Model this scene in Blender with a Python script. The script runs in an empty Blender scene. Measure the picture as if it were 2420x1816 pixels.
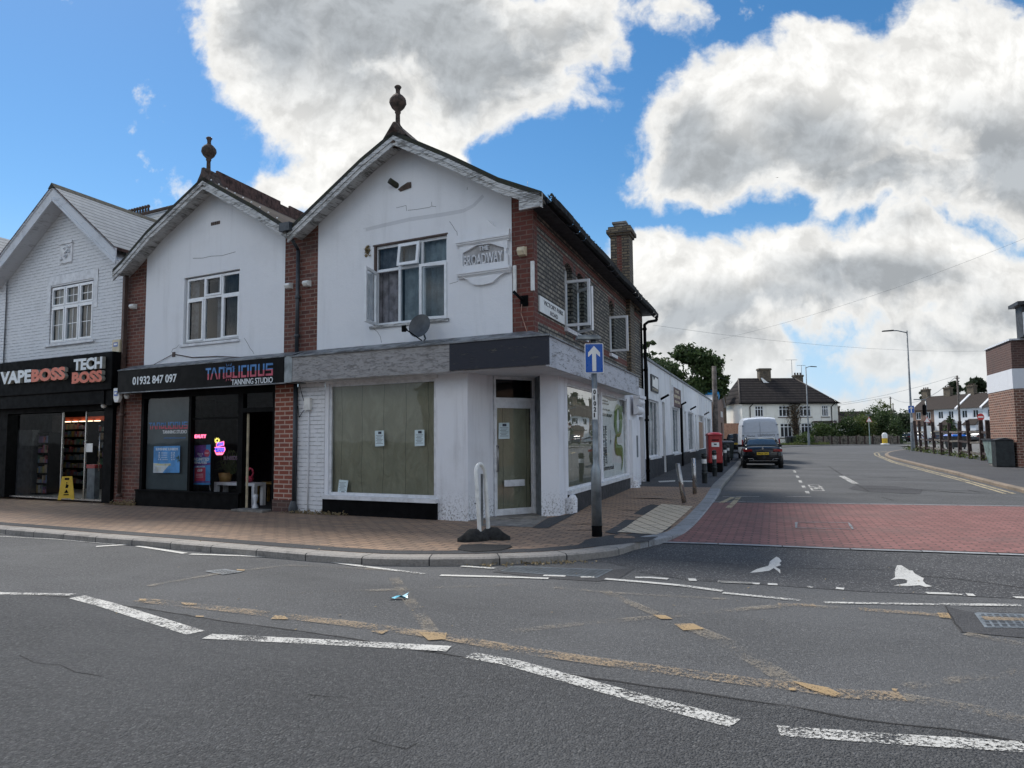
import bpy, math, random
from mathutils import Vector, Matrix
from mathutils.geometry import tessellate_polygon
R=math.radians
random.seed(11)
SC=bpy.context.scene
COL=SC.collection
# ---------------------------------------------------------------- camera
CH=1.62
PITCH=math.atan(132/1690); ROLL=0.009
cam_d=bpy.data.cameras.new("camera"); cam=bpy.data.objects.new("camera",cam_d); COL.objects.link(cam)
fw=Vector((0,math.cos(PITCH),math.sin(PITCH))); r0=Vector((1,0,0)); u0=r0.cross(fw)
cr=r0*math.cos(ROLL)-u0*math.sin(ROLL); cu=r0*math.sin(ROLL)+u0*math.cos(ROLL)
cam.matrix_world=Matrix(((cr.x,cu.x,-fw.x,0),(cr.y,cu.y,-fw.y,0),(cr.z,cu.z,-fw.z,CH),(0,0,0,1)))
cam_d.sensor_fit='HORIZONTAL'; cam_d.sensor_width=36; cam_d.lens=36*1690/2420
cam_d.clip_end=3000; cam_d.clip_start=.05
SC.camera=cam
def ray(x,y): return fw*1690+cr*(x-1210)-cu*(y-908)      # source-photo pixel -> direction
# ---------------------------------------------------------------- exposure
SC.view_settings.view_transform='Standard'; SC.view_settings.look='None'
SC.view_settings.exposure=1.34; SC.view_settings.gamma=1
SC.render.film_transparent=False
SC.cycles.max_bounces=6; SC.cycles.transparent_max_bounces=12
# ---------------------------------------------------------------- node helper
class N:
    dim='3D'
    def __init__(s,nt): s.t=nt; nt.nodes.clear()
    def n(s,ty,**k):
        o=s.t.nodes.new(ty)
        for a,b in k.items(): setattr(o,a,b)
        return o
    def l(s,a,b): s.t.links.new(a,b)
    def put(s,sock,v):
        if isinstance(v,bpy.types.NodeSocket): s.l(v,sock)
        elif v is not None:
            if isinstance(v,(tuple,list)) and len(v)==3 and sock.type=='RGBA': v=(*v,1)
            sock.default_value=v
    def m(s,op,a,b=None,c=None,clamp=False):
        o=s.n('ShaderNodeMath',operation=op); o.use_clamp=clamp
        s.put(o.inputs[0],a); s.put(o.inputs[1],b)
        if c is not None: s.put(o.inputs[2],c)
        return o.outputs[0]
    def v(s,op,a,b=None):
        o=s.n('ShaderNodeVectorMath',operation=op); s.put(o.inputs[0],a); s.put(o.inputs[1],b)
        return o.outputs['Value'] if op in('LENGTH','DOT_PRODUCT','DISTANCE') else o.outputs[0]
    def mix(s,f,a,b,mode='MIX'):
        o=s.n('ShaderNodeMix',data_type='RGBA',blend_type=mode); s.put(o.inputs[0],f); s.put(o.inputs[6],a); s.put(o.inputs[7],b)
        return o.outputs[2]
    def noise(s,vec,sc,det=4,ro=.55,dist=0,out=0):
        o=s.n('ShaderNodeTexNoise',noise_dimensions=s.dim); s.put(o.inputs['Vector'],vec); o.inputs['Scale'].default_value=sc
        o.inputs['Detail'].default_value=det; o.inputs['Roughness'].default_value=ro; o.inputs['Distortion'].default_value=dist
        return o.outputs[out]
    def voro(s,vec,sc,feat='F1'):
        o=s.n('ShaderNodeTexVoronoi',feature=feat,voronoi_dimensions=s.dim); s.put(o.inputs['Vector'],vec); o.inputs['Scale'].default_value=sc
        return o
    def ss(s,x,a,b,lo=0.,hi=1.):
        o=s.n('ShaderNodeMapRange',interpolation_type='SMOOTHSTEP'); s.put(o.inputs[0],x)
        for i,q in enumerate((a,b,lo,hi)): s.put(o.inputs[i+1],q)
        return o.outputs[0]
    def lin(s,x,a,b,lo=0.,hi=1.):
        o=s.n('ShaderNodeMapRange'); s.put(o.inputs[0],x)
        for i,q in enumerate((a,b,lo,hi)): s.put(o.inputs[i+1],q)
        return o.outputs[0]
    def xyz(s,v):
        o=s.n('ShaderNodeSeparateXYZ'); s.put(o.inputs[0],v); return o.outputs
    def comb(s,x,y,z):
        o=s.n('ShaderNodeCombineXYZ'); s.put(o.inputs[0],x); s.put(o.inputs[1],y); s.put(o.inputs[2],z); return o.outputs[0]
# ---------------------------------------------------------------- world: sky and clouds
SUN_EL,SUN_AZ=R(50),R(-38)         # azimuth from +Y (view) towards +X
W=bpy.data.worlds.new("World"); SC.world=W; W.use_nodes=True
def world():
    q=N(W.node_tree); q.dim='2D'
    sky=q.n('ShaderNodeTexSky',sky_type='NISHITA'); sky.sun_disc=False; sky.sun_elevation=SUN_EL; sky.sun_rotation=SUN_AZ
    sky.altitude=0; sky.air_density=1.0; sky.dust_density=.15; sky.ozone_density=1.4
    tc=q.n('ShaderNodeTexCoord').outputs['Generated']
    x,y,z=q.xyz(tc)
    ys=q.m('MAXIMUM',y,.12)
    u=q.m('DIVIDE',x,ys); v=q.m('DIVIDE',z,ys)
    p=q.comb(u,v,0.)
    # domain warp
    wn=q.n('ShaderNodeTexNoise',noise_dimensions='2D'); q.put(wn.inputs['Vector'],p); wn.inputs['Scale'].default_value=5; wn.inputs['Detail'].default_value=6; wn.inputs['Roughness'].default_value=.54
    warp=q.v('MULTIPLY',q.v('SUBTRACT',wn.outputs['Color'],(.5,.5,.5)),(.17,.14,0))
    pw=q.v('ADD',p,warp)
    def D(X,Y):
        d=ray(X*1.094,Y*1.094); return d.x/d.y,d.z/d.y
    def field(bl,src,k=None):
        acc=None
        for X,Y,rx,ry in bl:
            cx,cy=D(X,Y)
            d=q.v('LENGTH',q.v('MULTIPLY',q.v('SUBTRACT',src,(cx,cy,0)),(1545/rx,1545/ry,0)))
            f=q.m('SUBTRACT',1.,d)
            f=q.m('MULTIPLY',f,k or min(rx,ry)/200)
            if acc is None: acc=f
            else:
                o=q.n('ShaderNodeMath',operation='SMOOTH_MAX'); q.put(o.inputs[0],acc); q.put(o.inputs[1],f); o.inputs[2].default_value=.12; acc=o.outputs[0]
        return acc
    clouds=[(640,60,210,200),(860,70,330,160),(1040,120,220,140),(1180,50,150,120),(590,190,130,130),(740,200,180,130),(790,350,150,95),(900,340,110,80),(640,410,110,50),(1050,200,190,90),(1440,20,60,35),
            (1570,280,180,170),(1800,240,220,190),(2080,170,240,170),(1500,370,150,90),(1900,360,330,100),(2250,300,250,220),(1440,250,80,60),
            (1500,640,170,110),(1750,610,230,130),(1980,590,190,130),(1400,590,140,90),(2150,640,200,120),(1560,770,200,80),(2030,760,220,70),(1450,740,120,100),(2250,760,160,110),(1400,800,150,90),(1750,880,500,75),(2250,880,250,60)]
    F=field(clouds,pw)
    n1=q.noise(pw,8,7,.56); n0=q.noise(pw,5,3,.5)
    F2=q.m('ADD',F,q.m('MULTIPLY',q.m('SUBTRACT',n1,.5),.8))
    # small wisps in the blue
    wz=q.noise(q.v('ADD',p,(3.1,7.7,0)),6,6,.62)
    wisps=q.ss(wz,.64,.76,0,.75)
    nf=q.noise(p,34,5,.6); F2=q.m('ADD',F2,q.m('MULTIPLY',q.m('SUBTRACT',nf,.5),.22))
    dens=q.ss(F2,-.15,.10)
    # relief: compare the cloud noise with itself shifted towards the sun
    pm=q.v('ADD',p,q.v('MULTIPLY',warp,(.45,.45,0)))
    rel=q.m('SUBTRACT',q.noise(pm,9,6,.58),q.noise(q.v('ADD',pm,(-.008,.020,0)),9,6,.58))
    rel2=q.m('SUBTRACT',q.noise(pm,26,4,.55),q.noise(q.v('ADD',pm,(-.003,.008,0)),26,4,.55))
    rel=q.m('ADD',rel,q.m('MULTIPLY',rel2,.28))
    grey=field([(850,70,360,190),(1080,150,250,130),(600,70,130,150),(1290,90,130,90),
                (1900,385,380,110),(1560,360,200,90),(2150,350,240,140),(1490,300,90,90),(1750,300,140,90),
                (1700,690,350,75),(2040,700,280,75),(1480,690,130,45),(1900,610,230,60)],pm,.8)
    G2=q.ss(q.m('ADD',grey,q.m('MULTIPLY',q.m('SUBTRACT',n0,.5),.32)),-.42,.50)
    edge=q.ss(F2,.02,.42)
    g=q.m('MULTIPLY',G2,edge)
    big=q.noise(p,2.2,3)
    gg=q.mix(big,(.44,.475,.515),(.54,.57,.59))
    ccol=q.mix(g,(1.0,.995,.97),gg)
    lt=q.m('ADD',1.,q.m('MULTIPLY',q.lin(rel,-.12,.12,-.15,.15),q.ss(F2,-.05,.25)))
    ccol=q.mix(1.,ccol,q.comb(lt,lt,lt),'MULTIPLY')
    hz=q.ss(v,.0,.2,1,0)                                # low, far cloud is softer
    ccol=q.mix(q.m('MULTIPLY',hz,.55),ccol,(.62,.69,.76))
    # sky behind the camera and overhead: broken cloud
    q.dim='3D'; bn=q.noise(tc,2.6,4,.58); q.dim='2D'
    back=q.ss(bn,.50,.62)
    isf=q.ss(y,.12,.3)
    cov=q.m('ADD',q.m('MULTIPLY',q.m('MAXIMUM',dens,wisps),isf),q.m('MULTIPLY',back,q.m('SUBTRACT',1.,isf)),clamp=True)
    bcol=q.mix(q.ss(bn,.60,.80),(2.2,2.2,2.17),(1.1,1.15,1.2))     # cloud facing the sun is far brighter than cloud lit from behind; raised here, out of view, to brighten the shaded fronts
    low=q.ss(z,-.02,.16,1,0); bcol=q.mix(low,bcol,(.75,.82,.90)); cov=q.m('MAXIMUM',cov,q.m('MULTIPLY',low,q.m('SUBTRACT',1.,isf)))
    ccol=q.mix(isf,bcol,ccol)
    hs=q.n('ShaderNodeHueSaturation'); hs.inputs['Saturation'].default_value=SKY_SAT; hs.inputs['Hue'].default_value=.497; hs.inputs['Value'].default_value=SKY_VAL; q.put(hs.inputs['Color'],sky.outputs[0])
    skyc=q.mix(q.m('MULTIPLY',q.ss(z,-.02,.30,1,0),.85),hs.outputs[0],(1.9,2.75,3.9))     # pale damp air near the horizon
    # physical sky radiance is about ten times display range: bring the cloud to the same scale
    cc=q.mix(1.,ccol,(CLOUD,CLOUD,CLOUD),'MULTIPLY')
    out=q.mix(cov,skyc,cc)
    bg=q.n('ShaderNodeBackground'); q.put(bg.inputs[0],out); bg.inputs[1].default_value=SKY_ST
    o=q.n('ShaderNodeOutputWorld'); q.l(bg.outputs[0],o.inputs[0])
SKY_ST=.10; SKY_SAT=1.32; SKY_VAL=.50; CLOUD=3.65
world()
W.cycles.sampling_method='MANUAL'; W.cycles.sample_map_resolution=512
sl=bpy.data.lights.new("sun",'SUN'); sun=bpy.data.objects.new("sun",sl); COL.objects.link(sun)
sl.energy=1.8; sl.angle=R(14); sl.color=(1,.95,.88)
sd_=Vector((math.sin(SUN_AZ)*math.cos(SUN_EL),math.cos(SUN_AZ)*math.cos(SUN_EL),math.sin(SUN_EL)))
sun.rotation_euler=sd_.to_track_quat('Z','Y').to_euler()
# ---------------------------------------------------------------- materials
MATS={}
def newmat(name):
    m=bpy.data.materials.new(name); m.use_nodes=True; q=N(m.node_tree)
    b=q.n('ShaderNodeBsdfPrincipled'); o=q.n('ShaderNodeOutputMaterial'); q.l(b.outputs[0],o.inputs[0])
    MATS[name]=m
    return m,q,b,o
def P(q,b,col=None,rough=.7,metal=0,spec=None,alpha=None):
    q.put(b.inputs['Base Color'],col); q.put(b.inputs['Roughness'],rough); q.put(b.inputs['Metallic'],metal)
    if spec is not None: q.put(b.inputs['Specular IOR Level'],spec)
    if alpha is not None: q.put(b.inputs['Alpha'],alpha)
def bump(q,b,h,dist=.01,st=1.):
    o=q.n('ShaderNodeBump'); o.inputs['Strength'].default_value=st; o.inputs['Distance'].default_value=dist
    q.put(o.inputs['Height'],h); q.l(o.outputs[0],b.inputs['Normal'])
def pos(q): return q.n('ShaderNodeNewGeometry').outputs['Position']
def uv(q): return q.n('ShaderNodeUVMap').outputs[0]
def simple(name,col,rough=.6,metal=0,var=.12,sc=6,bd=0,spec=None,col2=None):
    """a plain surface with a little wear: colour noise and fine bump"""
    m,q,b,o=newmat(name)
    n=q.noise(pos(q),sc,5,.6)
    c2=col2 or tuple(c*(1-var*2.2) for c in col)
    c=q.mix(q.ss(n,.35,.7),tuple(min(1,x*(1+var)) for x in col),c2)
    r=q.lin(n,.3,.7,max(.02,rough-.08),min(1,rough+.08))
    P(q,b,c,r,metal,spec)
    if bd: bump(q,b,q.noise(pos(q),sc*12,4,.6),bd)
    return m
def brickmat(name,cols,mortar,bw=.225,rh=.075,mw=.011,off=.5,rough=.85,dirt=.35,dirtc=(.05,.045,.04),bd=.006,soft=.1,big=1.3,efflo=0,rot=None):
    m,q,b,o=newmat(name); t=uv(q); p=pos(q)
    if rot is not None:
        vr=q.n('ShaderNodeVectorRotate',rotation_type='Z_AXIS'); q.put(vr.inputs['Vector'],t); vr.inputs['Angle'].default_value=rot; t=vr.outputs[0]
    wob=q.v('MULTIPLY',q.v('SUBTRACT',q.noise(p,9,3,.6,out=1),(.5,.5,.5)),(.008,.008,0))
    tw=q.v('ADD',t,wob)
    br=q.n('ShaderNodeTexBrick'); br.offset=off; q.put(br.inputs['Vector'],tw)
    for k,v in (('Scale',1),('Mortar Size',mw),('Mortar Smooth',soft),('Brick Width',bw),('Row Height',rh),('Bias',0)): br.inputs[k].default_value=v
    br.inputs['Color1'].default_value=(0,0,0,1); br.inputs['Color2'].default_value=(1,1,1,1); br.inputs['Mortar'].default_value=(.5,.5,.5,1)
    rnd=q.xyz(br.outputs['Color'])[0]
    # the per-brick shade also varies in patches
    rp=q.n('ShaderNodeValToRGB'); q.put(rp.inputs[0],q.m('ADD',q.m('MULTIPLY',rnd,.75),q.m('MULTIPLY',q.noise(p,23,2),.3)))
    e=rp.color_ramp.elements
    for i,cc in enumerate(cols):
        x=i/(len(cols)-1)
        if i==0: el=e[0]
        elif i==len(cols)-1: el=e[-1]
        else: el=e.new(x)
        el.position=x; el.color=(*cc,1)
    c=q.mix(br.outputs['Fac'],rp.outputs[0],mortar)
    d=q.m('MULTIPLY',q.ss(q.noise(p,big,6,.65),.45,.75),dirt)
    c=q.mix(d,c,dirtc)
    if efflo: c=q.mix(q.m('MULTIPLY',q.ss(q.noise(q.v('ADD',p,(9,3,1)),1.1,6,.7),.55,.8),efflo),c,(.6,.57,.52))
    fine=q.noise(p,90,3,.6)
    c=q.mix(.25,c,q.mix(fine,(.3,.3,.3),(.75,.75,.75)),'OVERLAY')
    P(q,b,c,rough)
    h=q.m('ADD',q.m('MULTIPLY',br.outputs['Fac'],-1.),q.m('MULTIPLY',fine,.35))
    bump(q,b,h,bd)
    return m
def m_render(name,col,dirtc,dirt=.5,foot=0,pock=.0):
    m,q,b,o=newmat(name); p=pos(q)
    st=q.v('MULTIPLY',p,(2.2,2.2,.22))
    n=q.noise(st,1.3,7,.62); n2=q.noise(p,.9,5,.6)
    c=q.mix(q.m('MULTIPLY',q.ss(n,.5,.78),dirt),col,dirtc)
    c=q.mix(q.m('MULTIPLY',q.ss(n2,.5,.7),dirt*.35),c,dirtc)
    if foot:    # splashed, flaked band near the pavement
        z=q.xyz(p)[2]; f=q.m('MULTIPLY',q.ss(z,.15,.75,1,0),q.ss(q.noise(p,26,5,.7),.5,.62))
        c=q.mix(q.m('MULTIPLY',f,foot),c,(.10,.085,.075))
    sp=q.m('MULTIPLY',q.ss(q.noise(p,14,6,.75),.68,.73),pock+.25)
    c=q.mix(sp,c,tuple(x*.5 for x in dirtc))
    P(q,b,c,.82); bump(q,b,q.m('ADD',q.noise(p,55,5,.65),q.m('MULTIPLY',q.noise(p,5,3),1.5)),.006)
    return m
def m_whitebrick(name):
    m,q,b,o=newmat(name); t=uv(q); p=pos(q)
    wob=q.v('MULTIPLY',q.v('SUBTRACT',q.noise(p,7,3,.6,out=1),(.5,.5,.5)),(.012,.014,0)); tw=q.v('ADD',t,wob)
    br=q.n('ShaderNodeTexBrick'); q.put(br.inputs['Vector'],tw)
    for k,v in (('Scale',1),('Mortar Size',.009),('Mortar Smooth',.3),('Brick Width',.225),('Row Height',.09)): br.inputs[k].default_value=v
    # bed joints that the paint did not bridge read as dark, broken lines
    vv=q.m('FRACT',q.m('DIVIDE',q.xyz(tw)[1],.09)); bed=q.m('LESS_THAN',q.m('ABSOLUTE',q.m('SUBTRACT',vv,.02)),.10)
    brk=q.ss(q.noise(q.v('MULTIPLY',p,(1,1,3)),5,4,.6),.44,.54)
    line=q.m('MULTIPLY',bed,brk)
    n=q.noise(p,1.2,6,.6)
    c=q.mix(q.m('MULTIPLY',q.ss(n,.5,.75),.3),(.70,.71,.73),(.45,.46,.47))
    c=q.mix(q.m('MULTIPLY',line,.8),c,(.10,.105,.11)); c=q.mix(q.m('MULTIPLY',br.outputs['Fac'],.12),c,(.3,.3,.3))
    P(q,b,c,.6); bump(q,b,q.m('ADD',q.m('MULTIPLY',br.outputs['Fac'],-1),q.m('MULTIPLY',q.noise(p,40,4),.4)),.012)
    return m
def m_asphalt(name,base,light,sc=1.,rough=.9,spk=.5,bd=.006,patch=.25):
    m,q,b,o=newmat(name); p=pos(q)
    v=q.voro(p,95*sc); vc=q.xyz(v.outputs['Color'])[0]
    n=q.noise(p,38*sc,5,.7); big=q.noise(p,.45,6,.6); mid=q.noise(q.v('MULTIPLY',p,(.6,2.2,1)),1.6,5,.65)
    c=q.mix(q.ss(n,.35,.7),tuple(x*.62 for x in base),tuple(x*1.25 for x in base))
    c=q.mix(q.m('MULTIPLY',q.ss(vc,.86,.96),spk),c,light)
    c=q.mix(q.m('MULTIPLY',q.ss(big,.4,.68),patch),c,tuple(x*1.5 for x in base))
    c=q.mix(q.m('MULTIPLY',q.ss(mid,.52,.8),patch),c,tuple(x*.55 for x in base))
    rv=q.n('ShaderNodeVectorRotate',rotation_type='Z_AXIS'); q.put(rv.inputs['Vector'],p); rv.inputs['Angle'].default_value=-math.atan2(Fa.y,Fa.x)
    ln=q.noise(q.v('MULTIPLY',rv.outputs[0],(.07,.9,1)),1.,4,.55)      # tyre-polished and dusty lanes along the road
    c=q.mix(q.m('MULTIPLY',q.ss(ln,.5,.72),.34),c,tuple(x*1.55 for x in base)); c=q.mix(q.m('MULTIPLY',q.ss(ln,.48,.28),.30),c,tuple(x*.6 for x in base))
    st=q.noise(p,1.15,3,.5); c=q.mix(q.m('MULTIPLY',q.ss(st,.66,.74),.35),c,tuple(x*.45 for x in base))
    P(q,b,c,rough,spec=.35)
    bump(q,b,q.m('ADD',q.m('MULTIPLY',v.outputs['Distance'],-1.2),n),bd)
    return m
def m_paint(name,col,cover,sc=1.,edge=.16,al=1.):
    """worn road paint: the binder has gone from the high aggregate, so the road shows through in specks"""
    m,q,b,o=newmat(name); p=pos(q)
    n=q.noise(p,55*sc,4,.75); n2=q.noise(p,2.1,4,.6)
    a=q.ss(q.m('ADD',n,q.m('MULTIPLY',q.m('SUBTRACT',n2,.5),edge*3)),1-cover-.05,1-cover+.07,0,al)
    c=q.mix(q.noise(p,7,4),col,tuple(x*.72 for x in col))
    P(q,b,c,.75,alpha=a); return m
def m_glass(name,tint=(.9,.95,.93),dark=0.,refl=1.,rough=.0):
    m,q,b,o=newmat(name); t=q.n('ShaderNodeBsdfTransparent'); t.inputs[0].default_value=(*tint,1)
    gl=q.n('ShaderNodeBsdfGlossy'); gl.inputs['Roughness'].default_value=rough; gl.inputs[0].default_value=(1,1,1,1)
    fr=q.n('ShaderNodeFresnel'); fr.inputs[0].default_value=1.5
    w=q.v('MULTIPLY',q.v('SUBTRACT',q.noise(pos(q),1.1,2,out=1),(.5,.5,.5)),(.02,.02,.02))
    nn=q.v('NORMALIZE',q.v('ADD',q.n('ShaderNodeNewGeometry').outputs['Normal'],w)); q.l(nn,gl.inputs['Normal'])
    mx=q.n('ShaderNodeMixShader'); q.put(mx.inputs[0],q.m('MULTIPLY',fr.outputs[0],1.7*refl,clamp=True)); q.l(t.outputs[0],mx.inputs[1]); q.l(gl.outputs[0],mx.inputs[2])
    q.l(mx.outputs[0],o.inputs[0]); return m
def m_emit(name,col,st):
    m,q,b,o=newmat(name); e=q.n('ShaderNodeEmission'); e.inputs[0].default_value=(*col,1); e.inputs[1].default_value=st; q.l(e.outputs[0],o.inputs[0]); return m
def m_timber(name,paint,bare,peel=.5,fine=1.):
    """painted timber that is flaking along the grain"""
    m,q,b,o=newmat(name); t=uv(q); p=pos(q)
    g=q.noise(q.v('MULTIPLY',t,(2.2*fine,26*fine,1)),2.2,6,.65); g2=q.noise(q.v('MULTIPLY',t,(1.1*fine,5*fine,1)),1.4,5,.6)
    k=q.ss(q.m('ADD',g,q.m('MULTIPLY',g2,.6)),.95-peel*.32,1.03-peel*.26)
    c=q.mix(k,paint,q.mix(g,tuple(x*.5 for x in bare),bare))
    c=q.mix(q.m('MULTIPLY',q.ss(q.noise(p,2,6,.7),.5,.8),.35),c,(.09,.09,.08))
    P(q,b,c,.8); bump(q,b,q.m('ADD',q.m('MULTIPLY',k,-1),g),.006); return m
def m_tile(name,c1,c2,row=.25,wid=.2,line=(.05,.05,.05),lw=.12,moss=0,rough=.7,bd=.03,bond=.5):
    m,q,b,o=newmat(name); t=uv(q); p=pos(q)
    x,y,_=q.xyz(t); wv=q.m('MULTIPLY',q.m('SUBTRACT',q.noise(p,3,3),.5),.05)
    fy=q.m('FRACT',q.m('DIVIDE',q.m('ADD',y,wv),row)); ln=q.ss(fy,.0,lw,1,0)
    br=q.n('ShaderNodeTexBrick'); q.put(br.inputs['Vector'],t); br.offset=bond
    for k,v in (('Scale',1),('Mortar Size',.006),('Mortar Smooth',.2),('Brick Width',wid),('Row Height',row)): br.inputs[k].default_value=v
    br.inputs['Color1'].default_value=(0,0,0,1); br.inputs['Color2'].default_value=(1,1,1,1)
    c=q.mix(q.m('ADD',q.m('MULTIPLY',q.xyz(br.outputs['Color'])[0],.5),q.m('MULTIPLY',q.noise(p,3,5,.65),.5)),c1,c2)
    c=q.mix(q.m('MULTIPLY',br.outputs['Fac'],.55),c,line); c=q.mix(q.m('MULTIPLY',ln,.9),c,line)
    if moss: c=q.mix(q.m('MULTIPLY',q.ss(q.noise(p,6,6,.7),.5,.62),moss),c,(.05,.075,.02))
    P(q,b,c,rough,spec=.12); bump(q,b,q.m('ADD',fy,q.m('MULTIPLY',q.noise(p,30,3),.1)),bd); return m
def m_leaf(name,a,bcol,c3=None):
    m,q,b,o=newmat(name); p=pos(q)
    rn=q.voro(p,7).outputs['Color']; r=q.xyz(rn)[0]
    c=q.mix(q.m('ADD',q.m('MULTIPLY',r,.6),q.m('MULTIPLY',q.noise(p,.8,3),.4)),a,bcol)
    if c3: c=q.mix(q.ss(q.xyz(rn)[1],.8,.9),c,c3)
    P(q,b,c,.55,spec=.3)
    tr=q.n('ShaderNodeBsdfTranslucent'); q.put(tr.inputs[0],c); mx=q.n('ShaderNodeMixShader'); mx.inputs[0].default_value=.3
    q.l(b.outputs[0],mx.inputs[1]); q.l(tr.outputs[0],mx.inputs[2]); q.l(mx.outputs[0],o.inputs[0]); return m
O=Vector((-1.4387,13.8905)); Fa=Vector((.882,-.4712)).normalized(); Fn=Vector((Fa.y,-Fa.x))      # the row of shops facing the main road
M=MATS
m_render('render_white',(.76,.77,.79),(.42,.42,.42),.26)
m_render('render_shop',(.76,.77,.80),(.36,.35,.35),.5,foot=.8)
m_render('render_cream',(.82,.80,.73),(.42,.38,.31),.5)
m_render('render_row',(.76,.77,.78),(.30,.30,.30),.6)
m_render('render_dark',(.030,.031,.036),(.06,.06,.06),.6)
m_render('grey_band',(.62,.63,.65),(.4,.4,.4),.3)
m_whitebrick('white_brick')
brickmat('red_brick',[(.055,.024,.02),(.115,.038,.028),(.17,.06,.04),(.08,.028,.023)],(.20,.145,.12),dirt=.65,efflo=.15,rh=.09,bw=.26)
brickmat('red_brick_clean',[(.20,.05,.03),(.26,.075,.045),(.17,.045,.03)],(.45,.33,.27),rh=.1,bw=.3,mw=.014,dirt=.2)
brickmat('bright_red_brick',[(.085,.028,.022),(.16,.042,.028),(.12,.033,.025)],(.17,.10,.08),dirt=.5,rh=.09,bw=.26)
brickmat('stock_brick',[(.17,.15,.115),(.30,.27,.215),(.12,.11,.095),(.24,.22,.18)],(.035,.033,.03),mw=.018,dirt=.45,dirtc=(.06,.06,.055),rh=.085,bw=.25,bd=.012)
brickmat('brown_brick',[(.12,.05,.035),(.20,.08,.05),(.09,.04,.03),(.16,.065,.04)],(.34,.25,.19),dirt=.25,mw=.016,bw=.27,rh=.11)
brickmat('dark_band_brick',[(.07,.035,.03),(.10,.05,.04),(.055,.03,.026)],(.13,.09,.075),dirt=.3,mw=.014,bw=.27,rh=.10)
brickmat('house_brick',[(.16,.085,.06),(.22,.12,.08)],(.28,.24,.2),dirt=.3)
brickmat('chimney_brick',[(.11,.09,.065),(.22,.175,.115),(.07,.055,.045)],(.045,.04,.035),dirt=.5,rh=.09,bw=.25,mw=.016,bd=.012)
brickmat('block_paving',[(.27,.18,.12),(.34,.22,.14),(.23,.155,.105),(.38,.25,.16)],(.075,.056,.042),bw=.28,rh=.135,mw=.012,dirt=.45,dirtc=(.18,.14,.11),bd=.006,big=.6,rot=-math.atan2(Fa.y,Fa.x))
brickmat('red_paving',[(.22,.095,.082),(.27,.12,.105),(.185,.08,.07),(.245,.11,.095)],(.095,.055,.05),bw=.26,rh=.13,mw=.015,dirt=.7,dirtc=(.13,.09,.08),bd=.01,big=.5,rot=R(20))
brickmat('slab_paving',[(.14,.135,.125),(.18,.17,.155)],(.07,.065,.06),bw=.9,rh=.6,mw=.01,dirt=.5)
m_asphalt('asphalt_road',(.092,.093,.094),(.28,.28,.27),1.,spk=.35,patch=.35)
m_asphalt('asphalt_coarse',(.074,.075,.076),(.24,.24,.235),.8,spk=.28,bd=.012,patch=.35)
m_asphalt('asphalt_speckled',(.070,.070,.072),(.30,.30,.29),.8,spk=.75,bd=.008)
m_asphalt('asphalt_pavement',(.072,.072,.075),(.16,.16,.16),1.1,spk=.3)
m_asphalt('tarmac_black',(.030,.029,.028),(.08,.08,.08),1.,spk=.3)
m_asphalt('tarmac_patch',(.066,.066,.068),(.13,.13,.13),1.1,spk=.3)
m_asphalt('car_park',(.16,.155,.145),(.3,.3,.29),1.,spk=.3)
def kerb_mat(name,a,b_,js=.915):
    m,q,b,o=newmat(name); t=uv(q); p=pos(q)
    fx=q.m('FRACT',q.m('DIVIDE',q.xyz(t)[0],js)); jn=q.m('GREATER_THAN',fx,.982)
    rnd=q.n('ShaderNodeTexWhiteNoise',noise_dimensions='1D'); q.put(rnd.inputs['W'],q.m('FLOOR',q.m('DIVIDE',q.xyz(t)[0],js)))
    c=q.mix(q.ss(q.noise(p,30,5,.7),.35,.7),a,b_); c=q.mix(q.m('MULTIPLY',rnd.outputs[0],.35),c,tuple(x*.6 for x in b_))
    c=q.mix(q.m('MULTIPLY',q.ss(q.noise(p,3,6,.7),.48,.72),.6),c,(.07,.065,.06)); c=q.mix(jn,c,(.02,.02,.02))
    P(q,b,c,.85); bump(q,b,q.m('SUBTRACT',q.noise(p,40,4,.6),jn),.01); return m
kerb_mat('kerb_granite',(.33,.31,.28),(.23,.21,.19)); kerb_mat('kerb_concrete',(.25,.245,.23),(.17,.165,.155)); kerb_mat('kerb_pale',(.33,.34,.35),(.24,.25,.26)); kerb_mat('kerb_tan',(.27,.21,.15),(.18,.145,.11))
m_paint('paint_white',(.60,.59,.55),.62,edge=.08); m_paint('paint_white_worn',(.58,.57,.53),.535,edge=.16); m_paint('paint_white_faint',(.5,.5,.47),.40,edge=.3)
m_paint('paint_yellow',(.42,.29,.145),.60,edge=.2,al=.85); m_paint('paint_yellow_worn',(.42,.31,.19),.49,edge=.2,al=.65); m_paint('paint_yellow_faint',(.34,.29,.22),.46,edge=.25,al=.45); m_paint('paint_cream_line',(.55,.46,.29),.55,edge=.14,al=.9)
m_timber('timber_white',(.56,.56,.55),(.24,.235,.22),.50); m_timber('timber_clean',(.62,.64,.67),(.4,.4,.4),.15)
m_timber('fascia_grey',(.33,.32,.315),(.275,.26,.25),.4,fine=2.4); m_timber('fascia_dark',(.022,.024,.034),(.15,.14,.12),.13); m_timber('fascia_flaking',(.50,.52,.56),(.24,.24,.24),.30,fine=1.5)
m_tile('slate_pale',(.27,.28,.28),(.38,.39,.39),.27,.3,(.03,.034,.034),.26,rough=.5)
m_tile('tile_brown',(.055,.04,.035),(.10,.07,.055),.22,.17,(.02,.017,.015),.2,moss=.5)
m_tile('tile_house',(.030,.026,.025),(.052,.044,.041),.60,.3,(.004,.004,.004),.55,rough=.8,bd=.06)
m_tile('tile_terrace',(.026,.020,.018),(.042,.032,.028),.3,.3,(.03,.025,.02),.25)
m_tile('roof_corrugated',(.50,.51,.52),(.66,.67,.68),.9,.15,(.30,.30,.30),.08,rough=.7)
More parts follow.
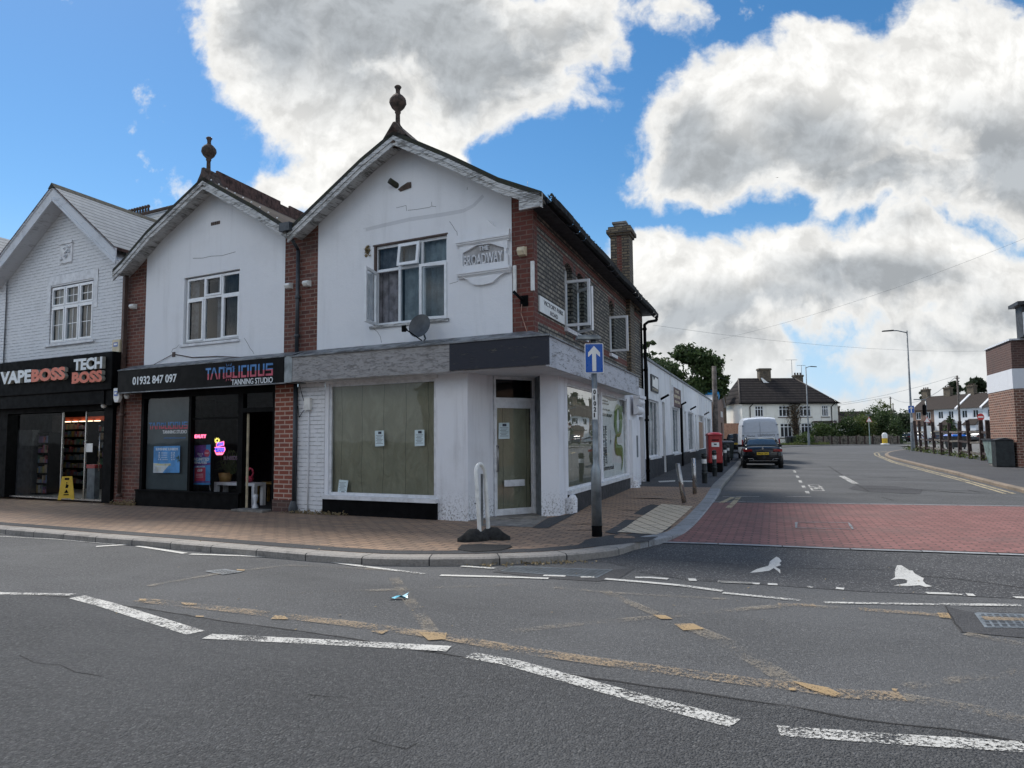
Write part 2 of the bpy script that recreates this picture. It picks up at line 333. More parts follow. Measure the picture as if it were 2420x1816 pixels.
simple('ridge_tile',(.085,.045,.035),.85,var=.3,sc=9,bd=.01); simple('mossy_tile',(.028,.027,.025),.95,var=.35,sc=10,bd=.02,col2=(.042,.046,.022))
simple('terracotta',(.075,.05,.04),.9,var=.35,sc=11,bd=.01,col2=(.035,.03,.024))
simple('lead',(.17,.18,.19),.5,var=.3,sc=4,bd=.01); simple('pipe_dark',(.035,.042,.050),.45,sc=9); simple('pipe_brown',(.075,.045,.035),.6,sc=7)
simple('upvc',(.74,.76,.78),.35,var=.04); simple('white_paint',(.66,.67,.69),.5,var=.08,bd=.002); simple('white_plastic',(.68,.68,.65),.4,var=.08); simple('cream_plastic',(.60,.52,.36),.5,var=.1)
simple('black_gloss',(.003,.003,.004),.4,var=.2,spec=.06); simple('black_matt',(.004,.004,.0045),.6,var=.2,spec=.06); simple('charcoal',(.022,.023,.027),.6,var=.2,bd=.003); simple('rubber',(.016,.016,.015),.85,var=.3,bd=.006,sc=14)
simple('galvanised',(.22,.24,.25),.45,metal=.6,var=.18,sc=4); simple('dish_grey',(.05,.054,.058),.5,var=.15); simple('pole_grey',(.13,.15,.165),.5,var=.15); simple('steel',(.42,.41,.40),.28,metal=.9,var=.15,sc=3)
simple('post_red',(.34,.016,.018),.35,var=.08); simple('sign_blue',(.008,.09,.40),.3,var=.04); simple('sign_white',(.72,.72,.70),.35,var=.04); simple('sign_red',(.45,.02,.02),.35,var=.05)
simple('yellow_plastic',(.62,.40,.015),.4,var=.06); simple('navy',(.018,.025,.045),.45,var=.12); simple('blind',(.16,.17,.18),.8,var=.12,sc=3); simple('curtain',(.20,.20,.22),.9,var=.2,sc=5); simple('net_curtain',(.42,.46,.47),.9,var=.12,sc=4)
simple('curtain_brown',(.05,.043,.036),.9,var=.2,sc=5); simple('room_dark',(.012,.012,.013),.9); simple('room_wall',(.16,.16,.155),.8,var=.08); simple('room_floor',(.10,.10,.10),.5)  # room_dark: near-black colour standing in for the shade of unlit interiors
simple('copper',(.45,.25,.18),.5); simple('wood_dark',(.045,.028,.024),.85,var=.35,sc=8,bd=.01); simple('wood_grey',(.13,.115,.095),.9,var=.3,sc=5,bd=.01); simple('wood_yellow',(.30,.19,.05),.6); simple('pole_wood',(.10,.085,.075),.9,var=.25,sc=5,bd=.01)
simple('tarp_blue',(.03,.28,.60),.5,var=.1); simple('cabinet_green',(.16,.22,.20),.6,var=.3,sc=4,col2=(.09,.12,.115)); simple('cabinet_black',(.012,.016,.017),.6,var=.2)
simple('car_black',(.005,.006,.008),.16,var=.1,spec=.4); simple('car_white',(.50,.54,.60),.3,var=.04); simple('car_silver',(.34,.35,.37),.3,metal=.4,var=.05); simple('car_navy',(.02,.025,.05),.25,var=.1); simple('car_red',(.40,.03,.025),.3,var=.05); simple('car_grey',(.07,.075,.08),.25,metal=.3)
simple('tail_red',(.22,.006,.006),.2); simple('plate_yellow',(.66,.44,.03),.5,var=.03); simple('tyre',(.012,.012,.012),.8); simple('soil_dead',(.16,.125,.075),1,var=.3,sc=14,bd=.02)
simple('brown_sign',(.09,.035,.03),.6); simple('board_tan',(.33,.22,.15),.8,var=.1); simple('flamingo_pink',(.55,.05,.09),.5); simple('litter_blue',(.02,.35,.50),.4); simple('notice_paper',(.56,.66,.68),.6,var=.03)
simple('cyan_blue',(.02,.22,.50),.4); simple('letter_pink',(.45,.045,.09),.4); simple('letter_blue',(.02,.16,.42),.4); simple('letter_orange',(.62,.11,.05),.4,var=.04); simple('letter_white',(.70,.74,.76),.4,var=.03); simple('letter_side',(.30,.29,.25),.5)
simple('grass_soil',(.07,.085,.035),1,var=.35,sc=3,bd=.04); simple('door_brown',(.07,.05,.045),.5); simple('orange_brick_tile',(.40,.22,.15),.9,var=.15,bd=.005); simple('concrete',(.21,.195,.175),.9,var=.2,sc=5,bd=.005)
m_glass('glass'); m_glass('glass_dark',(.42,.45,.47),refl=.6); m_glass('glass_soft',(.88,.92,.9),refl=.42); m_glass('glass_poster',(.92,.95,.95),refl=.22); m_glass('glass_shop',(.85,.87,.88),refl=.10); m_glass('glass_smoke',(.68,.73,.75),refl=.32); m_glass('frosted_inner',(.7,.75,.77),refl=.3)
m_leaf('leaf_dark',(.028,.05,.018),(.065,.10,.032)); m_leaf('leaf_mid',(.04,.07,.022),(.095,.135,.04)); m_leaf('leaf_light',(.05,.08,.02),(.12,.15,.04),(.16,.15,.05)); m_leaf('leaf_far',(.028,.042,.022),(.05,.07,.034)); m_leaf('leaf_dry',(.22,.17,.09),(.32,.25,.14)); m_leaf('ivy_dead',(.11,.08,.055),(.20,.15,.10)); m_leaf('plant_green',(.05,.08,.03),(.10,.14,.05))
simple('bark',(.05,.04,.03),.95,var=.3,bd=.02)
def m_paper():
    m,q,b,o=newmat('window_paper'); t=uv(q); p=pos(q)
    x,y,_=q.xyz(t)
    seam=q.m('LESS_THAN',q.m('ABSOLUTE',q.m('SUBTRACT',q.m('FRACT',q.m('DIVIDE',q.m('ADD',x,q.m('MULTIPLY',q.noise(p,1.2,2),.06)),.56)),.5)),.008)
    n=q.noise(q.v('MULTIPLY',t,(1.5,.7,1)),1.7,6,.6,1.2)
    c=q.mix(q.ss(n,.38,.68),(.31,.29,.215),(.38,.355,.27)); c=q.mix(q.m('MULTIPLY',seam,.8),c,(.05,.05,.04))
    P(q,b,c,.75); bump(q,b,q.noise(q.v('MULTIPLY',t,(2,1,1)),2.3,4,.5,1.5),.06); return m
m_paper()
def m_tactile():
    m,q,b,o=newmat('tactile_buff'); t=uv(q); p=pos(q)
    vr=q.n('ShaderNodeVectorRotate',rotation_type='Z_AXIS'); q.put(vr.inputs['Vector'],t); vr.inputs['Angle'].default_value=R(-12); t=vr.outputs[0]
    br=q.n('ShaderNodeTexBrick'); br.offset=0; q.put(br.inputs['Vector'],t)
    for k,v in (('Scale',1),('Mortar Size',.012),('Brick Width',.27),('Row Height',.2),('Mortar Smooth',.1)): br.inputs[k].default_value=v
    dots=q.n('ShaderNodeTexVoronoi',voronoi_dimensions='2D'); q.put(dots.inputs['Vector'],t); dots.inputs['Scale'].default_value=15; dots.inputs['Randomness'].default_value=0
    dt=q.ss(dots.outputs['Distance'],.2,.4,1,0)
    c=q.mix(q.ss(q.noise(p,2.5,6,.65),.4,.7),(.62,.52,.38),(.46,.38,.28)); c=q.mix(dt,c,(.68,.58,.43)); c=q.mix(br.outputs['Fac'],c,(.10,.085,.07))
    P(q,b,c,.85); bump(q,b,q.m('SUBTRACT',dt,br.outputs['Fac']),.008); return m
m_tactile()
simple('window_dark',(.015,.018,.022),.25,var=.2,spec=.3)
# ---------------------------------------------------------------- frames of the place
Sa=Vector((.336,.942)).normalized(); Sn=Vector((Sa.y,-Sa.x)); K=O+Fa*2.10                            # the side street
def FR(a,n,z=0): p=O+Fa*a+Fn*n; return Vector((p.x,p.y,z))
def SR(a,n,z=0): p=K+Sa*a+Sn*n; return Vector((p.x,p.y,z))
def frame(o,ang):           # generic frame: a along direction, n to its right
    d=Vector((math.cos(ang),math.sin(ang))); nn=Vector((d.y,-d.x)); o=Vector(o)
    return lambda a,n,z=0:Vector((o.x+d.x*a+nn.x*n,o.y+d.y*a+nn.y*n,z))
def g(x,y):
    p=Vector((x,y)); s=(p-K).dot(Sa); a=(p-O).dot(Fa)
    sp=lambda t,w:w*math.log1p(math.exp(max(-40,min(40,t/w))))
    return .0095*(sp(s-3,1.5)-sp(s-125,5))-.006*(sp(-a-2,1.)-sp(-a-40,5))
def gp(x,y,off=0.):          # where the ray of a traced photo pixel meets the sloping ground
    d=ray(x,y); z=off; z=0
    for i in range(40):
        t=(z-CH)/d.z if d.z<-1e-4 else 400/d.y
        t=min(t,400/d.y); px,py=d.x*t,d.y*t; z=.6*z+.4*(g(px,py)+off)
    return Vector((px,py))
def q1(x,y): return x/1.828,y/1.828+1240
def q2(x,y): return x/1.828+1210,y/1.828+1240
def q3(x,y): return x/2.949+1050,y/2.949+1080
def q4(x,y): return x/2.949,y/2.949+1180
def q5(x,y): return x/5.187+2050,y/5.187+860
def q6(x,y): return x/2.404+1500,y/2.404+1100
# ---------------------------------------------------------------- objects
def tag(o,label=None,cat=None,group=None,kind=None):
    if label: o['label']=label
    if cat: o['category']=cat
    if group: o['group']=group
    if kind: o['kind']=kind
    return o
def thing(name,loc,label,cat,group=None,rz=0):
    o=bpy.data.objects.new(name,None); COL.objects.link(o); o.location=loc; o.rotation_euler=(0,0,rz); o.empty_display_size=.2
    return tag(o,label,cat,group)
def copy_tree(o,parent=None):
    c=o.copy(); COL.objects.link(c)
    if parent: c.parent=parent
    for ch in list(o.children): copy_tree(ch,c)
    return c
class MB:
    def __init__(s): s.v=[]; s.f=[]; s.mi=[]; s.uv={}; s.smooth=set()
    def face(s,pts,mi=0,uvs=None,smooth=False):
        i=len(s.v); s.v+=[Vector(p) for p in pts]; s.f.append(list(range(i,i+len(pts)))); s.mi.append(mi)
        if uvs: s.uv[len(s.f)-1]=uvs
        if smooth: s.smooth.add(len(s.f)-1)
        return s
    def raw(s,vs,fs,mi=0,smooth=False):
        i=len(s.v); s.v+=[Vector(p) for p in vs]
        for f in fs:
            s.f.append([i+k for k in f]); s.mi.append(mi)
            if smooth: s.smooth.add(len(s.f)-1)
        return s
    def box(s,fr,a0,a1,n0,n1,z0,z1,mi=0):
        c=[fr(a,n,z) for z in(z0,z1) for n in (n0,n1) for a in (a0,a1)]
        return s.raw(c,[(0,1,3,2),(4,6,7,5),(0,4,5,1),(2,3,7,6),(0,2,6,4),(1,5,7,3)],mi)
    def prism(s,plan,z0,z1,mi=0,cap=True):
        n=len(plan); lo=[(*Vector(p[:2]),z0) for p in plan]; hi=[(*Vector(p[:2]),z1) for p in plan]
        fs=[(i,(i+1)%n,n+(i+1)%n,n+i) for i in range(n)]
        if cap: fs+=[tuple(range(n))[::-1],tuple(range(n,2*n))]
        return s.raw(lo+hi,fs,mi)
    def extr(s,poly,vec,mi=0,cap=True):      # extrude a 3D polygon along a vector
        n=len(poly); vec=Vector(vec); lo=[Vector(p) for p in poly]; hi=[p+vec for p in lo]
        fs=[(i,(i+1)%n,n+(i+1)%n,n+i) for i in range(n)]
        if cap: fs+=[tuple(range(n))[::-1],tuple(range(n,2*n))]
        return s.raw(lo+hi,fs,mi)
    def wall(s,fr,outer,holes,n,depth,mi=0,rev=None):     # polygon wall with window openings and their reveals
        pl=[[Vector((a,z,0)) for a,z in outer]]+[[Vector((a,z,0)) for a,z in h] for h in holes]
        flat=[p for l in pl for p in l]
        for t in tessellate_polygon(pl):
            a_,b_,c_=(flat[i] for i in t)
            if (b_.x-a_.x)*(c_.y-a_.y)-(c_.x-a_.x)*(b_.y-a_.y)<0: t=t[::-1]
            s.face([fr(flat[i].x,n,flat[i].y) for i in t],mi)
        for h in holes:
            for i in range(len(h)):
                a,b=h[i],h[(i+1)%len(h)]
                s.face([fr(a[0],n,a[1]),fr(b[0],n,b[1]),fr(b[0],n-depth,b[1]),fr(a[0],n-depth,a[1])],mi if rev is None else rev)
        return s
    def tube(s,p0,p1,r0,r1=None,seg=10,mi=0,cap=True):
        p0=Vector(p0);p1=Vector(p1); r1=r0 if r1 is None else r1; d=(p1-p0).normalized()
        x=d.orthogonal().normalized(); y=d.cross(x); vs=[]
        for p,r in((p0,r0),(p1,r1)):
            for k in range(seg):
                t=2*math.pi*k/seg; vs.append(p+x*math.cos(t)*r+y*math.sin(t)*r)
        i=len(s.v); s.raw(vs,[(k,(k+1)%seg,seg+(k+1)%seg,seg+k) for k in range(seg)],mi,True)
        if cap:
            s.f.append([i+k for k in range(seg)][::-1]); s.mi.append(mi); s.f.append([i+seg+k for k in range(seg)]); s.mi.append(mi)
        return s
    def path(s,pts,r,seg=6,mi=0):
        for a,b in zip(pts,pts[1:]): s.tube(a,b,r,seg=seg,mi=mi)
        return s
    def lathe(s,c,prof,seg=16,mi=0,sq=None):     # prof: (radius, z)
        vs=[];c=Vector(c)
        for r,z in prof:
            for k in range(seg):
                t=2*math.pi*(k+.5)/seg; x,y=math.cos(t),math.sin(t)
                if sq: m_=max(abs(x),abs(y)); x,y=x/m_,y/m_
                vs.append(c+Vector((x*r,y*r,z)))
        fs=[]
        for j in range(len(prof)-1):
            for k in range(seg): fs.append((j*seg+k,j*seg+(k+1)%seg,(j+1)*seg+(k+1)%seg,(j+1)*seg+k))
        return s.raw(vs,fs,mi,not sq)
    def ribbon(s,pts,w,z,mi=0,step=1.0,taper=0,jit=0,uvlen=False):
        """flat strip following the sloping ground; pts 2D, z offset above the ground"""
        P_=[Vector(p) for p in pts]; out=[]
        for a,b in zip(P_,P_[1:]):
            k=max(1,int((b-a).length/step)); out+=[a.lerp(b,i/k) for i in range(k)]
        out.append(P_[-1]); n=len(out); L=0; prev=None
        for i,p in enumerate(out):
            t=(out[min(i+1,n-1)]-out[max(i-1,0)]).normalized(); nn=Vector((-t.y,t.x))
            ww=(w[0]+(w[1]-w[0])*i/(n-1)) if isinstance(w,tuple) else w
            if jit: ww*=1+random.uniform(-jit,jit); p=p+nn*random.uniform(-jit,jit)*.3*ww
            q_=[p-nn*ww/2,p+nn*ww/2]; q_=[Vector((v.x,v.y,g(v.x,v.y)+z)) for v in q_]
            if prev:
                L2=L+(out[i]-out[i-1]).length; s.face([prev[0],q_[0],q_[1],prev[1]],mi,[(L,0),(L2,0),(L2,ww),(L,ww)] if uvlen else None); L=L2
            prev=q_
        return s
    def text(s,txt,fr,a0,z0,w,h,n,depth=.01,mi=0,bold=0.,shear=0.,mside=None,fit=True):
        vs,fs,sd=text_mesh(txt,bold,shear)
        x0=min(v.x for v in vs);x1=max(v.x for v in vs);y0=min(v.y for v in vs);y1=max(v.y for v in vs)
        o=[fr(a0+(v.x-x0)/(x1-x0)*w,n+(v.z*2)*depth/2+depth/2,z0+(v.y-y0)/(y1-y0)*h) for v in vs]
        i=len(s.v); s.v+=o
        for f,z in zip(fs,sd): s.f.append([i+k for k in f]); s.mi.append(mi if z or mside is None else mside)
        return s
    def leaf(s,c,sz,mi=0,up=.3):
        d=Vector((random.gauss(0,1),random.gauss(0,1),random.gauss(0,1)+up)).normalized(); x=d.orthogonal().normalized(); x.rotate(Matrix.Rotation(random.uniform(0,6.28),3,d)); y=d.cross(x)
        c=Vector(c); a=sz*random.uniform(.6,1.3); return s.face([c-x*a,c-y*a*.55,c+x*a,c+y*a*.55],mi)
    def build(s,name,mats,parent=None,local=False,sm=False,bev=0,sub=0,label=None,kind=None):
        me=bpy.data.meshes.new(name)
        off=Vector((0,0,0))
        if parent is not None and not local:
            off=Vector(parent.location); 
            if parent.parent: off=off+Vector(parent.parent.location)
        me.from_pydata([v-off for v in s.v],[],s.f)
        for m_ in (mats if isinstance(mats,(list,tuple)) else [mats]): me.materials.append(M[m_])
        me.polygons.foreach_set('material_index',s.mi)
        me.polygons.foreach_set('use_smooth',[sm or (i in s.smooth) for i in range(len(s.f))])
        ul=me.uv_layers.new(name='uv'); uvd=[0.]*(2*len(me.loops)); Z=Vector((0,0,1))
        for p in me.polygons:
            cu_=s.uv.get(p.index)
            nn=p.normal
            if abs(nn.z)>.985: t=Vector((1,0,0)); b=Vector((0,1,0))
            else:
                t=Z.cross(nn).normalized(); b=nn.cross(t)
            for j,li in enumerate(p.loop_indices):
                if cu_: u_,v_=cu_[j]
                else:
                    co=s.v[s.f[p.index][j]]; u_,v_=co.dot(t),co.dot(b)
                uvd[2*li]=u_; uvd[2*li+1]=v_
        ul.data.foreach_set('uv',uvd)
        me.update(); 
        if sub or bev:
            import bmesh
            bm=bmesh.new(); bm.from_mesh(me); bmesh.ops.remove_doubles(bm,verts=bm.verts,dist=.0005); bmesh.ops.recalc_face_normals(bm,faces=bm.faces); bm.to_mesh(me); bm.free()
        o=bpy.data.objects.new(name,me); COL.objects.link(o)
        if parent is not None: o.parent=parent
        if bev:
            k=o.modifiers.new('bevel','BEVEL'); k.width=bev; k.segments=2; k.limit_method='ANGLE'
        if sub:
            k=o.modifiers.new('sub','SUBSURF'); k.levels=k.render_levels=sub
        if label: o['label']=label
        if kind: o['kind']=kind
        return o
_tc={}
def text_mesh(txt,bold=0.,shear=0.):
    key=(txt,bold,shear)
    if key in _tc: return _tc[key]
    cu_=bpy.data.curves.new('t','FONT'); cu_.body=txt; cu_.extrude=.5; cu_.offset=bold; cu_.shear=shear; cu_.resolution_u=3; cu_.align_x='LEFT'
    ob=bpy.data.objects.new('t',cu_); COL.objects.link(ob); dg=bpy.context.evaluated_depsgraph_get(); me=ob.evaluated_get(dg).to_mesh()
    vs=[v.co.copy() for v in me.vertices]; fs=[list(p.vertices) for p in me.polygons]; sd=[abs(p.normal.z)>.5 for p in me.polygons]
    bpy.data.objects.remove(ob); bpy.data.curves.remove(cu_)
    _tc[key]=(vs,fs,sd); return _tc[key]
def struct(name,mb,mats,**k): o=mb.build(name,mats,**k); o['kind']='structure'; return o
def boxm(fr,*a): return MB().box(fr,*a)
# ---------------------------------------------------------------- photo pixel -> wall planes (for tracing what is drawn on a wall)
def hitp(orig,dirv,x,y):
    n=Vector((dirv.y,-dirv.x,0)); o=Vector((orig.x,orig.y,0)); d=ray(x,y); c=Vector((0,0,CH)); t=(o-c).dot(n)/d.dot(n); p=c+d*t
    return ((p-o).dot(Vector((dirv.x,dirv.y,0))),p.z)
def hF(x,y,n=0.): return hitp(O+Fn*n,Fa,x,y)
def hS(x,y,n=0.): return hitp(K+Sn*n,Sa,x,y)
# ---------------------------------------------------------------- ground
def sheet(name,fn,mats,xs,ys,z=0.,kind='structure'):
    b=MB(); nx,ny=len(xs),len(ys)
    vs=[(x,y,g(x,y)+z) for y in ys for x in xs]
    b.raw(vs,[(j*nx+i,j*nx+i+1,(j+1)*nx+i+1,(j+1)*nx+i) for j in range(ny-1) for i in range(nx-1)])
    return struct(name,b,mats)
def axis(a,b,fine,lo,hi,coarse=25.):
    o=[];x=a
    while x<b: o.append(x); x+=fine if lo<=x<hi else (min(coarse,max(fine,(abs(x-lo) if x<lo else abs(x-hi))*.35+fine)))
    return o+[b]
sheet('road',None,'asphalt_road',axis(-900,900,1.,-30,60),axis(-300,1500,1.,-6,110))
def gsub(poly,z,step=1.2):
    """triangulated ground polygon that follows the slope"""
    xs=[p[0] for p in poly]; ys=[p[1] for p in poly]; b=MB()
    # clip a grid of cells against the polygon by slicing it in strips
    def clip(pl,ax,v,keep):
        out=[]
        for i in range(len(pl)):
            a,c=pl[i],pl[(i+1)%len(pl)]; ia=(a[ax]-v)*keep>=0; ic=(c[ax]-v)*keep>=0
            if ia: out.append(a)
            if ia!=ic:
                t=(v-a[ax])/(c[ax]-a[ax]); out.append((a[0]+(c[0]-a[0])*t,a[1]+(c[1]-a[1])*t))
        return out
    tr=tessellate_polygon([[Vector((x,y,0)) for x,y in poly]])
    for t in tr:
        tri=[tuple(poly[i][:2]) for i in t]
        if (tri[1][0]-tri[0][0])*(tri[2][1]-tri[0][1])-(tri[2][0]-tri[0][0])*(tri[1][1]-tri[0][1])<0: tri.reverse()
        y0=min(p[1] for p in tri);y1=max(p[1] for p in tri); yy=y0
        while yy<y1-1e-6:
            st=clip(clip(tri,1,yy,1),1,yy+step,-1)
            if len(st)>2:
                xx=min(p[0] for p in st);x1=max(p[0] for p in st)
                while xx<x1-1e-6:
                    ce=clip(clip(st,0,xx,1),0,xx+step,-1)
                    if len(ce)>2: b.face([(x,y,g(x,y)+z) for x,y in ce])
                    xx+=step
            yy+=step
    return b
ZP=.10
V2=lambda L:[(p[0],p[1]) for p in L]
# kerb line of the corner (top outer arris), traced left to right and then up the side street
kl=[(0,1249.5),(81,1256),(217,1268),(363,1278.5),(468,1288),(610,1299.5),(750,1311),(870,1318.5),(960,1320),(1050,1319.5),(1131,1319),(1209,1316.5),(1290,1314),(1341.6,1310),(1400,1305),(1457,1298.5),(1500,1292),(1535,1285.5),(1565,1278.5),(1592.5,1268),(1619.7,1255),(1640,1238),(1660,1217),(1684,1187),(1704,1160)]
kp=[gp(x,y,ZP if x<1500 else .05) for x,y in kl]
e=kp[-1]; s0=(e-K).dot(Sa); n0=(e-K).dot(Sn)
kp=[kp[0]-Fa*30*Vector((1,0)).normalized().dot(Vector((1,0)))]+kp
kp[0]=kp[1]+(kp[1]-kp[3]).normalized()*30
SP2=lambda a,n:(K+Sa*a+Sn*n)
kp+=[SP2(s0+1.5,2.55),SP2(16,2.58),SP2(24,2.6),SP2(36,2.6),SP2(48,2.6),SP2(60,2.4),SP2(72,2.2)]
def smooth(pts,it=2):
    for _ in range(it):
        o=[pts[0]]
        for a,b in zip(pts,pts[1:]): o+=[a*.75+b*.25,a*.25+b*.75]
        pts=o+[pts[-1]]
    return pts
KP=smooth(kp,2)
def offs(pts,d):
    o=[]
    for i,p in enumerate(pts):
        t=(pts[min(i+1,len(pts)-1)]-pts[max(i-1,0)]).normalized(); o.append(p+Vector((-t.y,t.x))*d)
    return o
def kerbh(p):     # the kerb drops to the carriageway at the crossing
    s=(p-K).dot(Sa)
    n=(p-K).dot(Sn)
    if n<1.2 : return .105
    if s<-1.0: return .105-.0*s
    if s<.3: return .105-.075*(s+1)/1.3
    if s<6.8: return .03
    if s<9: return .03+.075*(s-6.8)/2.2
    return .105
def kerb(name,pts,mats,w,hf,side=1,mi=None):
    b=MB(); inner=offs(pts,w*side); L=0
    for i in range(len(pts)-1):
        a,c=pts[i],pts[i+1]; ia,ic=inner[i],inner[i+1]; l=(c-a).length; ha,hc=hf(a),hf(c)
        A=lambda p,h:Vector((p.x,p.y,g(p.x,p.y)+h)); t=0 if mi is None else mi(a)
        ch=.025*side; a2,c2=a.lerp(ia,.12),c.lerp(ic,.12)
        b.face([A(a,-.05),A(c,-.05),A(c,hc-.02),A(a,ha-.02)],t,[(L,0),(L+l,0),(L+l,.1),(L,.1)])
        b.face([A(a,ha-.02),A(c,hc-.02),A(c2,hc),A(a2,ha)],t,[(L,.1),(L+l,.1),(L+l,.13),(L,.13)],True)
        b.face([A(a2,ha),A(c2,hc),A(ic,hc),A(ia,ha)],t,[(L,.13),(L+l,.13),(L+l,.43),(L,.43)])
        L+=l
    return struct(name,b,mats),inner
kmi=lambda p:(1 if -1.6<(p-K).dot(Sa)<9.2 and (p-K).dot(Sn)>1.0 else (2 if (p-K).dot(Sa)>=9.2 else 0))
_,KI=kerb('kerb',KP,['kerb_granite','kerb_pale','kerb_concrete'],.29,kerbh,1,kmi)
# pavement behind it: block paving round the corner, tarmac further up the side street
cut=9.8
back=[SR(74,-1.5),SR(cut,-1.5)]
KIv=[p for p in KI]
ci=min(range(len(KIv)),key=lambda i:abs((KIv[i]-K).dot(Sa)-cut)+ (0 if (KIv[i]-K).dot(Sn)>1 else 99))
blk=V2(KIv[:ci+1])+[tuple(SR(cut,-1.5)[:2]),tuple((K+Sa*3-Fa*3)[:2]),tuple(FR(-46,-2.5)[:2])]
def pz(p): return 0
def pave(name,poly,m,z,step=1.0,kind='structure'):
    b=gsub(poly,0,step)
    for v in b.v:
        s=(Vector((v.x,v.y))-K).dot(Sa); n=(Vector((v.x,v.y))-K).dot(Sn)
        h=kerbh(Vector((v.x,v.y))); 
        if n>0: w=min(1,max(0,(n-.9)/1.3)); h=.105*(1-w)+h*w
        else: h=.105
        v.z+=h-.105+z
    return struct(name,b,m)
pave('pavement',blk,'block_paving',.1)
tar=V2(KIv[ci:])+[tuple(SR(74,-1.5)[:2]),tuple(SR(cut,-1.5)[:2])]
pave('pavement',tar,'asphalt_pavement',.1)
# dark tarmac strips and patches in the paving
def trace(pts,off): return [tuple(gp(x,y,off)[:2]) for x,y in pts]
pave('pavement_strip',V2(offs(KP,.33)[2:ci*1-14])+V2(offs(KP,.62)[2:ci*1-14])[::-1],'tarmac_patch',.105)
pave('pavement_patch',trace([q3(*p) for p in [(90,650),(120,618),(250,612),(460,620),(475,632),(400,655),(200,668)]],ZP),'tarmac_black',.112,.4)
pave('pavement_patch',trace([q3(*p) for p in [(990,578),(1180,545),(1210,540),(1500,555),(1420,590),(1180,618),(930,640),(900,632),(960,600)]],ZP),'tarmac_patch',.106,.4)
pave('pavement_patch',trace([q3(*p) for p in [(1120,525),(1380,350),(1440,325),(1520,330),(1395,410),(1205,540)]],ZP),'tarmac_patch',.107,.5)
pave('pavement_patch',trace([q3(*p) for p in [(1180,560),(1200,548),(1320,558),(1330,572),(1190,570)]],ZP),'block_paving',.111,.4)
pave('pavement_patch',trace([q3(*p) for p in [(260,480),(330,440),(560,412),(720,425),(610,492)]],ZP),'concrete',.106,.5)
pave('pavement_patch',trace([q3(*p) for p in [(610,498),(720,430),(880,400),(1020,325),(1050,318),(900,405),(720,500)]],ZP),'tarmac_patch',.107,.5)
pave('tactile_paving',trace([q3(*p) for p in [(1515,332),(1732,338),(1640,420),(1480,553),(1205,540),(1330,450)]],.06),'tactile_buff',.113,.5)
pave('pavement_patch',trace([q3(*p) for p in [(1490,172),(1610,165),(1608,175),(1500,180)]],ZP),'paint_white',.112,.5)
pave('pavement_patch',trace([q3(*p) for p in [(1660,168),(1740,168),(1740,178),(1662,178)]],ZP),'paint_white',.112,.5)
# right-hand pavement of the side street
kr=[q5(*p) for p in [(560,1043),(430,1052),(340,1063),(250,1080),(212,1098),(215,1122),(300,1150),(400,1175),(560,1213),(700,1246),(800,1272),(1000,1312),(1300,1392),(1700,1492),(1900,1532)]]
krp=[gp(x,y,.1) for x,y in kr]
krp=krp+[SP2(6.5,9.9),SP2(3,10.6),SP2(1.2,12.6),SP2(.4,16),SP2(-2,60)]
krp=[krp[0]+Vector((14,8)),]+krp
KR=smooth(krp,2)
_,KRI=kerb('kerb',KR,['kerb_tan'],.2,lambda p:.1,1)
b=gsub(V2(KRI)+[tuple(SR(6,70)[:2]),tuple(SR(60,60)[:2])],.1,2.); struct('pavement',b,'asphalt_pavement')
b=gsub([tuple(SR(23.5,14.6)[:2]),tuple(SR(75,17.0)[:2]),tuple(SR(86,30)[:2]),tuple(SR(95,75)[:2]),tuple(SR(23.5,75)[:2])],.125,3.); struct('car_park_ground',b,'car_park')
# far pavement, in front of the white house
fk=[(1700,1068),(1760,1064),(1810,1062),(1857,1058),(1873,1055),(1935,1051.5),(1990,1049.5),(2043,1047.5),(2100,1047.5),(2160,1047.5),(2230,1046)]
fkp=[Vector((ray(x,y).x,ray(x,y).y))*(D/ray(x,y).y) for (x,y),D in zip(fk,[62,66,70,76,80,84,86,88,88.5,89,91])]
fkp=[Vector((17.5,57)),*fkp,Vector((75,96)),Vector((140,104))]
FKr=smooth(fkp,1)[::-1]
_,FI=kerb('kerb',FKr,['kerb_concrete'],.18,lambda p:.1,-1)
b=gsub(V2(FI)+[(-40,57),(-60,140),(60,170),(260,190),(260,110)],.095,4.); struct('pavement',b,'asphalt_pavement')
b=gsub([(38.2,88.9),(44,90.2),(56,91.3),(58,97),(60,130),(20,130),(22,93),(29,91.5)],.115,3.); struct('grass_verge',b,'grass_soil')
b=gsub([(100,118),(240,125),(260,200),(40,180),(60,135)],.11,6.); struct('grass_field',b,'grass_soil')
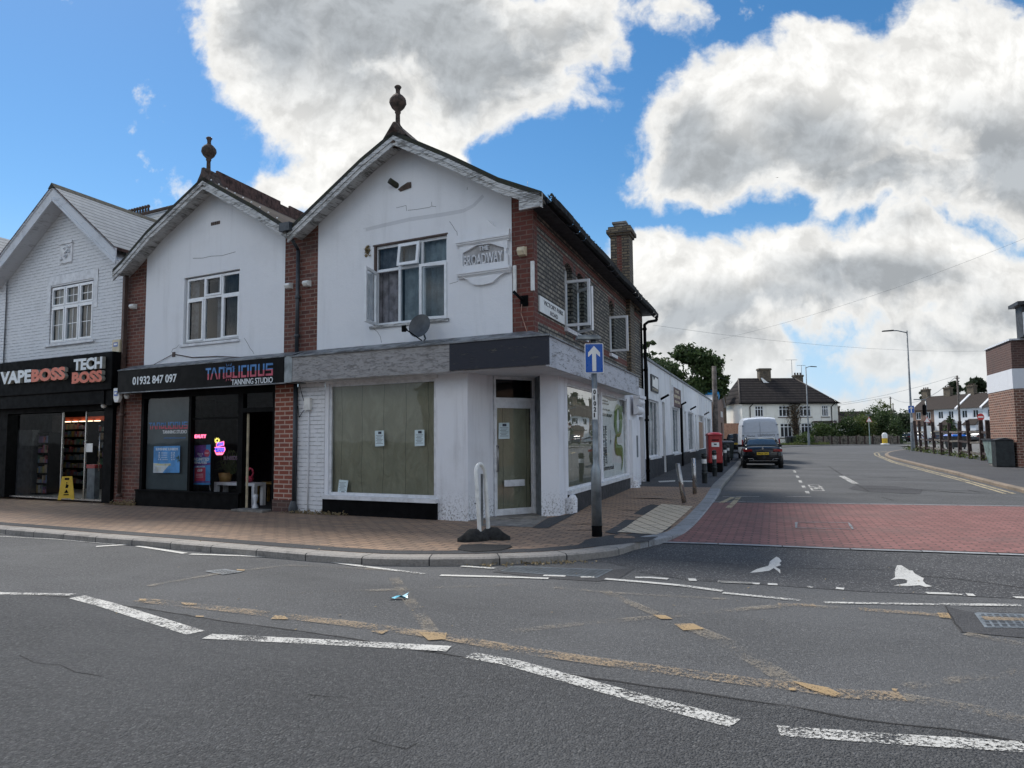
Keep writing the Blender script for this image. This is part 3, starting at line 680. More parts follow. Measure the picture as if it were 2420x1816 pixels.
# ---------------------------------------------------------------- carriageway surfaces and markings
fg=[q1(*p) for p in [(-200,272),(0,296),(330,318),(480,345),(800,392),(1000,425),(1350,470),(1900,560),(2060,585),(2212,612)]]+[q2(*p) for p in [(290,660),(620,705),(900,745),(1200,790),(1500,845),(1900,890),(2212,945),(2500,985)]]
seam=[gp(x,y) for x,y in fg]
b=gsub(V2(seam)+[(9,-8),(-30,-8),(-30,16)],.004,1.5); struct('road_surface',b,'asphalt_coarse')
js=gsub(trace([q3(*p) for p in [(1480,612),(1560,604),(2212,626)]]+[(2420,1320),(2800,1350)]+[q2(*p) for p in [(2600,345),(2212,322),(1500,290),(1100,262),(750,240),(540,205)]]+[q3(*p) for p in [(1330,780),(1150,740),(1000,720),(1250,670)]],0),.004,1.2); struct('road_surface',js,'asphalt_speckled')
def crack(pts,w=.018,j=.5,z=.0062): 
    P_=[gp(x,y) for x,y in pts]; o=[]
    for a,c in zip(P_,P_[1:]):
        k=max(1,int((c-a).length/.12)); d=(c-a).normalized(); nn=Vector((-d.y,d.x))
        o+=[a.lerp(c,i/k)+nn*random.uniform(-1,1)*.02*j for i in range(k)]
    MBc.ribbon(o+[P_[-1]],w,z,0,.2,jit=.5)
MBc=MB()
crack(fg[1:],.022)
for L in ([(80,570),(140,600),(260,610),(330,640),(450,660)],[(1330,740),(1500,750)],[(1590,930),(1760,975),(1800,950)]): crack([q1(*p) for p in L],.007)
for L in ([(1870,355),(1900,400),(1945,465)],[(600,150),(1200,190),(1700,200)]): crack([q2(*p) for p in L],.012)
for L in ([(1100,5),(1200,70),(1260,110),(1330,150)],[(1300,133),(1600,137),(2000,150)],[(1310,155),(1600,165)],[(1400,183),(1470,200)],[(1590,630),(1850,650),(2212,700)],[(1890,140),(1960,155),(2060,160)],[(1420,65),(1560,72)],[(1200,160),(1450,165)]): crack([q6(*p) for p in L],.03)
for L in ([(0,1538),(500,1545),(700,1552),(1240,1590),(1500,1600)],[(0,1395),(180,1395),(470,1393)]): crack([q5(*p) for p in L],.05)
struct('road_crack',MBc,'tarmac_black')
b=gsub(trace([q6(*p) for p in [(1215,135),(1310,150),(1620,165),(1640,140),(1480,120),(1250,115)]],0),.0045,1.); struct('road_patch',b,'tarmac_patch')
b=gsub(trace([q6(*p) for p in [(1900,835),(1765,805),(1850,950),(2500,1010),(2500,845)]],0),.005,.8); struct('road_patch',b,'tarmac_patch')
b=gsub(trace([q3(*p) for p in [(340,805),(470,765),(900,775),(1170,790),(1340,775),(1210,855),(1060,870),(720,850)]],0),.005,.8); struct('road_patch',b,'tarmac_patch')
# raised red table with its pale edging
rt=trace([q3(*p) for p in [(1530,598),(1640,548),(1700,500),(1780,420),(1845,322)]]+[(1900,1191.5),(2150,1195),(2420,1199)],0)+[SR(6.6,9.7)[:2],SR(1.2,11.0)[:2],SR(-.3,12)[:2]]+trace([(2420,1310)],0)
rt=[tuple(p) for p in rt]
struct('raised_table',gsub(rt,.012,1.),'red_paving')
b=MB(); L=[gp(*p) for p in [q3(1490,604),q3(1560,602),q3(1860,611),q3(2212,624),(1980,1299),(2200,1306),(2420,1314)]]+[SP2(-1.0,14)]
b.ribbon(L,.13,.016,0,.6,uvlen=True); L=[gp(*p) for p in [q3(1840,318),(1750,1188),(2000,1192),(2420,1198)]]; b.ribbon(L,.10,.016,0,.6,uvlen=True)
struct('table_edging',b,'kerb_pale')
def marks(name,m,strokes,z=.009,polys=()):
    b=MB()
    for pts,w in strokes: b.ribbon([gp(x,y) for x,y in pts],w,z,0,.8)
    for poly in polys:
        s=gsub(trace(poly,0),z,.6); b.raw(s.v,s.f)
    return struct(name,b,m)
A=lambda f,*L:[f(*p) for p in L]
marks('lane_marking','paint_white_worn',[(A(q1,(-60,294),(0,301),(318,306)),.1),(A(q1,(332,316),(460,350),(845,472)),.16),(A(q1,(895,487),(1400,512),(1940,541)),.145),(A(q1,(2025,568),(2212,602))+A(q2,(250,672),(600,770),(965,865)),.15),(A(q2,(1152,897),(1600,930),(2230,968)),.145)])
marks('lane_marking','paint_white',[(A(q1,(595,95),(800,127)),.09),(A(q1,(822,130),(1305,146)),.09),(A(q1,(1350,152),(1560,182)),.09),(A(q1,(415,97),(575,87)),.12),(A(q1,(1902,222),(2212,230)),.09),(A(q1,(2212,230),(2370,236)),.08),(A(q3,(120,765),(350,782)),.08),(A(q3,(690,831),(845,836)),.08),(A(q3,(950,842),(1045,842)),.08),(A(q3,(1330,846),(1440,846),(1560,856)),.09),
  (A(q3,(1702,861),(1757,862)),.14),(A(q3,(1910,873),(2150,886)),.10),(A(q2,(890,248),(1070,259)),.09),(A(q2,(1105,260),(1147,262)),.1),(A(q2,(1400,278),(1435,281)),.1),(A(q2,(1790,299),(1895,302)),.09),(A(q2,(1965,306),(1998,308)),.12),(A(q2,(2170,318),(2300,322)),.08),(A(q3,(1120,855),(1400,878),(1640,900)),.09)],
  polys=[A(q6,(655,615),(690,595),(760,575),(768,550),(805,523),(820,530),(835,548),(822,560),(832,571),(800,582),(826,596),(828,620),(810,602),(790,588),(765,603),(700,612)),A(q6,(1490,572),(1515,572),(1535,585),(1560,601),(1578,602),(1592,620),(1642,646),(1638,662),(1655,680),(1690,692),(1655,697),(1620,686),(1560,690),(1470,688),(1500,682),(1545,674),(1550,660),(1535,652),(1500,650),(1452,657),(1480,640),(1478,605))])
marks('lane_marking','paint_white_worn',[(A(q3,(1640,900),(1940,940)),.09),(A(q2,(910,298),(1245,331)),.08),(A(q2,(1350,340),(1850,349)),.07),(A(q1,(1560,182),(1832,216)),.08),(A(q2,(1850,348),(2200,352)),.09),(A(q4,(0,245),(400,268),(840,308)),.05),(A(q4,(0,262),(400,283),(800,318)),.05),(A(q6,(1175,62),(1255,106)),.2),(A(q2,(1275,272),(1300,275)),.06),(A(q2,(1895,302),(1945,306)),.06)])
marks('box_junction_marking','paint_yellow_worn',[(A(q1,(600,328),(1060,378),(1500,430),(1900,484),(2212,540))+A(q2,(300,585),(600,625),(1000,680),(1200,702),(1420,735),(1690,748)),.17)])
marks('box_junction_marking','paint_yellow_faint',[(A(q1,(640,268),(940,215),(1240,178),(1560,192),(1800,206)),.10),(A(q1,(1240,300),(1700,284),(2212,262)),.1),(A(q2,(0,464),(300,430),(600,405),(800,388),(1000,368),(1200,350),(1500,368)),.12),(A(q1,(1700,230),(1760,320),(1870,470)),.13),(A(q2,(400,290),(520,345),(640,395)),.12),(A(q2,(780,450),(900,500),(1000,560),(1100,620),(1215,690)),.17),(A(q2,(2250,632),(1700,705)),.12),(A(q2,(1960,474),(2260,530)),.12),(A(q2,(1690,750),(2000,800),(2250,858)),.15),(A(q2,(180,275),(420,297),(930,325)),.08)],.0085)
marks('box_junction_marking','paint_yellow_worn',[(A(q2,(1500,370),(1700,383),(1860,396)),.12),(A(q2,(1150,348),(1310,352)),.1)],.0095)
marks('box_junction_marking','paint_yellow',[],.0105,[A(q1,(1810,470),(1930,472),(1925,500),(1850,505)),A(q1,(1185,397),(1230,398),(1245,414),(1170,413)),A(q1,(1600,465),(1680,462),(1650,478)),A(q1,(845,398),(882,399),(878,404),(845,403)),A(q1,(600,325),(632,325),(628,334),(606,333)),A(q1,(1022,196),(1058,198),(1055,203),(1024,202)),A(q2,(608,394),(665,397),(695,413),(642,412)),A(q2,(700,435),(782,432),(832,456),(740,462)),A(q2,(1210,682),(1260,690),(1370,712),(1420,738),(1395,748),(1340,735),(1270,712)),A(q2,(1195,712),(1228,711),(1225,724),(1200,722)),A(q2,(1640,715),(1668,716),(1660,726),(1645,724)),A(q2,(1838,385),(1885,387),(1899,411),(1848,405)),A(q1,(780,340),(850,344),(848,352),(790,350))])
marks('double_yellow_line','paint_cream_line',[(A(q5,(85,1100),(100,1125),(200,1168),(300,1210),(640,1300),(1200,1450),(1690,1597)),.10),(A(q5,(135,1100),(150,1130),(330,1205),(660,1288),(1230,1437),(1800,1597)),.10),(A(q5,(82,1100),(130,1088),(240,1078)),.12)])
marks('double_yellow_line','paint_cream_line',[(A(q6,(490,218),(545,192),(560,184)),.13),(A(q6,(530,248),(565,215),(592,183)),.13)],.018)
bay=[(A(q6,(500,181),(708,179)),.06),(A(q6,(856,179),(1003,179)),.06)]
d0=[(905,30),(921,58),(938,88),(955,117),(976,148),(997,178)]
for (x0,y0),(x1,y1) in zip(d0,d0[1:]): 
    bay+= [(A(q6,(x0,y0),(x0*.55+x1*.45,y0*.55+y1*.45)),.1)]
bay+=[(A(q6,(986,113),(1047,112)),.08),(A(q6,(1012,146),(1076,146)),.08),(A(q6,(988,113),(1012,146)),.06),(A(q6,(1045,113),(1075,146)),.06),(A(q6,(1005,122),(1050,134)),.12),(A(q6,(1020,137),(1060,124)),.12)]
marks('parking_bay_marking','paint_white_worn',bay)
MBk=MB()
for pts in (A(q6,(918,330),(1215,332),(1240,370),(918,362),(918,330)),): MBk.ribbon([gp(*p) for p in pts],.05,.022,0,.5)
struct('cover_frame',MBk,'lead')
# manholes and gullies
def manhole(pts,label,m='pipe_dark',gr=0,mk=None):
    P_=[gp(*p) for p in pts]; c=sum(P_,Vector((0,0)))/4; t=thing('manhole_cover',(c.x,c.y,g(c.x,c.y)),label,'manhole cover')
    b=MB(); fr=MB(); L=P_+[P_[0]]; fr.ribbon(L,.05,.0085,0,.5); fr.build('frame','pole_grey',t)
    s=gsub(V2(P_),.008,.5); s.build('cover',m,t)
    if gr:
        for i in range(1,gr):
            a=P_[0].lerp(P_[1],i/gr); d=P_[3].lerp(P_[2],i/gr); b.ribbon([a,d],.02,.010,0,.5)
        for i in range(1,gr//2+1):
            a=P_[0].lerp(P_[3],i/(gr//2+1)); d=P_[1].lerp(P_[2],i/(gr//2+1)); b.ribbon([a,d],.016,.0115,0,.5)
        b.build('grating','pole_grey',t)
    if mk:
        s=gsub(trace(mk,0),.0125,.5); s.build('paint_mark','paint_yellow_worn',t)
manhole(A(q3,(480,768),(1165,792),(1060,845),(400,800)),'long ribbed service cover in the road below the kerb corner',gr=20)
manhole(A(q2,(2010,386),(2300,395),(2360,450),(2048,447)),'drain grate crossed by orange paint at the right edge of the road',gr=9,mk=A(q2,(2025,402),(2290,411),(2320,424),(2045,418)))
manhole(A(q4,(1440,505),(1560,493),(1680,512),(1560,528)),'small round-looking iron cover in the road left of the corner shop','black_matt',gr=6)
manhole(A(q6,(930,336),(1208,338),(1230,366),(930,360)),'rectangular cover inlaid with red blocks in the raised table','red_paving')
# ---------------------------------------------------------------- windows
def window(par,fr,a0,a1,z0,z1,n,vb=(),tr=(),fw=.055,mat='upvc',glass='glass_smoke',curt=None,sash=(),skip=(),bars=(0,0),name='window',back=.5,dp=.06,cn=.14,label=None,pn='pane'):
    A_=[a0,*vb,a1]; Z_=[z0,*tr,z1]
    b=MB(); b.box(fr,a0,a0+fw,n-dp,n,z0,z1).box(fr,a1-fw,a1,n-dp,n,z0,z1).box(fr,a0+fw,a1-fw,n-dp,n,z0,z0+fw).box(fr,a0+fw,a1-fw,n-dp,n,z1-fw,z1)
    for a in vb: b.box(fr,a-fw*.5,a+fw*.5,n-dp,n-.001,z0+fw,z1-fw)
    for z in tr:
        for i in range(len(A_)-1): b.box(fr,A_[i]+(fw if i==0 else fw*.5),A_[i+1]-(fw if i==len(A_)-2 else fw*.5),n-dp,n-.002,z-fw*.5,z+fw*.5)
    pn_=MB(); bb=MB()
    for i in range(len(A_)-1):
        for j in range(len(Z_)-1):
            x0=A_[i]+fw*.5;x1=A_[i+1]-fw*.5;y0=Z_[j]+fw*.5;y1=Z_[j+1]-fw*.5
            if (i,j) in skip: continue
            if sash=='all' or (i,j) in sash:
                s=fw*.85; m_=n+.018
                for q_ in ((x0,x0+s,y0,y1),(x1-s,x1,y0,y1),(x0+s,x1-s,y0,y0+s),(x0+s,x1-s,y1-s,y1)): b.box(fr,q_[0],q_[1],n-.04,m_,q_[2],q_[3])
            pn_.face([fr(x0,n-.03,y0),fr(x1,n-.03,y0),fr(x1,n-.03,y1),fr(x0,n-.03,y1)])
            for k in range(1,bars[0]+1): xx=x0+(x1-x0)*k/(bars[0]+1); bb.box(fr,xx-.009,xx+.009,n-.028,n-.02,y0,y1)
            for k in range(1,bars[1]+1): yy=y0+(y1-y0)*k/(bars[1]+1); bb.box(fr,x0,x1,n-.0275,n-.0195,yy-.009,yy+.009)
    if bb.f: b.raw(bb.v,bb.f)
    w=b.build(name,mat,par,label=label)
    pn_.build(pn,glass,w)
    if curt:
        for (c0,c1,cm) in (curt if isinstance(curt,(list,tuple)) else [(0,1,curt)]):
            c=MB(); k=max(4,int((a1-a0)*(c1-c0)/.05)); prev=None
            for i in range(k+1):
                a=a0+(a1-a0)*(c0+(c1-c0)*i/k); dn=n-cn-.02*math.sin(i*1.9)-.01*math.sin(i*.7)
                cur=(fr(a,dn,z0+.02),fr(a,dn,z1-.02))
                if prev: c.face([prev[0],cur[0],cur[1],prev[1]],0,None,True)
                prev=cur
            c.build('curtain' if 'blind' not in cm else 'blind',cm,w)
    return w
rect=lambda a0,a1,z0,z1:[(a0,z0),(a1,z0),(a1,z1),(a0,z1)]
BZ=Vector((0,0,0))
Sa3=Vector((Sa.x,Sa.y,0))
def gable_roof(par,prof,n,length,mat,th=.10,name='roof',fr=FR):
    """sloping roof slab: profile (a,z) in the front plane, run back along the party walls"""
    b=MB(); k=len(prof)
    top=[fr(a,n,z) for a,z in prof]; bot=[fr(a,n,z-th) for a,z in prof]
    for i in range(k-1):
        b.face([top[i],top[i+1],top[i+1]+Sa3*length,top[i]+Sa3*length]); b.face([bot[i+1],bot[i],bot[i]+Sa3*length,bot[i+1]+Sa3*length],1)
        b.face([bot[i],bot[i+1],top[i+1],top[i]],2)
    b.face([bot[0],top[0],top[0]+Sa3*length,bot[0]+Sa3*length],2); b.face([top[-1],bot[-1],bot[-1]+Sa3*length,top[-1]+Sa3*length],2)
    return b
def band(prof,d,n0,n1,fr=FR,mi=0,ends=True,d1=None):
    """board that follows a roof verge, hanging d below the profile"""
    b=MB()
    for i,((a,z),(c,y)) in enumerate(zip(prof,prof[1:])):
        q_=[(a,z),(c,y),(c,y-d),(a,z-d)]
        b.extr([fr(u,n1,v) for u,v in q_],fr(0,n0,0)-fr(0,n1,0),mi,True)
    return b
# ================================================================ corner building
GZ=.105
cb=thing('corner_shop',FR(-.7,0,0),'white rendered corner building with grey and black fascia, papered windows and moulded shield','building')
def zA4(x,y): return x/4.368+260,y/4.368+620
def z6(x,y): return x/3.456+680,y/3.456+420
def z7(x,y): return x/3.192+680,y/3.192+780
def r1(x,y): return x/3.772+1100,y/3.772+420
def r2(x,y): return x/3.608+1200,y/3.608+780
# gable wall, render panel between brick strips
uw=(-1.60,.22,3.99,5.66)
pr3=[(-3.62,6.22),(-1.6,7.40),(-.76,7.80),(.52,7.08),(1.63,6.40),(2.50,5.99)]
def under(prof,a,off): 
    for (x0,z0),(x1,z1) in zip(prof,prof[1:]):
        if x0<=a<=x1: return z0+(z1-z0)*(a-x0)/(x1-x0)-off
b=MB(); b.wall(FR,[(-3.14,3.3),(1.66,3.3),(1.66,under(pr3,1.66,.09)),(.52,6.99),(-.76,7.71),(-1.6,7.31),(-3.14,under(pr3,-3.14,.09))],[rect(*uw)],.012,.14)
b.build('gable_wall','render_white',cb)
MB().wall(FR,[(-3.68,3.3),(-3.05,3.3),(-3.05,under(pr3,-3.05,.09)),(-3.62,6.13),(-3.68,6.1)],[],0,.1).build('brick_strip','red_brick',cb); MB().wall(FR,[(1.58,3.3),(2.10,3.3),(2.10,under(pr3,2.1,.09)),(1.58,under(pr3,1.58,.09))],[],0,.1).build('brick_corner','bright_red_brick',cb)
# side wall, yellow stock brick with red bands
def arch(a0,a1,z0,z1,rise=.12): m=(a0+a1)/2; return [(a0,z0),(a1,z0),(a1,z1-rise),(a1-(a1-a0)*.2,z1-rise*.3),(m,z1),(a0+(a1-a0)*.2,z1-rise*.3),(a0,z1-rise)]
ops=[arch(2.14,2.79,3.97,5.42),arch(3.17,3.83,3.97,5.42),arch(6.65,7.28,3.93,5.42)]
L3=12.15
def sband(z0,z1,a0,a1,m,n,holes=()): 
    b=MB(); b.wall(SR,rect(a0,a1,z0,z1),holes,n,.2); return b
b=MB(); b.wall(SR,rect(.23,L3,3.3,5.42+.06),ops,0,.2); b.wall(SR,rect(.23,L3,5.52,5.62),[],0,.1); b.wall(SR,rect(.23,L3,5.74,5.95),[],0,.1)
b.build('side_wall','stock_brick',cb)
b=MB(); b.wall(SR,rect(0,.23,3.3,5.95),[],.003,.1)
for z0,z1 in ((5.48,5.52),(5.62,5.74)): b.wall(SR,rect(.23,L3,z0,z1),[],.003,.1)
for o in ops:
    a0,a1=o[0][0],o[1][0]; b.wall(SR,[(a0-.1,5.28),(a0,5.30),(a0+(a1-a0)*.2,5.385),((a0+a1)/2,5.42),(a1-(a1-a0)*.2,5.385),(a1,5.30),(a1+.1,5.28),(a1+.1,5.477),(a0-.1,5.477)],[],.004,.05)
for a0,a1 in ((.23,2.14),(2.79,3.17),(3.83,6.65),(7.28,9.2)): b.wall(SR,rect(a0,a1,3.80,3.95),[],.003,.1)
b.build('red_brick_band','bright_red_brick',cb)
b=MB(); b.box(SR,9.15,9.85,0,.13,3.3,5.9); b.build('chimney_breast','chimney_brick',cb)
# closed back of the building
b=MB(); b.face([FR(-3.6,-1.6,3.2),FR(1.4,-1.6,3.2),FR(1.4,-1.6,6.0),FR(-3.6,-1.6,6.0)]); b.face([FR(-3.6,-1.6,3.2),FR(1.4,-1.6,3.2),FR(1.4,-.02,3.2),FR(-3.6,-.02,3.2)]); b.build('unlit_room_backing','room_dark',cb)  # near-black planes added behind the window, painted as an unlit room
b=MB(); b.face([SR(L3,0,.1),SR(L3,-9,.1),SR(L3,-9,6.6),SR(L3,0,5.95)]); b.face([FR(-3.72,-1,.1),FR(-3.72,-1,6.4),FR(-3.72,-1,6.4)+Sa3*L3,FR(-3.72,-1,.1)+Sa3*L3]); b.build('rear_wall','chimney_brick',cb)
gable_roof(cb,pr3,.46,L3+.7,None).build('roof',['tile_brown','timber_white','mossy_tile'],cb)
bg=band([(a,z-.02) for a,z in pr3],.27,.41,.445); 
b=MB(); b.raw(bg.v,bg.f); bb=band([(a,z-.10) for a,z in pr3],.09,.445,.465); b.raw(bb.v,bb.f)
b.build('bargeboard','timber_white',cb)
b=MB(); b.extr([FR(2.05,.40,5.72),FR(2.46,.40,5.73),FR(2.46,.40,5.98),FR(2.05,.40,6.02)],FR(0,.06,0)-FR(0,0,0)); b.build('eaves_end','timber_white',cb)
# soffits
b=MB()
for (a,z),(c,y) in zip(pr3,pr3[1:]): b.face([FR(a,.42,z-.13),FR(c,.42,y-.13),FR(c,-.02,y-.13),FR(a,-.02,z-.13)])
b.build('verge_soffit','timber_white',cb)
b=MB(); b.box(SR,-.05,L3+.3,-.05,.34,5.86,5.90); b.box(SR,-.3,L3+.3,.34,.365,5.80,5.95); b.build('eaves_soffit','charcoal',cb)
# gutter with moss
b=MB()
for k in range(26):
    a0,a1=-.45+k*.5,-.45+(k+1)*.5-.002; sag=.02*math.sin(k*.9)
    pts=[(.36,5.92+sag),(.36,5.82+sag),(.40,5.775+sag),(.46,5.775+sag),(.50,5.82+sag),(.505,5.94+sag)]
    for (n0,z0),(n1,z1) in zip(pts,pts[1:]): b.face([SR(a0,n0,z0),SR(a1,n0,z0),SR(a1,n1,z1),SR(a0,n1,z1)])
b.build('gutter','black_matt',cb)
b=MB(); random.seed(5)
for i in range(800):
    a=random.uniform(-.4,12.4); b.leaf(SR(a,random.uniform(.37,.49),5.93+random.uniform(0,.05)),.03)
b.build('gutter_moss','mossy_tile',cb,kind='stuff')
# finial and ridge
def finial(par,base,h=1.0,name='finial'):
    b=MB(); s=h
    b.lathe(base,[(.16,-.25),(.13,-.02),(.10,.04),(.075,.08),(.10,.12),(.06,.17),(.048,.22),(.045,.40),(.065,.44),(.05,.46),(.13,.54),(.175,.63),(.165,.71),(.11,.78),(.055,.82),(.042,.87),(.05,.93),(.075,.97),(.05,1.0),(0,1.0)],12)
    return b.build(name,'terracotta',par)
f3=FR(-.77,.30,7.86); finial(cb,(f3.x,f3.y,7.80),.95)
b=MB(); 
pk=lambda a,z,n=.46:FR(a,n,z)
b.extr([pk(-1.02,7.68),pk(-.77,7.98),pk(-.77,8.02),pk(-.9,8.02),pk(-.5,7.64)][0:2]+[pk(-.72,7.98),pk(-.44,7.66)],Sa3*1.4); 
b.build('saddle_tile','terracotta',cb)
b=MB()
for k in range(38):
    o_=Sa3*(k*.34)
    b.extr([pk(-.90,7.78)+o_,pk(-.77,7.90)+o_,pk(-.64,7.76)+o_],Sa3*.33)
b.build('ridge_tiles','ridge_tile',cb)
# stack chimney on the side wall
def chimney(par,fr,a0,a1,n0,n1,z0,z1,m='chimney_brick',strip=True,pots=2,cap='chimney_brick',name='chimney'):
    b=MB(); b.box(fr,a0,a1,n0,n1,z0,z1-.42)
    for i,(e_,h0,h1) in enumerate(((.05,.42,.34),(.11,.34,.22),(.06,.22,.12))): b.box(fr,a0-e_,a1+e_,n0-e_,n1+e_,z1-h0,z1-h1)
    c=b.build(name,m,par)
    if strip:
        s=MB(); s.box(fr,a0-.012,a0,(n0+n1)/2-.09,(n0+n1)/2+.06,z1-1.75,z1-.42); s.build('brick_stripe','bright_red_brick',c)
    p=MB()
    for k in range(pots):
        q_=fr(a0+(a1-a0)*(k+.5)/pots,(n0+n1)/2,z1-.12)
        p.lathe(q_,[(.14,0),(.15,.02),(.12,.05),(.11,.30),(.13,.33),(.10,.34)],10)
    if pots: p.build('chimney_pot','terracotta',c)
    return c
ch=chimney(cb,SR,9.95,10.6,-.60,.0,5.6,8.5,pots=0)
b=MB(); b.box(SR,10.1,10.45,-.5,-.12,8.38,8.52); b.box(SR,10.05,10.5,-.56,-.1,8.52,8.58); b.box(SR,10.2,10.4,-.12,-.04,8.4,8.48); b.build('chimney_cap','concrete',ch)
b=MB(); b.extr([SR(9.7,-.62,6.1),SR(10.8,-.62,6.1),SR(10.8,.14,5.75),SR(9.7,.14,5.75)],Vector((0,0,.25))); b.build('chimney_shoulder','chimney_brick',cb)
b=MB(); q_=SR(6.4,-2.2,6.0); b.tube((q_.x,q_.y,6.6),(q_.x,q_.y,8.9),.006,.004,5); b.build('aerial','pipe_dark',cb)
# upstairs front window with open casements
w=window(cb,FR,*uw[:2],*uw[2:],-.05,vb=(-.98,-.42),tr=(5.14,),skip=[(0,0)],sash=[(2,0)],curt=[(0,.33,'curtain'),(.36,.66,'net_curtain'),(.66,1,'net_curtain')],label='white window with its left casement hanging open')
b=MB(); b.box(FR,uw[0]-.012,uw[0]+.04,-.10,.0,uw[2],uw[3]); b.box(FR,uw[0]-.02,uw[1]+.02,-.08,.016,uw[3]-.001,uw[3]+.03); b.build('timber_surround','pipe_brown',w)
def leafwin(par,hinge,ang,wd,z0,z1,name='open_casement',mat='upvc',s=.055,glass='glass_smoke',hy=None):
    d=Vector((math.cos(ang),math.sin(ang))); nn=Vector((d.y,-d.x)); fr=lambda a,n,z:Vector((hinge.x+d.x*a+nn.x*n,hinge.y+d.y*a+nn.y*n,z))
    b=MB(); b.box(fr,0,s,-.025,.025,z0,z1).box(fr,wd-s,wd,-.025,.025,z0,z1).box(fr,s,wd-s,-.025,.025,z0,z0+s).box(fr,s,wd-s,-.025,.025,z1-s,z1)
    o=b.build(name,mat,par); p=MB(); p.face([fr(s,0,z0+s),fr(wd-s,0,z0+s),fr(wd-s,0,z1-s),fr(s,0,z1-s)]); p.build('pane',glass,o)
    return o
angF=math.atan2(Fa.y,Fa.x); angS=math.atan2(Sa.y,Sa.x)
leafwin(cb,FR(-1.56,-.03,0),angF-R(74),.56,4.0,5.12)
# vent sash pushed out at the top
fv=lambda a,n,z:FR(a,n+.02+(5.62-z)*.13,z)
b=MB(); b.box(fv,-.96,-.90,-.05,0,5.16,5.62).box(fv,-.50,-.44,-.05,0,5.16,5.62).box(fv,-.90,-.50,-.05,0,5.16,5.22).box(fv,-.90,-.50,-.05,0,5.56,5.62)
o=b.build('open_vent_sash','upvc',cb); p=MB(); p.face([fv(-.9,-.02,5.22),fv(-.5,-.02,5.22),fv(-.5,-.02,5.56),fv(-.9,-.02,5.56)]); p.build('pane','glass_smoke',o)
leafwin(cb,FR(.20,-.02,0),angF+math.pi+R(9),.60,4.0,5.12)
b=MB(); b.box(FR,-1.68,.27,-.04,.05,3.93,3.985); b.build('window_sill','timber_white',cb)
# side windows and casements opened outwards
for i,o in enumerate(ops):
    a0,a1=o[0][0],o[1][0]
    window(cb,SR,a0,a1,3.99,5.40,-.13,tr=(4.98,),skip=[(0,0)],curt='curtain_brown')
leafwin(cb,SR(2.18,-.02,0),angS-R(92),.56,3.99,4.97)
leafwin(cb,SR(3.22,-.02,0),angS-R(128),.56,3.99,4.97)
leafwin(cb,SR(6.70,-.02,0),angS-R(92),.52,3.97,4.93)
MB().box(SR,2.06,3.95,-.02,.07,3.88,3.965).build('window_sill','white_paint',cb); MB().box(SR,6.55,7.4,-.02,.07,3.84,3.925).build('window_sill','white_paint',cb)
# ---- moulded shield with THE BROADWAY
def s9(x,y): return x/10.373+1080,y/10.373+540
sh=MB(); tr9=lambda *L:[hF(*s9(*p),.03) for p in L]
top=[hF(*z6(*p),.03) for p in [(1400,505),(1440,470),(1520,455),(1565,385),(1600,372),(1640,350),(1665,375),(1700,405),(1750,425),(1800,430),(1805,415),(1816,418),(1816,470)]]
bot=tr9((105,1205),(170,1225),(270,1270),(350,1330),(430,1385),(520,1400),(640,1395),(770,1370),(880,1340),(970,1270),(1070,1170),(1170,1110),(1290,1075))
out=[hF(*s9(95,400),.03)]+[hF(*s9(85,600),.03),hF(*s9(130,700),.03),hF(*s9(100,800),.03),hF(*s9(80,1060),.03)]+bot+[hF(*s9(1280,900),.03),hF(*s9(1262,650),.03),hF(*s9(1222,610),.03),hF(*s9(1225,520),.03),hF(*s9(1262,480),.03),hF(*s9(1262,240),.03)]+top[::-1]
insc=[hF(*s9(*p),.03) for p in [(168,940),(1180,815),(1180,485),(900,400),(830,382),(500,432),(168,620)]]
sh.wall(FR,out,[insc],.075,.05)
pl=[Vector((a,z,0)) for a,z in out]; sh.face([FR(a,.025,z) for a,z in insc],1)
for i in range(len(out)): 
    a,c=out[i],out[(i+1)%len(out)]; sh.face([FR(a[0],.075,a[1]),FR(c[0],.075,c[1]),FR(c[0],.01,c[1]),FR(a[0],.01,a[1])])
simple('shield_recess_shade',(.42,.41,.41),.9,bd=.004); shp=sh.build('shield',['render_white','shield_recess_shade'],cb)  # recess coloured darker: painted shade that makes the letters readable
md=MB()
for (x0,y0,x1,y1) in ((5,310,1300,135),(25,1085,1305,915)):
    a0,z0=hF(*s9(x0,y0),.06); a1,z1=hF(*s9(x1,y1),.06); z=(z0+z1)/2
    for d0,d1,pp in ((0,.03,.10),(.03,.055,.125),(.055,.085,.105),(.085,.10,.085),(.11,.125,.075)): md.box(FR,a0,a1,.03,pp,z-d1,z-d0)
md.build('moulding','render_white',shp)
tx=MB()
a0,z0=hF(*s9(190,895),.035); a1,z1=hF(*s9(1140,800),.035); tx.text('BROADWAY',FR,a0,(z0+z1)/2-.03,a1-a0,.21,.025,.05,bold=.01)
a0,z0=hF(*s9(525,585),.035); a1,_=hF(*s9(825,560),.035); tx.text('THE',FR,a0+.03,z0+.012,a1-a0-.06,.085,.025,.05,bold=.01)
tx.build('lettering','white_paint',shp)
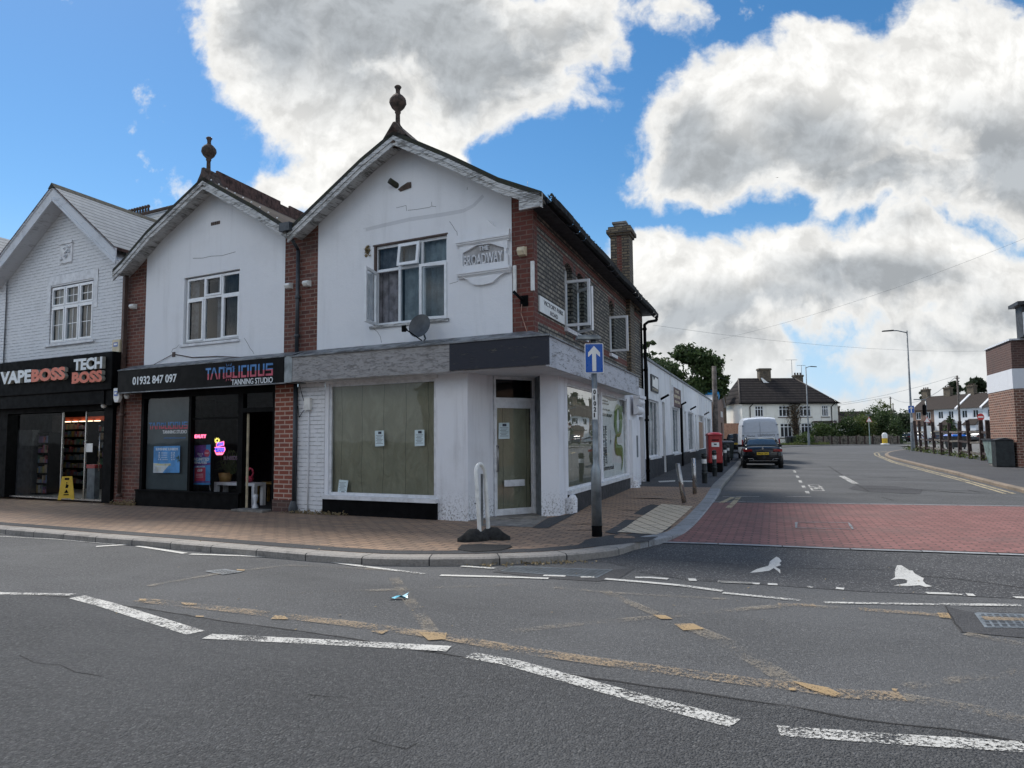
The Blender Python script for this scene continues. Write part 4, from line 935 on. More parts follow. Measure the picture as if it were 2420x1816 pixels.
# scars and cracks in the render
ck=MB()
def crackw(pts,n,w,f=hF,fr=FR,m=ck):
    for p,q_ in zip(pts,pts[1:]):
        (a,z),(c,y)=f(*p),f(*q_); d=Vector((c-a,y-z)); 
        if d.length<1e-4: continue
        e_=Vector((-d.y,d.x)).normalized()*w/2
        m.face([fr(a-e_.x,n,z-e_.y),fr(c-e_.x,n,y-e_.y),fr(c+e_.x,n,y+e_.y),fr(a+e_.x,n,z+e_.y)])
for L in ([(1325,360),(1350,395),(1370,430),(1385,445),(1388,475)],[(985,270),(1060,262),(1160,245),(1180,235),(1215,240)],[(1179,200),(1179,236)],[(690,1225),(735,1260),(760,1300),(770,1350)],[(1470,80),(1470,84)],[(1470,80),(1468,104)],[(1325,870),(1395,850)],[(890,250),(970,230),(975,275)]):
    crackw([z6(*p) for p in L],.015,.007)
ck.build('render_cracks','charcoal',cb)
ck2=MB(); crackw([z6(*p) for p in [(620,420),(760,385),(1000,330),(1270,290),(1430,262)]],.016,.012,m=ck2); crackw([z6(*p) for p in [(640,428),(1000,345),(1270,305),(1430,277),(1520,232),(1600,150)]],.0145,.07,m=ck2); ck2.build('old_arch_scar','grey_band',cb)
# broken flue hole
a,z=hF(*z6(900,75)); b=MB(); p0=FR(a,-.05,z); p1=FR(a-.10,.16,z+.10); b.tube(p0,p1,.062,.062,12); b.build('flue_pipe','mossy_tile',cb)
b=MB(); hp=[hF(*z6(*p)) for p in [(935,75),(985,42),(1012,40),(1014,85),(960,105),(925,118),(905,100)]]; b.extr([FR(a,.016,z) for a,z in hp],FR(0,.012,0)-FR(0,0,0)); b.build('brick_hole','terracotta',cb)
b=MB(); random.seed(3); a,z=hF(*z6(655,590))
for i in range(70): b.leaf(FR(a+random.gauss(0,.035),.03,z+random.gauss(0,.06)-.02),.035)
b.build('moss_clump','leaf_dry',cb)
# ---- ground floor
zh=2.86
wL,wR,ws=-2.80,-.06,.50
b=MB(); b.wall(FR,rect(-2.9,.67,.0,zh+.1),[rect(wL,wR,ws,2.84)],0,.12); b.build('shopfront_wall','render_shop',cb)
b=MB(); b.wall(FR,rect(-3.68,-2.9,.0,zh+.1),[],.004,.1); b.build('white_brick_pier','white_brick',cb)
w=window(cb,FR,wL,wR,ws,2.84,-.03,fw=.06,mat='white_paint',glass='glass_soft',curt=None,label='large front display window backed with brown paper',name='shop_window')
def paper(par,fr,a0,a1,z0,z1,n):
    b=MB(); kx=int((a1-a0)/.12); kz=16; random.seed(int(a0*10)); ph=[random.uniform(0,6) for _ in range(6)]
    vs=[]
    for j in range(kz+1):
        for i in range(kx+1):
            u,v=i/kx,j/kz; d=.015*math.sin(i*1.3+ph[0]+v*2)+.02*math.sin(u*9+v*6+ph[1])*math.sin(v*5+ph[2])+.012*random.uniform(-1,1)
            vs.append(fr(a0+(a1-a0)*u,n+d,z0+(z1-z0)*v))
    b.raw(vs,[(j*(kx+1)+i,j*(kx+1)+i+1,(j+1)*(kx+1)+i+1,(j+1)*(kx+1)+i) for j in range(kz) for i in range(kx)],0,True)
    for j in range(kz):
        for i in range(kx):
            U=lambda i_,j_:((a1-a0)*i_/kx+a0,(z1-z0)*j_/kz); b.uv[j*kx+i]=[U(i,j),U(i+1,j),U(i+1,j+1),U(i,j+1)]
    return b.build('window_paper','window_paper',par)
paper(w,FR,wL,wR,ws,2.84,-.13)
b=MB(); b.box(FR,-2.88,0,0,.10,.42,.50); b.build('shop_sill','white_paint',cb)
b=MB(); b.box(FR,-2.9,-.01,0,.05,.0,.42); b.build('stall_riser','black_matt',cb)
# angled doorway
D1=Vector((-.38,14.29)); D2=Vector((.46,14.81)); dv=(D2-D1); DL=dv.length; dv.normalize(); dn=Vector((dv.y,-dv.x))
DR=lambda a,n,z:Vector((D1.x+dv.x*a+dn.x*n,D1.y+dv.y*a+dn.y*n,z))
A0=FR(.67,0); C1=Vector((.56,14.27)); C2=Vector((.93,14.42)); C3=SR(2.1,0)
b=MB()
def vq(m,p,q_,z0,z1,mi=0): m.face([(p.x,p.y,z0),(q_.x,q_.y,z0),(q_.x,q_.y,z1),(p.x,p.y,z1)],mi)
vq(b,A0,D1,.0,2.97); vq(b,C1,C2,.0,2.97); vq(b,C2,Vector((C3.x,C3.y)),.0,2.97)
b.build('doorway_column','render_shop',cb)
b=MB(); vq(b,D2,C1,.0,2.97); b.build('door_reveal','pole_grey',cb)
b=MB(); b.prism([C1+dv*.0-dn*.01,D2-dn*.02,D2+dn*.02,C1+dn*.0][:4],.1,2.9); 
d=MB(); s=.055
d.box(DR,0,.035,-.05,.05,.11,2.9).box(DR,DL-.06,DL,-.05,.05,.11,2.9).box(DR,.035,DL-.06,-.04,.04,2.38,2.47).box(DR,.035,DL-.06,-.04,.04,2.84,2.97)
df=d.build('door_frame','white_paint',cb)
p=MB(); p.face([DR(.035,0,2.47),DR(DL-.06,0,2.47),DR(DL-.06,0,2.84),DR(.035,0,2.84)]); p.build('fanlight','glass_dark',df)
b=MB(); b.face([DR(0,-.35,2.3),DR(DL,-.35,2.3),DR(DL,-.35,3),DR(0,-.35,3)]); b.build('fanlight_backing','room_dark',df)
d=MB(); d.box(DR,.04,DL-.065,-.025,.02,.125,.25).box(DR,.04,DL-.065,-.025,.02,2.26,2.38).box(DR,.04,.075,-.024,.019,.25,2.26).box(DR,DL-.10,DL-.065,-.024,.019,.25,2.26)
do=d.build('door','white_paint',cb)
p=MB(); p.face([DR(.075,0,.25),DR(DL-.1,0,.25),DR(DL-.1,0,2.26),DR(.075,0,2.26)]); p.build('pane','glass',do)
b=MB(); b.tube(DR(.06,.07,.98),DR(.06,.07,1.52),.017,mi=0); b.tube(DR(.06,.02,1.0),DR(.06,.07,1.0),.012); b.tube(DR(.06,.02,1.5),DR(.06,.07,1.5),.012); b.build('handle','steel',do)
b=MB(); b.box(DR,.23,.71,.018,.032,.69,.82).box(DR,.27,.62,.032,.04,.73,.78); b.build('letter_plate','white_paint',do)
paper(do,DR,.07,DL-.1,.24,2.27,-.06)
b=MB(); b.prism([A0,D1,D2,C1,Vector((C1.x,C1.y))+Vector((.1,-.1))],.05,.12); b.build('door_step','concrete',cb)
# side shop windows
b=MB(); b.wall(SR,rect(2.1,9.1,.0,2.97),[rect(2.22,5.42,.56,2.80),rect(5.60,8.98,.56,2.80)],0,.1); b.build('side_shopfront','render_shop',cb)
w1=window(cb,SR,2.22,5.42,.56,2.80,-.03,fw=.05,mat='white_paint',glass='glass',name='shop_window',label='side display window nearest the door, brown paper behind strong reflections'); paper(w1,SR,2.22,5.42,.56,2.8,-.14)
w2=window(cb,SR,5.60,8.98,.56,2.80,-.03,fw=.05,mat='white_paint',glass='glass_poster',name='shop_window',label='side display window covered by a white poster with a large green letter'); 
po=MB(); po.wall(SR,[(5.64,.58),(8.95,.58),(8.95,2.3),(8.2,2.78),(7.9,2.70),(7.0,2.66),(5.64,2.76)],[],-.10,.01); po.build('poster','sign_white',w2)
po=MB(); po.wall(SR,rect(5.62,8.97,2.3,2.8),[],-.13,.01); po.build('poster_backing','room_wall',w2)
def t1(x,y): return x/6.917+1400,y/6.917+920
gg=MB(); G=lambda L:[hS(*t1(*p),-.095) for p in L]
outg=G([(410,245),(440,265),(460,300),(478,370),(488,470),(485,600),(470,720),(445,775),(425,785),(400,778),(398,800),(397,860),(410,900),(430,912),(460,912),(482,930),(498,980),(505,1080),(500,1180),(487,1280),(468,1338),(478,1240),(480,1160),(468,1105),(455,1088),(430,1088),(400,1085),(380,1060),(365,980),(362,880),(372,790),(383,745),(368,690),(355,590),(352,470),(358,360),(375,285),(392,250)])
ing=G([(412,325),(425,340),(435,400),(440,500),(438,620),(432,690),(420,705),(410,690),(400,620),(396,500),(400,380),(405,335)])
gg.wall(SR,outg,[ing],-.088,.001); gg.wall(SR,G([(440,275),(490,285),(490,375),(472,370),(462,330)]),[],-.087,.001)
green=simple('letter_green',(.13,.20,.02),.5,var=.05); gg.build('green_letter','letter_green',w2)
def vtext(m,txt,a0,z1,w_,h_,n):      # letters turned to read downwards
    f=lambda u,nn,v:SR(a0+v,nn,z1-u); m.text(txt,f,0,0,h_,w_,n,.003,bold=.01)
b=MB(); (a0,z0),(a1,z1)=hS(*t1(165,600),-.09),hS(*t1(235,910),-.09); vtext(b,'SALES & LETTINGS',a0,z0,.22,1.05,-.089); vtext(b,'MANAGEMENT',a0+.3,z0,.18,1.0,-.089)
a0,z0=hS(*t1(165,955),-.09); vtext(b,'IN THE',a0,z0,.2,.34,-.089); vtext(b,'UK',a0+.32,z0,.18,.24,-.089)
a0,z0=hS(*t1(172,1365),-.09); a1,_=hS(*t1(352,1300),-.09); b.text('gascoignes.co.uk'[1:] if 0 else 'gosnoms.co.uk',SR,a0,z0,a1-a0,.17,-.089,.003,bold=.01)
a0,z0=hS(*t1(293,665),-.09); b.wall(SR,rect(a0,a0+.03,z0-.35,z0),[],-.088,.001); b.wall(SR,[(a0-.05,z0-.28),(a0+.09,z0-.28),(a0+.015,z0-.42)],[],-.0875,.001)
b.build('lettering','charcoal',w2)
b=MB()
for (x,y,x1) in ((155,205,250),(155,250,265),(155,350,285),(155,425,320),(155,450,310)):
    a0,z0=hS(*t1(x,y),-.09); a1,_=hS(*t1(x1,y+5),-.09); b.text('the local sales people',SR,a0,z0,a1-a0,.07,-.089,.003)
b.build('small_lettering','leaf_far',w2)
b=MB(); b.box(SR,2.12,9.08,0,.10,.48,.56); b.build('shop_sill','white_paint',cb)
b=MB(); b.box(SR,2.12,9.05,0,.045,.0,.48); b.build('stall_riser','charcoal',cb)
b=MB(); b.box(SR,1.98,2.32,0,.14,.05,.42); b.lathe(SR(2.15,.10,.42),[(.10,-.3),(.10,-.02),(.06,.05),(0,.07)],10); b.build('column_base','render_shop',cb)
b=MB(); b.wall(SR,rect(9.1,L3,.0,3.3),[rect(11.05,11.95,.1,2.33)],0,.28); b.box(SR,9.2,10.6,0,.10,.1,2.2)
b.build('end_pier','render_shop',cb)
b=MB()
for z0,rr in ((2.62,.22),(2.36,.19)):
    vs=[];n=9
    for k in range(n): t=math.pi*k/(n-1); vs.append((.10+math.sin(t)*rr*.9,z0+.14-math.cos(t)*.14))
    b.extr([SR(9.5,n_,z_) for n_,z_ in vs],SR(1.0,0,0)-SR(0,0,0))
b.box(SR,9.45,10.55,.1,.32,2.86,2.95); b.build('corbel','render_shop',cb)
b=MB(); b.box(SR,11.07,11.93,-.26,-.2,.12,2.32); b.build('side_door','room_wall',cb)
for (a,z0,z1) in ((9.95,1.05,1.72),):
    b=MB(); b.box(SR,a-.05,a+.18,.10,.115,z0,z1); b.build('bell_panel','pole_grey',cb)
b=MB(); b.box(SR,9.0,9.95,-.0,.05,.08,.2); b.lathe(SR(9.35,.12,.08),[(.16,0),(.16,.12),(.10,.2),(.12,.28),(0,.3)],9); b.build('column_base','render_shop',cb)
# dark drainpipe at the end
b=MB(); q_=SR(12.0,.10); b.tube((q_.x,q_.y,.12),(q_.x,q_.y,5.5),.055,seg=10); b.path([(q_.x,q_.y,5.5),SR(12.2,.2,5.62),SR(12.5,.44,5.70),SR(12.5,.44,5.8)],.05)
for z in (.5,2.2,3.9,5.3): b.lathe((q_.x,q_.y,z),[(.055,0),(.075,.01),(.075,.08),(.055,.09)],10)
b.tube(SR(11.62,.05,3.3),SR(11.62,.05,5.5),.03); b.path([SR(12.1,.08,4.9),SR(12.05,.16,4.0),SR(12.14,.14,3.2),SR(12.05,.15,2.4)],.014); b.build('drainpipe','black_matt',cb)
# fascia
def isect(n1,n2):      # front line offset n1 meets side line offset n2
    p=O+Fn*n1; q_=K+Sn*n2; d=Fa; e_=Sa; den=d.x*e_.y-d.y*e_.x; t=((q_-p).x*e_.y-(q_-p).y*e_.x)/den; r=p+d*t
    return ((r-O).dot(Fa),(r-K).dot(Sa))
fa,sa_=isect(.45,.42); sp_=.56
b=MB(); b.box(FR,-3.41,sp_,.40,.45,2.89,3.42); b.build('fascia_board','fascia_grey',cb,label='weathered bare grey half of the fascia board')
b=MB(); b.box(FR,sp_+.002,fa-.0,.405,.462,2.91,3.42); b.build('fascia_board','fascia_dark',cb,label='black painted half of the fascia board')
b=MB(); b.box(SR,sa_+.0,8.65,.37,.42,2.88,3.42); b.build('fascia_board','fascia_flaking',cb,label='fascia board along the side street with flaking pale paint')
b=MB()
for (p0,p1,p2,p3) in (((FR,-3.45,.48,3.42),(FR,fa+.03,.48,3.42),(FR,2.02,.0,3.60),(FR,-3.45,.0,3.60)),((SR,sa_-.03,.45,3.42),(SR,8.7,.45,3.42),(SR,8.7,.0,3.58),(SR,.0,.0,3.58))):
    b.face([f(a,n,z) for f,a,n,z in (p0,p1,p2,p3)])
b.box(FR,-3.45,fa+.02,.44,.485,3.415,3.445); b.box(SR,sa_-.02,8.7,.41,.455,3.412,3.442)
b.build('lead_flashing','lead',cb)
b=MB(); ff,ss_=isect(.40,.37); P_=[FR(-3.45,.40,2.93),FR(ff,.40,2.93),SR(8.65,.37,2.93),SR(8.65,-.3,2.93),SR(3,-.3,2.93),D2-dn*.1,D1-dn*.1,FR(.4,-.2),FR(-3.45,-.2)]
b.extr([(p.x,p.y,2.90) for p in P_],Vector((0,0,.07))); b.build('fascia_soffit','timber_clean',cb)
b=MB(); b.box(FR,-2.85,.0,0,.03,2.84,2.90); b.build('window_head','white_paint',cb)
# notices in the windows
def notice(par,fr,f,px,n,label=None,flip=False):
    a=[f(*p,n) for p in px]; b=MB(); b.wall(fr,[(u,v) for u,v in a],[],n,.001)
    t=MB(); u0=(a[0][0]+a[3][0])/2; u1=(a[1][0]+a[2][0])/2; v1=(a[0][1]+a[1][1])/2; v0=(a[2][1]+a[3][1])/2; w_,h_=u1-u0,v1-v0
    y=lambda k:(v0+(1-k)*h_ if flip else v0+k*h_)
    t.wall(fr,rect(u0+w_*.35,u1-w_*.28,min(y(.78),y(.94)),max(y(.78),y(.94))),[],n+.002,.001)
    for i in range(7): 
        k=.68-i*.085; t.wall(fr,rect(u0+w_*(.12+.1*(i%2)),u1-w_*(.12+.09*(i%3)),min(y(k),y(k+.022)),max(y(k),y(k+.022))),[],n+.002,.001)
    b.raw(t.v,t.f,1); o=b.build('notice',['notice_paper','navy'],par); return o
wnd=[o for o in cb.children if o.name.startswith('shop_window')][0]
notice(wnd,FR,hF,[z7(657,762),z7(725,759),z7(728,876),z7(660,880)],-.045); notice(wnd,FR,hF,[z7(958,756),z7(1030,753),z7(1032,874),z7(958,878)],-.045)
notice(wnd,FR,hF,[z7(388,1130),z7(457,1136),z7(440,1246),z7(374,1240)],-.045,flip=True)
hD=lambda x,y,n=0:hitp(Vector((DR(0,n,0).x,DR(0,n,0).y)),dv,x,y)
notice(do,DR,hD,[z7(1592,702),z7(1672,700),z7(1674,822),z7(1590,824)],.006)
# electricity box, conduit and cable on the white brick pier
b=MB(); a,z=hF(*z7(165,565)); b.box(FR,a-.09,a+.08,.01,.08,z-.12,z+.14); b.build('meter_box','white_plastic',cb)
b=MB(); b.tube(FR(a+.01,.03,.13),FR(a+.01,.03,z-.12),.014); b.build('conduit','white_paint',cb)
b=MB(); b.path([FR(a-.25,.06,2.86),FR(a-.12,.05,2.5),FR(a-.02,.05,z+.14)],.007); b.path([FR(a-.28,.06,2.4),FR(a-.25,.05,2.15),FR(a-.15,.05,z-.15),FR(a-.08,.05,z-.1)],.007); b.build('cable','black_matt',cb)
# drainpipe between the two gables
b=MB(); b.tube(FR(-3.67,.07,3.5),FR(-3.67,.07,5.85),.042,seg=10); b.path([FR(-3.67,.07,5.85),FR(-3.62,.30,6.02),FR(-3.60,.42,6.16)],.04)
b.box(FR,-3.76,-3.46,.36,.56,6.16,6.34)
for z in (3.9,4.75): b.lathe(FR(-3.67,.07,z),[(.042,0),(.06,.01),(.06,.07),(.042,.08)],10)
b.tube(FR(-3.69,.07,.3),FR(-3.69,.07,2.9),.045,seg=10); b.lathe(FR(-3.69,.09,.1),[(.09,0),(.1,.1),(.07,.2),(.05,.25)],8); b.build('drainpipe','pipe_dark',cb)
# ---- things fixed to the corner building
def sat_dish():
    a,z=hF(*z6(1105,1235),.25); c=FR(a,.33,z+.03); t=thing('satellite_dish',FR(a,.35,3.44),'round grey satellite dish on the fascia under the open window','satellite dish')
    d=(Vector((-.42,-.82,.28))).normalized(); x=d.orthogonal().normalized(); y=d.cross(x); b=MB(); n=28; vs=[]
    for j in range(6):
        r=.24*j/5
        for k in range(n): th=2*math.pi*k/n; vs.append(c+x*math.cos(th)*r+y*math.sin(th)*r*1.05+d*(r*r*.75))
    b.raw(vs,[(j*n+k,j*n+(k+1)%n,(j+1)*n+(k+1)%n,(j+1)*n+k) for j in range(5) for k in range(n)],0,True); b.build('reflector','dish_grey',t)
    arm=MB(); tip=c+d*.34+Vector((-.13,0,-.17)); arm.tube(c+Vector((.02,0,-.27)),tip,.012); arm.tube(tip,tip-d*.08,.035,.03); arm.box(lambda a,n,z:tip+Vector((a,n,z)),-.04,.04,-.03,.03,-.07,.05); arm.build('feed_arm','black_matt',t)
    s=MB(); s.path([c-d*.02,c-d*.08+Vector((.05,0,-.2)),FR(a+.06,.38,3.45)],.016); s.path([FR(a-.15,.3,3.47),FR(a-.05,.44,3.46),FR(a+.3,.40,3.46),FR(a+.6,.3,3.5)],.007); s.build('bracket','galvanised',t)
sat_dish()
def nameplate():
    t=thing('street_sign',SR(.5,.01,4),'white cast street name sign reading VICTORY PARK ROAD on the side wall','street sign')
    b=MB(); b.box(SR,.27,2.0,.005,.03,4.0,4.30); b.build('plate','sign_white',t)
    x=MB(); x.text('VICTORY PARK',SR,.52,4.165,1.36,.09,.03,.004,bold=.01); x.text('ROAD',SR,.95,4.03,.52,.085,.03,.004,bold=.01); x.build('lettering','charcoal',t)
nameplate()
def cam_unit():
    a,z=hF(*z6(1925,1000)); t=thing('cctv_camera',FR(a,0,z-.1),'black bracket of a security camera trailing a cable above the black fascia','camera')
    b=MB(); b.box(FR,a-.06,a+.10,.0,.015,z-.12,z+.08); b.build('base_plate','black_matt',t)
    b=MB(); b.tube(FR(a,.02,z),FR(a-.03,.14,z+.04),.025); b.tube(FR(a-.12,.16,z+.14),FR(a+.06,.12,z-.05),.03,.022); b.build('arm','black_gloss',t)
    b=MB(); b.path([FR(a-.02,.03,z-.08),FR(a-.04,.02,z-.25),FR(a+.02,.03,z-.42),FR(a+.09,.05,3.58)],.008); b.build('cable','copper',t)
cam_unit()
def boxlamp(px,label,name='security_light',wd=.15,h=.13,m='white_plastic',n=0.):
    a,z=hF(*px); t=thing(name,FR(a,n,z-.08),label,'outdoor light'); b=MB(); b.box(FR,a-wd/2,a+wd/2,n,n+.03,z-h/2,z+h/2); b.build('back_box',m,t)
    b=MB(); P_=[(n+.03,z+h*.5),(n+.12,z+h*.42),(n+.145,z+.0),(n+.10,z-h*.45),(n+.03,z-h*.5)]; b.extr([FR(a-wd/2,u,v) for u,v in P_],FR(wd,0,0)-FR(0,0,0)); b.build('housing',m,t,bev=.012); return t
boxlamp(z6(1925,608),'small cream sounder box on the red brick corner above two white strips',h=.17,m='cream_plastic')
boxlamp(zA4(260,462),'white lamp box on the brick strip left of the tanning studio window')
boxlamp(zA4(1865,250),'white lamp box immediately left of the grey drainpipe between the gables')
boxlamp(zA4(2052,225),'white lamp box immediately right of the grey drainpipe between the gables')
for (xa,ya,xb,yb,lab) in ((1858,722,1864,952,'white plastic strip on the brick corner, left of the pair'),(2003,685,2006,927,'white plastic strip on the brick corner, right and higher of the pair')):
    a,z1=hF(*z6(xa,ya)); _,z0=hF(*z6(xb,yb)); b=MB(); b.box(FR,a-.035,a+.035,.002,.045,z0,z1)
    t=b.build('wall_strip','white_plastic',None,bev=.008); tag(t,lab,'wall strip')
# ================================================================ tanning studio
tb=thing('tanning_shop',FR(-6.5,0,0),'white rendered gabled building over the tanning studio, edged by strips of red brick','building')
pr2=[(-9.72,6.08),(-9.4,6.25),(-8.4,6.90),(-6.38,7.90),(-4.66,6.93),(-3.66,6.32)]
b=MB(); b.wall(FR,[(-8.99,3.3),(-4.12,3.3),(-4.12,under(pr2,-4.12,.09)),(-4.66,6.84),(-6.38,7.81),(-8.4,6.81),(-8.99,under(pr2,-8.99,.09))],[rect(-7.52,-5.57,4.02,5.68)],.010,.14); b.build('gable_wall','render_white',tb)
MB().wall(FR,[(-9.98,3.3),(-8.9,3.3),(-8.9,under(pr2,-8.9,.09)),(-9.4,6.16),(-9.98,6.0)],[],0,.1).build('brick_strip','red_brick',tb); MB().wall(FR,[(-4.2,3.3),(-3.68,3.3),(-3.68,6.2),(-4.2,under(pr2,-4.2,.09))],[],0,.1).build('brick_strip','red_brick',tb)
b=MB(); b.face([FR(-9.9,-1.6,3.2),FR(-3.7,-1.6,3.2),FR(-3.7,-1.6,6.0),FR(-9.9,-1.6,6.0)]); b.face([FR(-9.9,-1.6,3.2),FR(-3.7,-1.6,3.2),FR(-3.7,0,3.2),FR(-9.9,0,3.2)]); b.build('unlit_room_backing','room_dark',tb)  # black backing added so the upstairs window looks into painted darkness
gable_roof(tb,pr2,.46,L3,None).build('roof',['tile_brown','timber_white','mossy_tile'],tb)
bg=band([(a,z-.02) for a,z in pr2],.27,.41,.445); b=MB(); b.raw(bg.v,bg.f); bb=band([(a,z-.10) for a,z in pr2],.09,.445,.465); b.raw(bb.v,bb.f); b.build('bargeboard','timber_white',tb)
b=MB()
for (a,z),(c,y) in zip(pr2,pr2[1:]): b.face([FR(a,.42,z-.13),FR(c,.42,y-.13),FR(c,-.02,y-.13),FR(a,-.02,z-.13)])
b.build('verge_soffit','timber_white',tb)
f2=FR(-6.38,.30); finial(tb,(f2.x,f2.y,7.92),.95)
b=MB()
for k in range(30):
    o_=Sa3*(k*.40+.03); h=.30 if k%7 else .22
    c0,c1=FR(-6.44,.44,7.86)+o_,FR(-6.32,.44,7.86)+o_
    b.extr([c0,FR(-6.41,.44,7.90+h)+o_,FR(-6.35,.44,7.90+h)+o_,c1],Sa3*.385)
b.build('ridge_cresting','ridge_tile',tb)
b=MB(); b.extr([FR(-6.62,.46,7.74),FR(-6.45,.46,8.0),FR(-6.42,.46,8.12),FR(-6.34,.46,8.12),FR(-6.31,.46,8.0),FR(-6.14,.46,7.74)],Sa3*.5); b.build('saddle_tile','terracotta',tb)
b=MB()
for k in range(9):
    a=-6.1+k*.27; z=under(pr2,a,0)+.02; b.lathe(FR(a,.44,z),[(.018,0),(.018,.02),(0,.03)],6)
b.build('roof_nails','sign_white',tb)
window(tb,FR,-7.48,-5.60,4.06,5.65,-.05,vb=(-6.84,-6.22),tr=(5.13,),sash=[(0,0),(1,1),(2,0)],curt=[(0,.16,'curtain'),(.50,.62,'curtain'),(.70,1,'curtain_brown')])
b=MB(); b.box(FR,-7.6,-5.52,-.04,.06,3.96,4.02); b.build('window_sill','white_paint',tb)
b=MB(); a,z=hF(1095/4.368+260,910/4.368+320)
for k in range(5): b.box(FR,a-.16+k*.065,a-.16+k*.065+.05,.0,.02,z-.04,z+.04)
b.build('air_brick','terracotta',tb)
ck=MB()
for L in ([(720,850),(690,885),(650,900),(640,930)],[(1390,785),(1425,840),(1450,890),(1480,925),(1490,950)]): crackw([zA4(*p) for p in L],.013,.009,m=ck)
crackw([(z[0]/4.368+260,z[1]/4.368+320) for z in [(860,1272),(960,1270),(1050,1250),(1160,1245),(1300,1205)]],.013,.010,m=ck)
ck.build('render_cracks','charcoal',tb)
b=MB(); a,z=hF(*zA4(665,950)); b.box(FR,a-.05,a+.05,.01,.03,z-.07,z+.05); b.path([FR(a,.03,z),FR(a+.7,.03,z-.13),FR(a+1.6,.04,z-.16),FR(a+2.5,.1,3.56)],.012); b.path([FR(a,.03,z),FR(a-.8,.05,z-.25),FR(a-1.2,.1,3.56)],.008); b.build('wall_cable','pipe_brown',tb)
# ground floor
b=MB(); b.wall(FR,rect(-10.12,-9.03,.0,3.3),[],.0,.1); b.build('brick_pier','red_brick',tb); 
b=MB(); b.wall(FR,rect(-4.34,-3.70,.0,3.0),[],.03,.1); b.face([FR(-4.34,.03,0),FR(-4.34,.03,2.95),FR(-4.34,-.4,2.95),FR(-4.34,-.4,0)]); b.build('brick_pier','red_brick_clean',tb)
b=MB(); b.box(FR,-4.36,-3.72,.0,.05,.1,.36); b.build('pier_base','dark_band_brick',tb)
b=MB(); b.box(FR,-9.72,-9.66,.05,.15,3.45,6.0); q_=FR(-9.72,.08); b.tube((q_.x,q_.y,.35),(q_.x,q_.y,5.9),.05,seg=10)
for z in (.25,2.3,3.8): b.lathe((q_.x,q_.y,z),[(.05,0),(.07,.01),(.07,.08),(.05,.09)],10)
b.build('drainpipe','pipe_brown',tb)
b=MB(); 
for a0,a1 in ((-9.02,-8.92),(-7.22,-7.13),(-5.52,-5.36),(-4.42,-4.34)): b.box(FR,a0,a1,-.09,.02,.47 if a1<-5.4 else .1,2.88)
b.box(FR,-9.02,-4.34,-.09,.021,2.74,2.90); b.box(FR,-5.36,-4.42,-.08,.015,2.30,2.40); b.box(FR,-9.1,-5.36,-.06,.09,.43,.47)
sf=b.build('shopfront_frame','black_matt',tb)
b=MB(); b.box(FR,-9.1,-5.42,-.06,.06,.0,.43); b.build('stall_riser','black_matt',tb)
p=MB(); p.wall(FR,rect(-8.92,-7.22,.47,2.74),[],-.04,0.0); p.build('pane','frosted_inner',sf)
b=MB(); b.wall(FR,rect(-8.92,-7.22,.47,2.74),[],-.10,0.0); simple('frost_film',(.085,.11,.12),.7,var=.08,sc=1.5); b.build('frosted_film','frost_film',sf)
p=MB(); p.wall(FR,rect(-7.13,-5.52,.47,2.18),[],-.04,0.0);p.wall(FR,rect(-7.13,-5.52,2.20,2.74),[],-.04,0.0);p.wall(FR,rect(-5.36,-4.42,2.40,2.74),[],-.04,0.0); p.build('pane','glass_shop',sf)
b=MB(); b.box(FR,-7.13,-5.52,-.05,-.02,2.165,2.215); b.build('glazing_bar','black_matt',sf)
def room(par,a0,a1,depth,z1,m,mf='room_floor'):
    b=MB(); P_=[FR(a0,-.12),FR(a1,-.12),FR(a1,-.12)+Sa3*depth,FR(a0,-.12)+Sa3*depth]
    for i in (1,2,3): b.face([(P_[i].x,P_[i].y,.1),(P_[(i+1)%4].x,P_[(i+1)%4].y,.1),(P_[(i+1)%4].x,P_[(i+1)%4].y,z1),(P_[i].x,P_[i].y,z1)])
    b.face([(p.x,p.y,z1) for p in P_]); b.face([(p.x,p.y,.115) for p in P_],1); return b.build('shop_room',[m,mf],par)
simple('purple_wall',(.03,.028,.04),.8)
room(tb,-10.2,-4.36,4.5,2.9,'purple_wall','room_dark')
b=MB(); b.box(FR,-5.36,-4.40,-.05,.30,.09,.13); b.build('door_step','concrete',tb)
MB().box(FR,-5.345,-5.30,-.12,-.085,.13,2.28).build('door_edge','cream_plastic',tb)
# fascia sign
fs=thing('shop_sign',FR(-6.5,.3,3.1),'black shop sign reading 01932 847 097 and TANOLICIOUS TANNING STUDIO','shop sign')
b=MB(); b.box(FR,-9.36,-3.66,.02,.45,2.88,3.44); b.build('sign_board','black_gloss',fs)
b=MB(); b.box(FR,-3.655,-3.43,.02,.44,2.88,3.45); b.build('end_cap','galvanised',fs)
b=MB(); b.box(FR,-9.38,-3.64,.4,.465,2.86,2.885); b.box(FR,-9.38,-3.64,.4,.463,3.435,3.455); b.build('edge_trim','lead',fs)
b=MB(); b.face([FR(-9.38,.46,3.456),FR(-3.45,.46,3.456),FR(-3.45,.0,3.60),FR(-9.38,.0,3.60)]); b.build('lead_flashing','lead',tb)
def ftext(m,txt,px0,px1,h,n,depth=.006,dz=0,**k):
    a0,z0=hF(*px0,n); a1,z1=hF(*px1,n); m.text(txt,FR,a0,z0+dz,a1-a0,h,n,depth,**k); return a0,a1,z0
b=MB(); a0,a1,z0=ftext(b,'01932 847 097',zA4(233,1270),zA4(688,1238),.20,.452,bold=.02); ftext(b,'TANNING STUDIO',zA4(1255,1270),zA4(1680,1240),.125,.452,bold=.005); b.build('lettering','letter_white',fs)
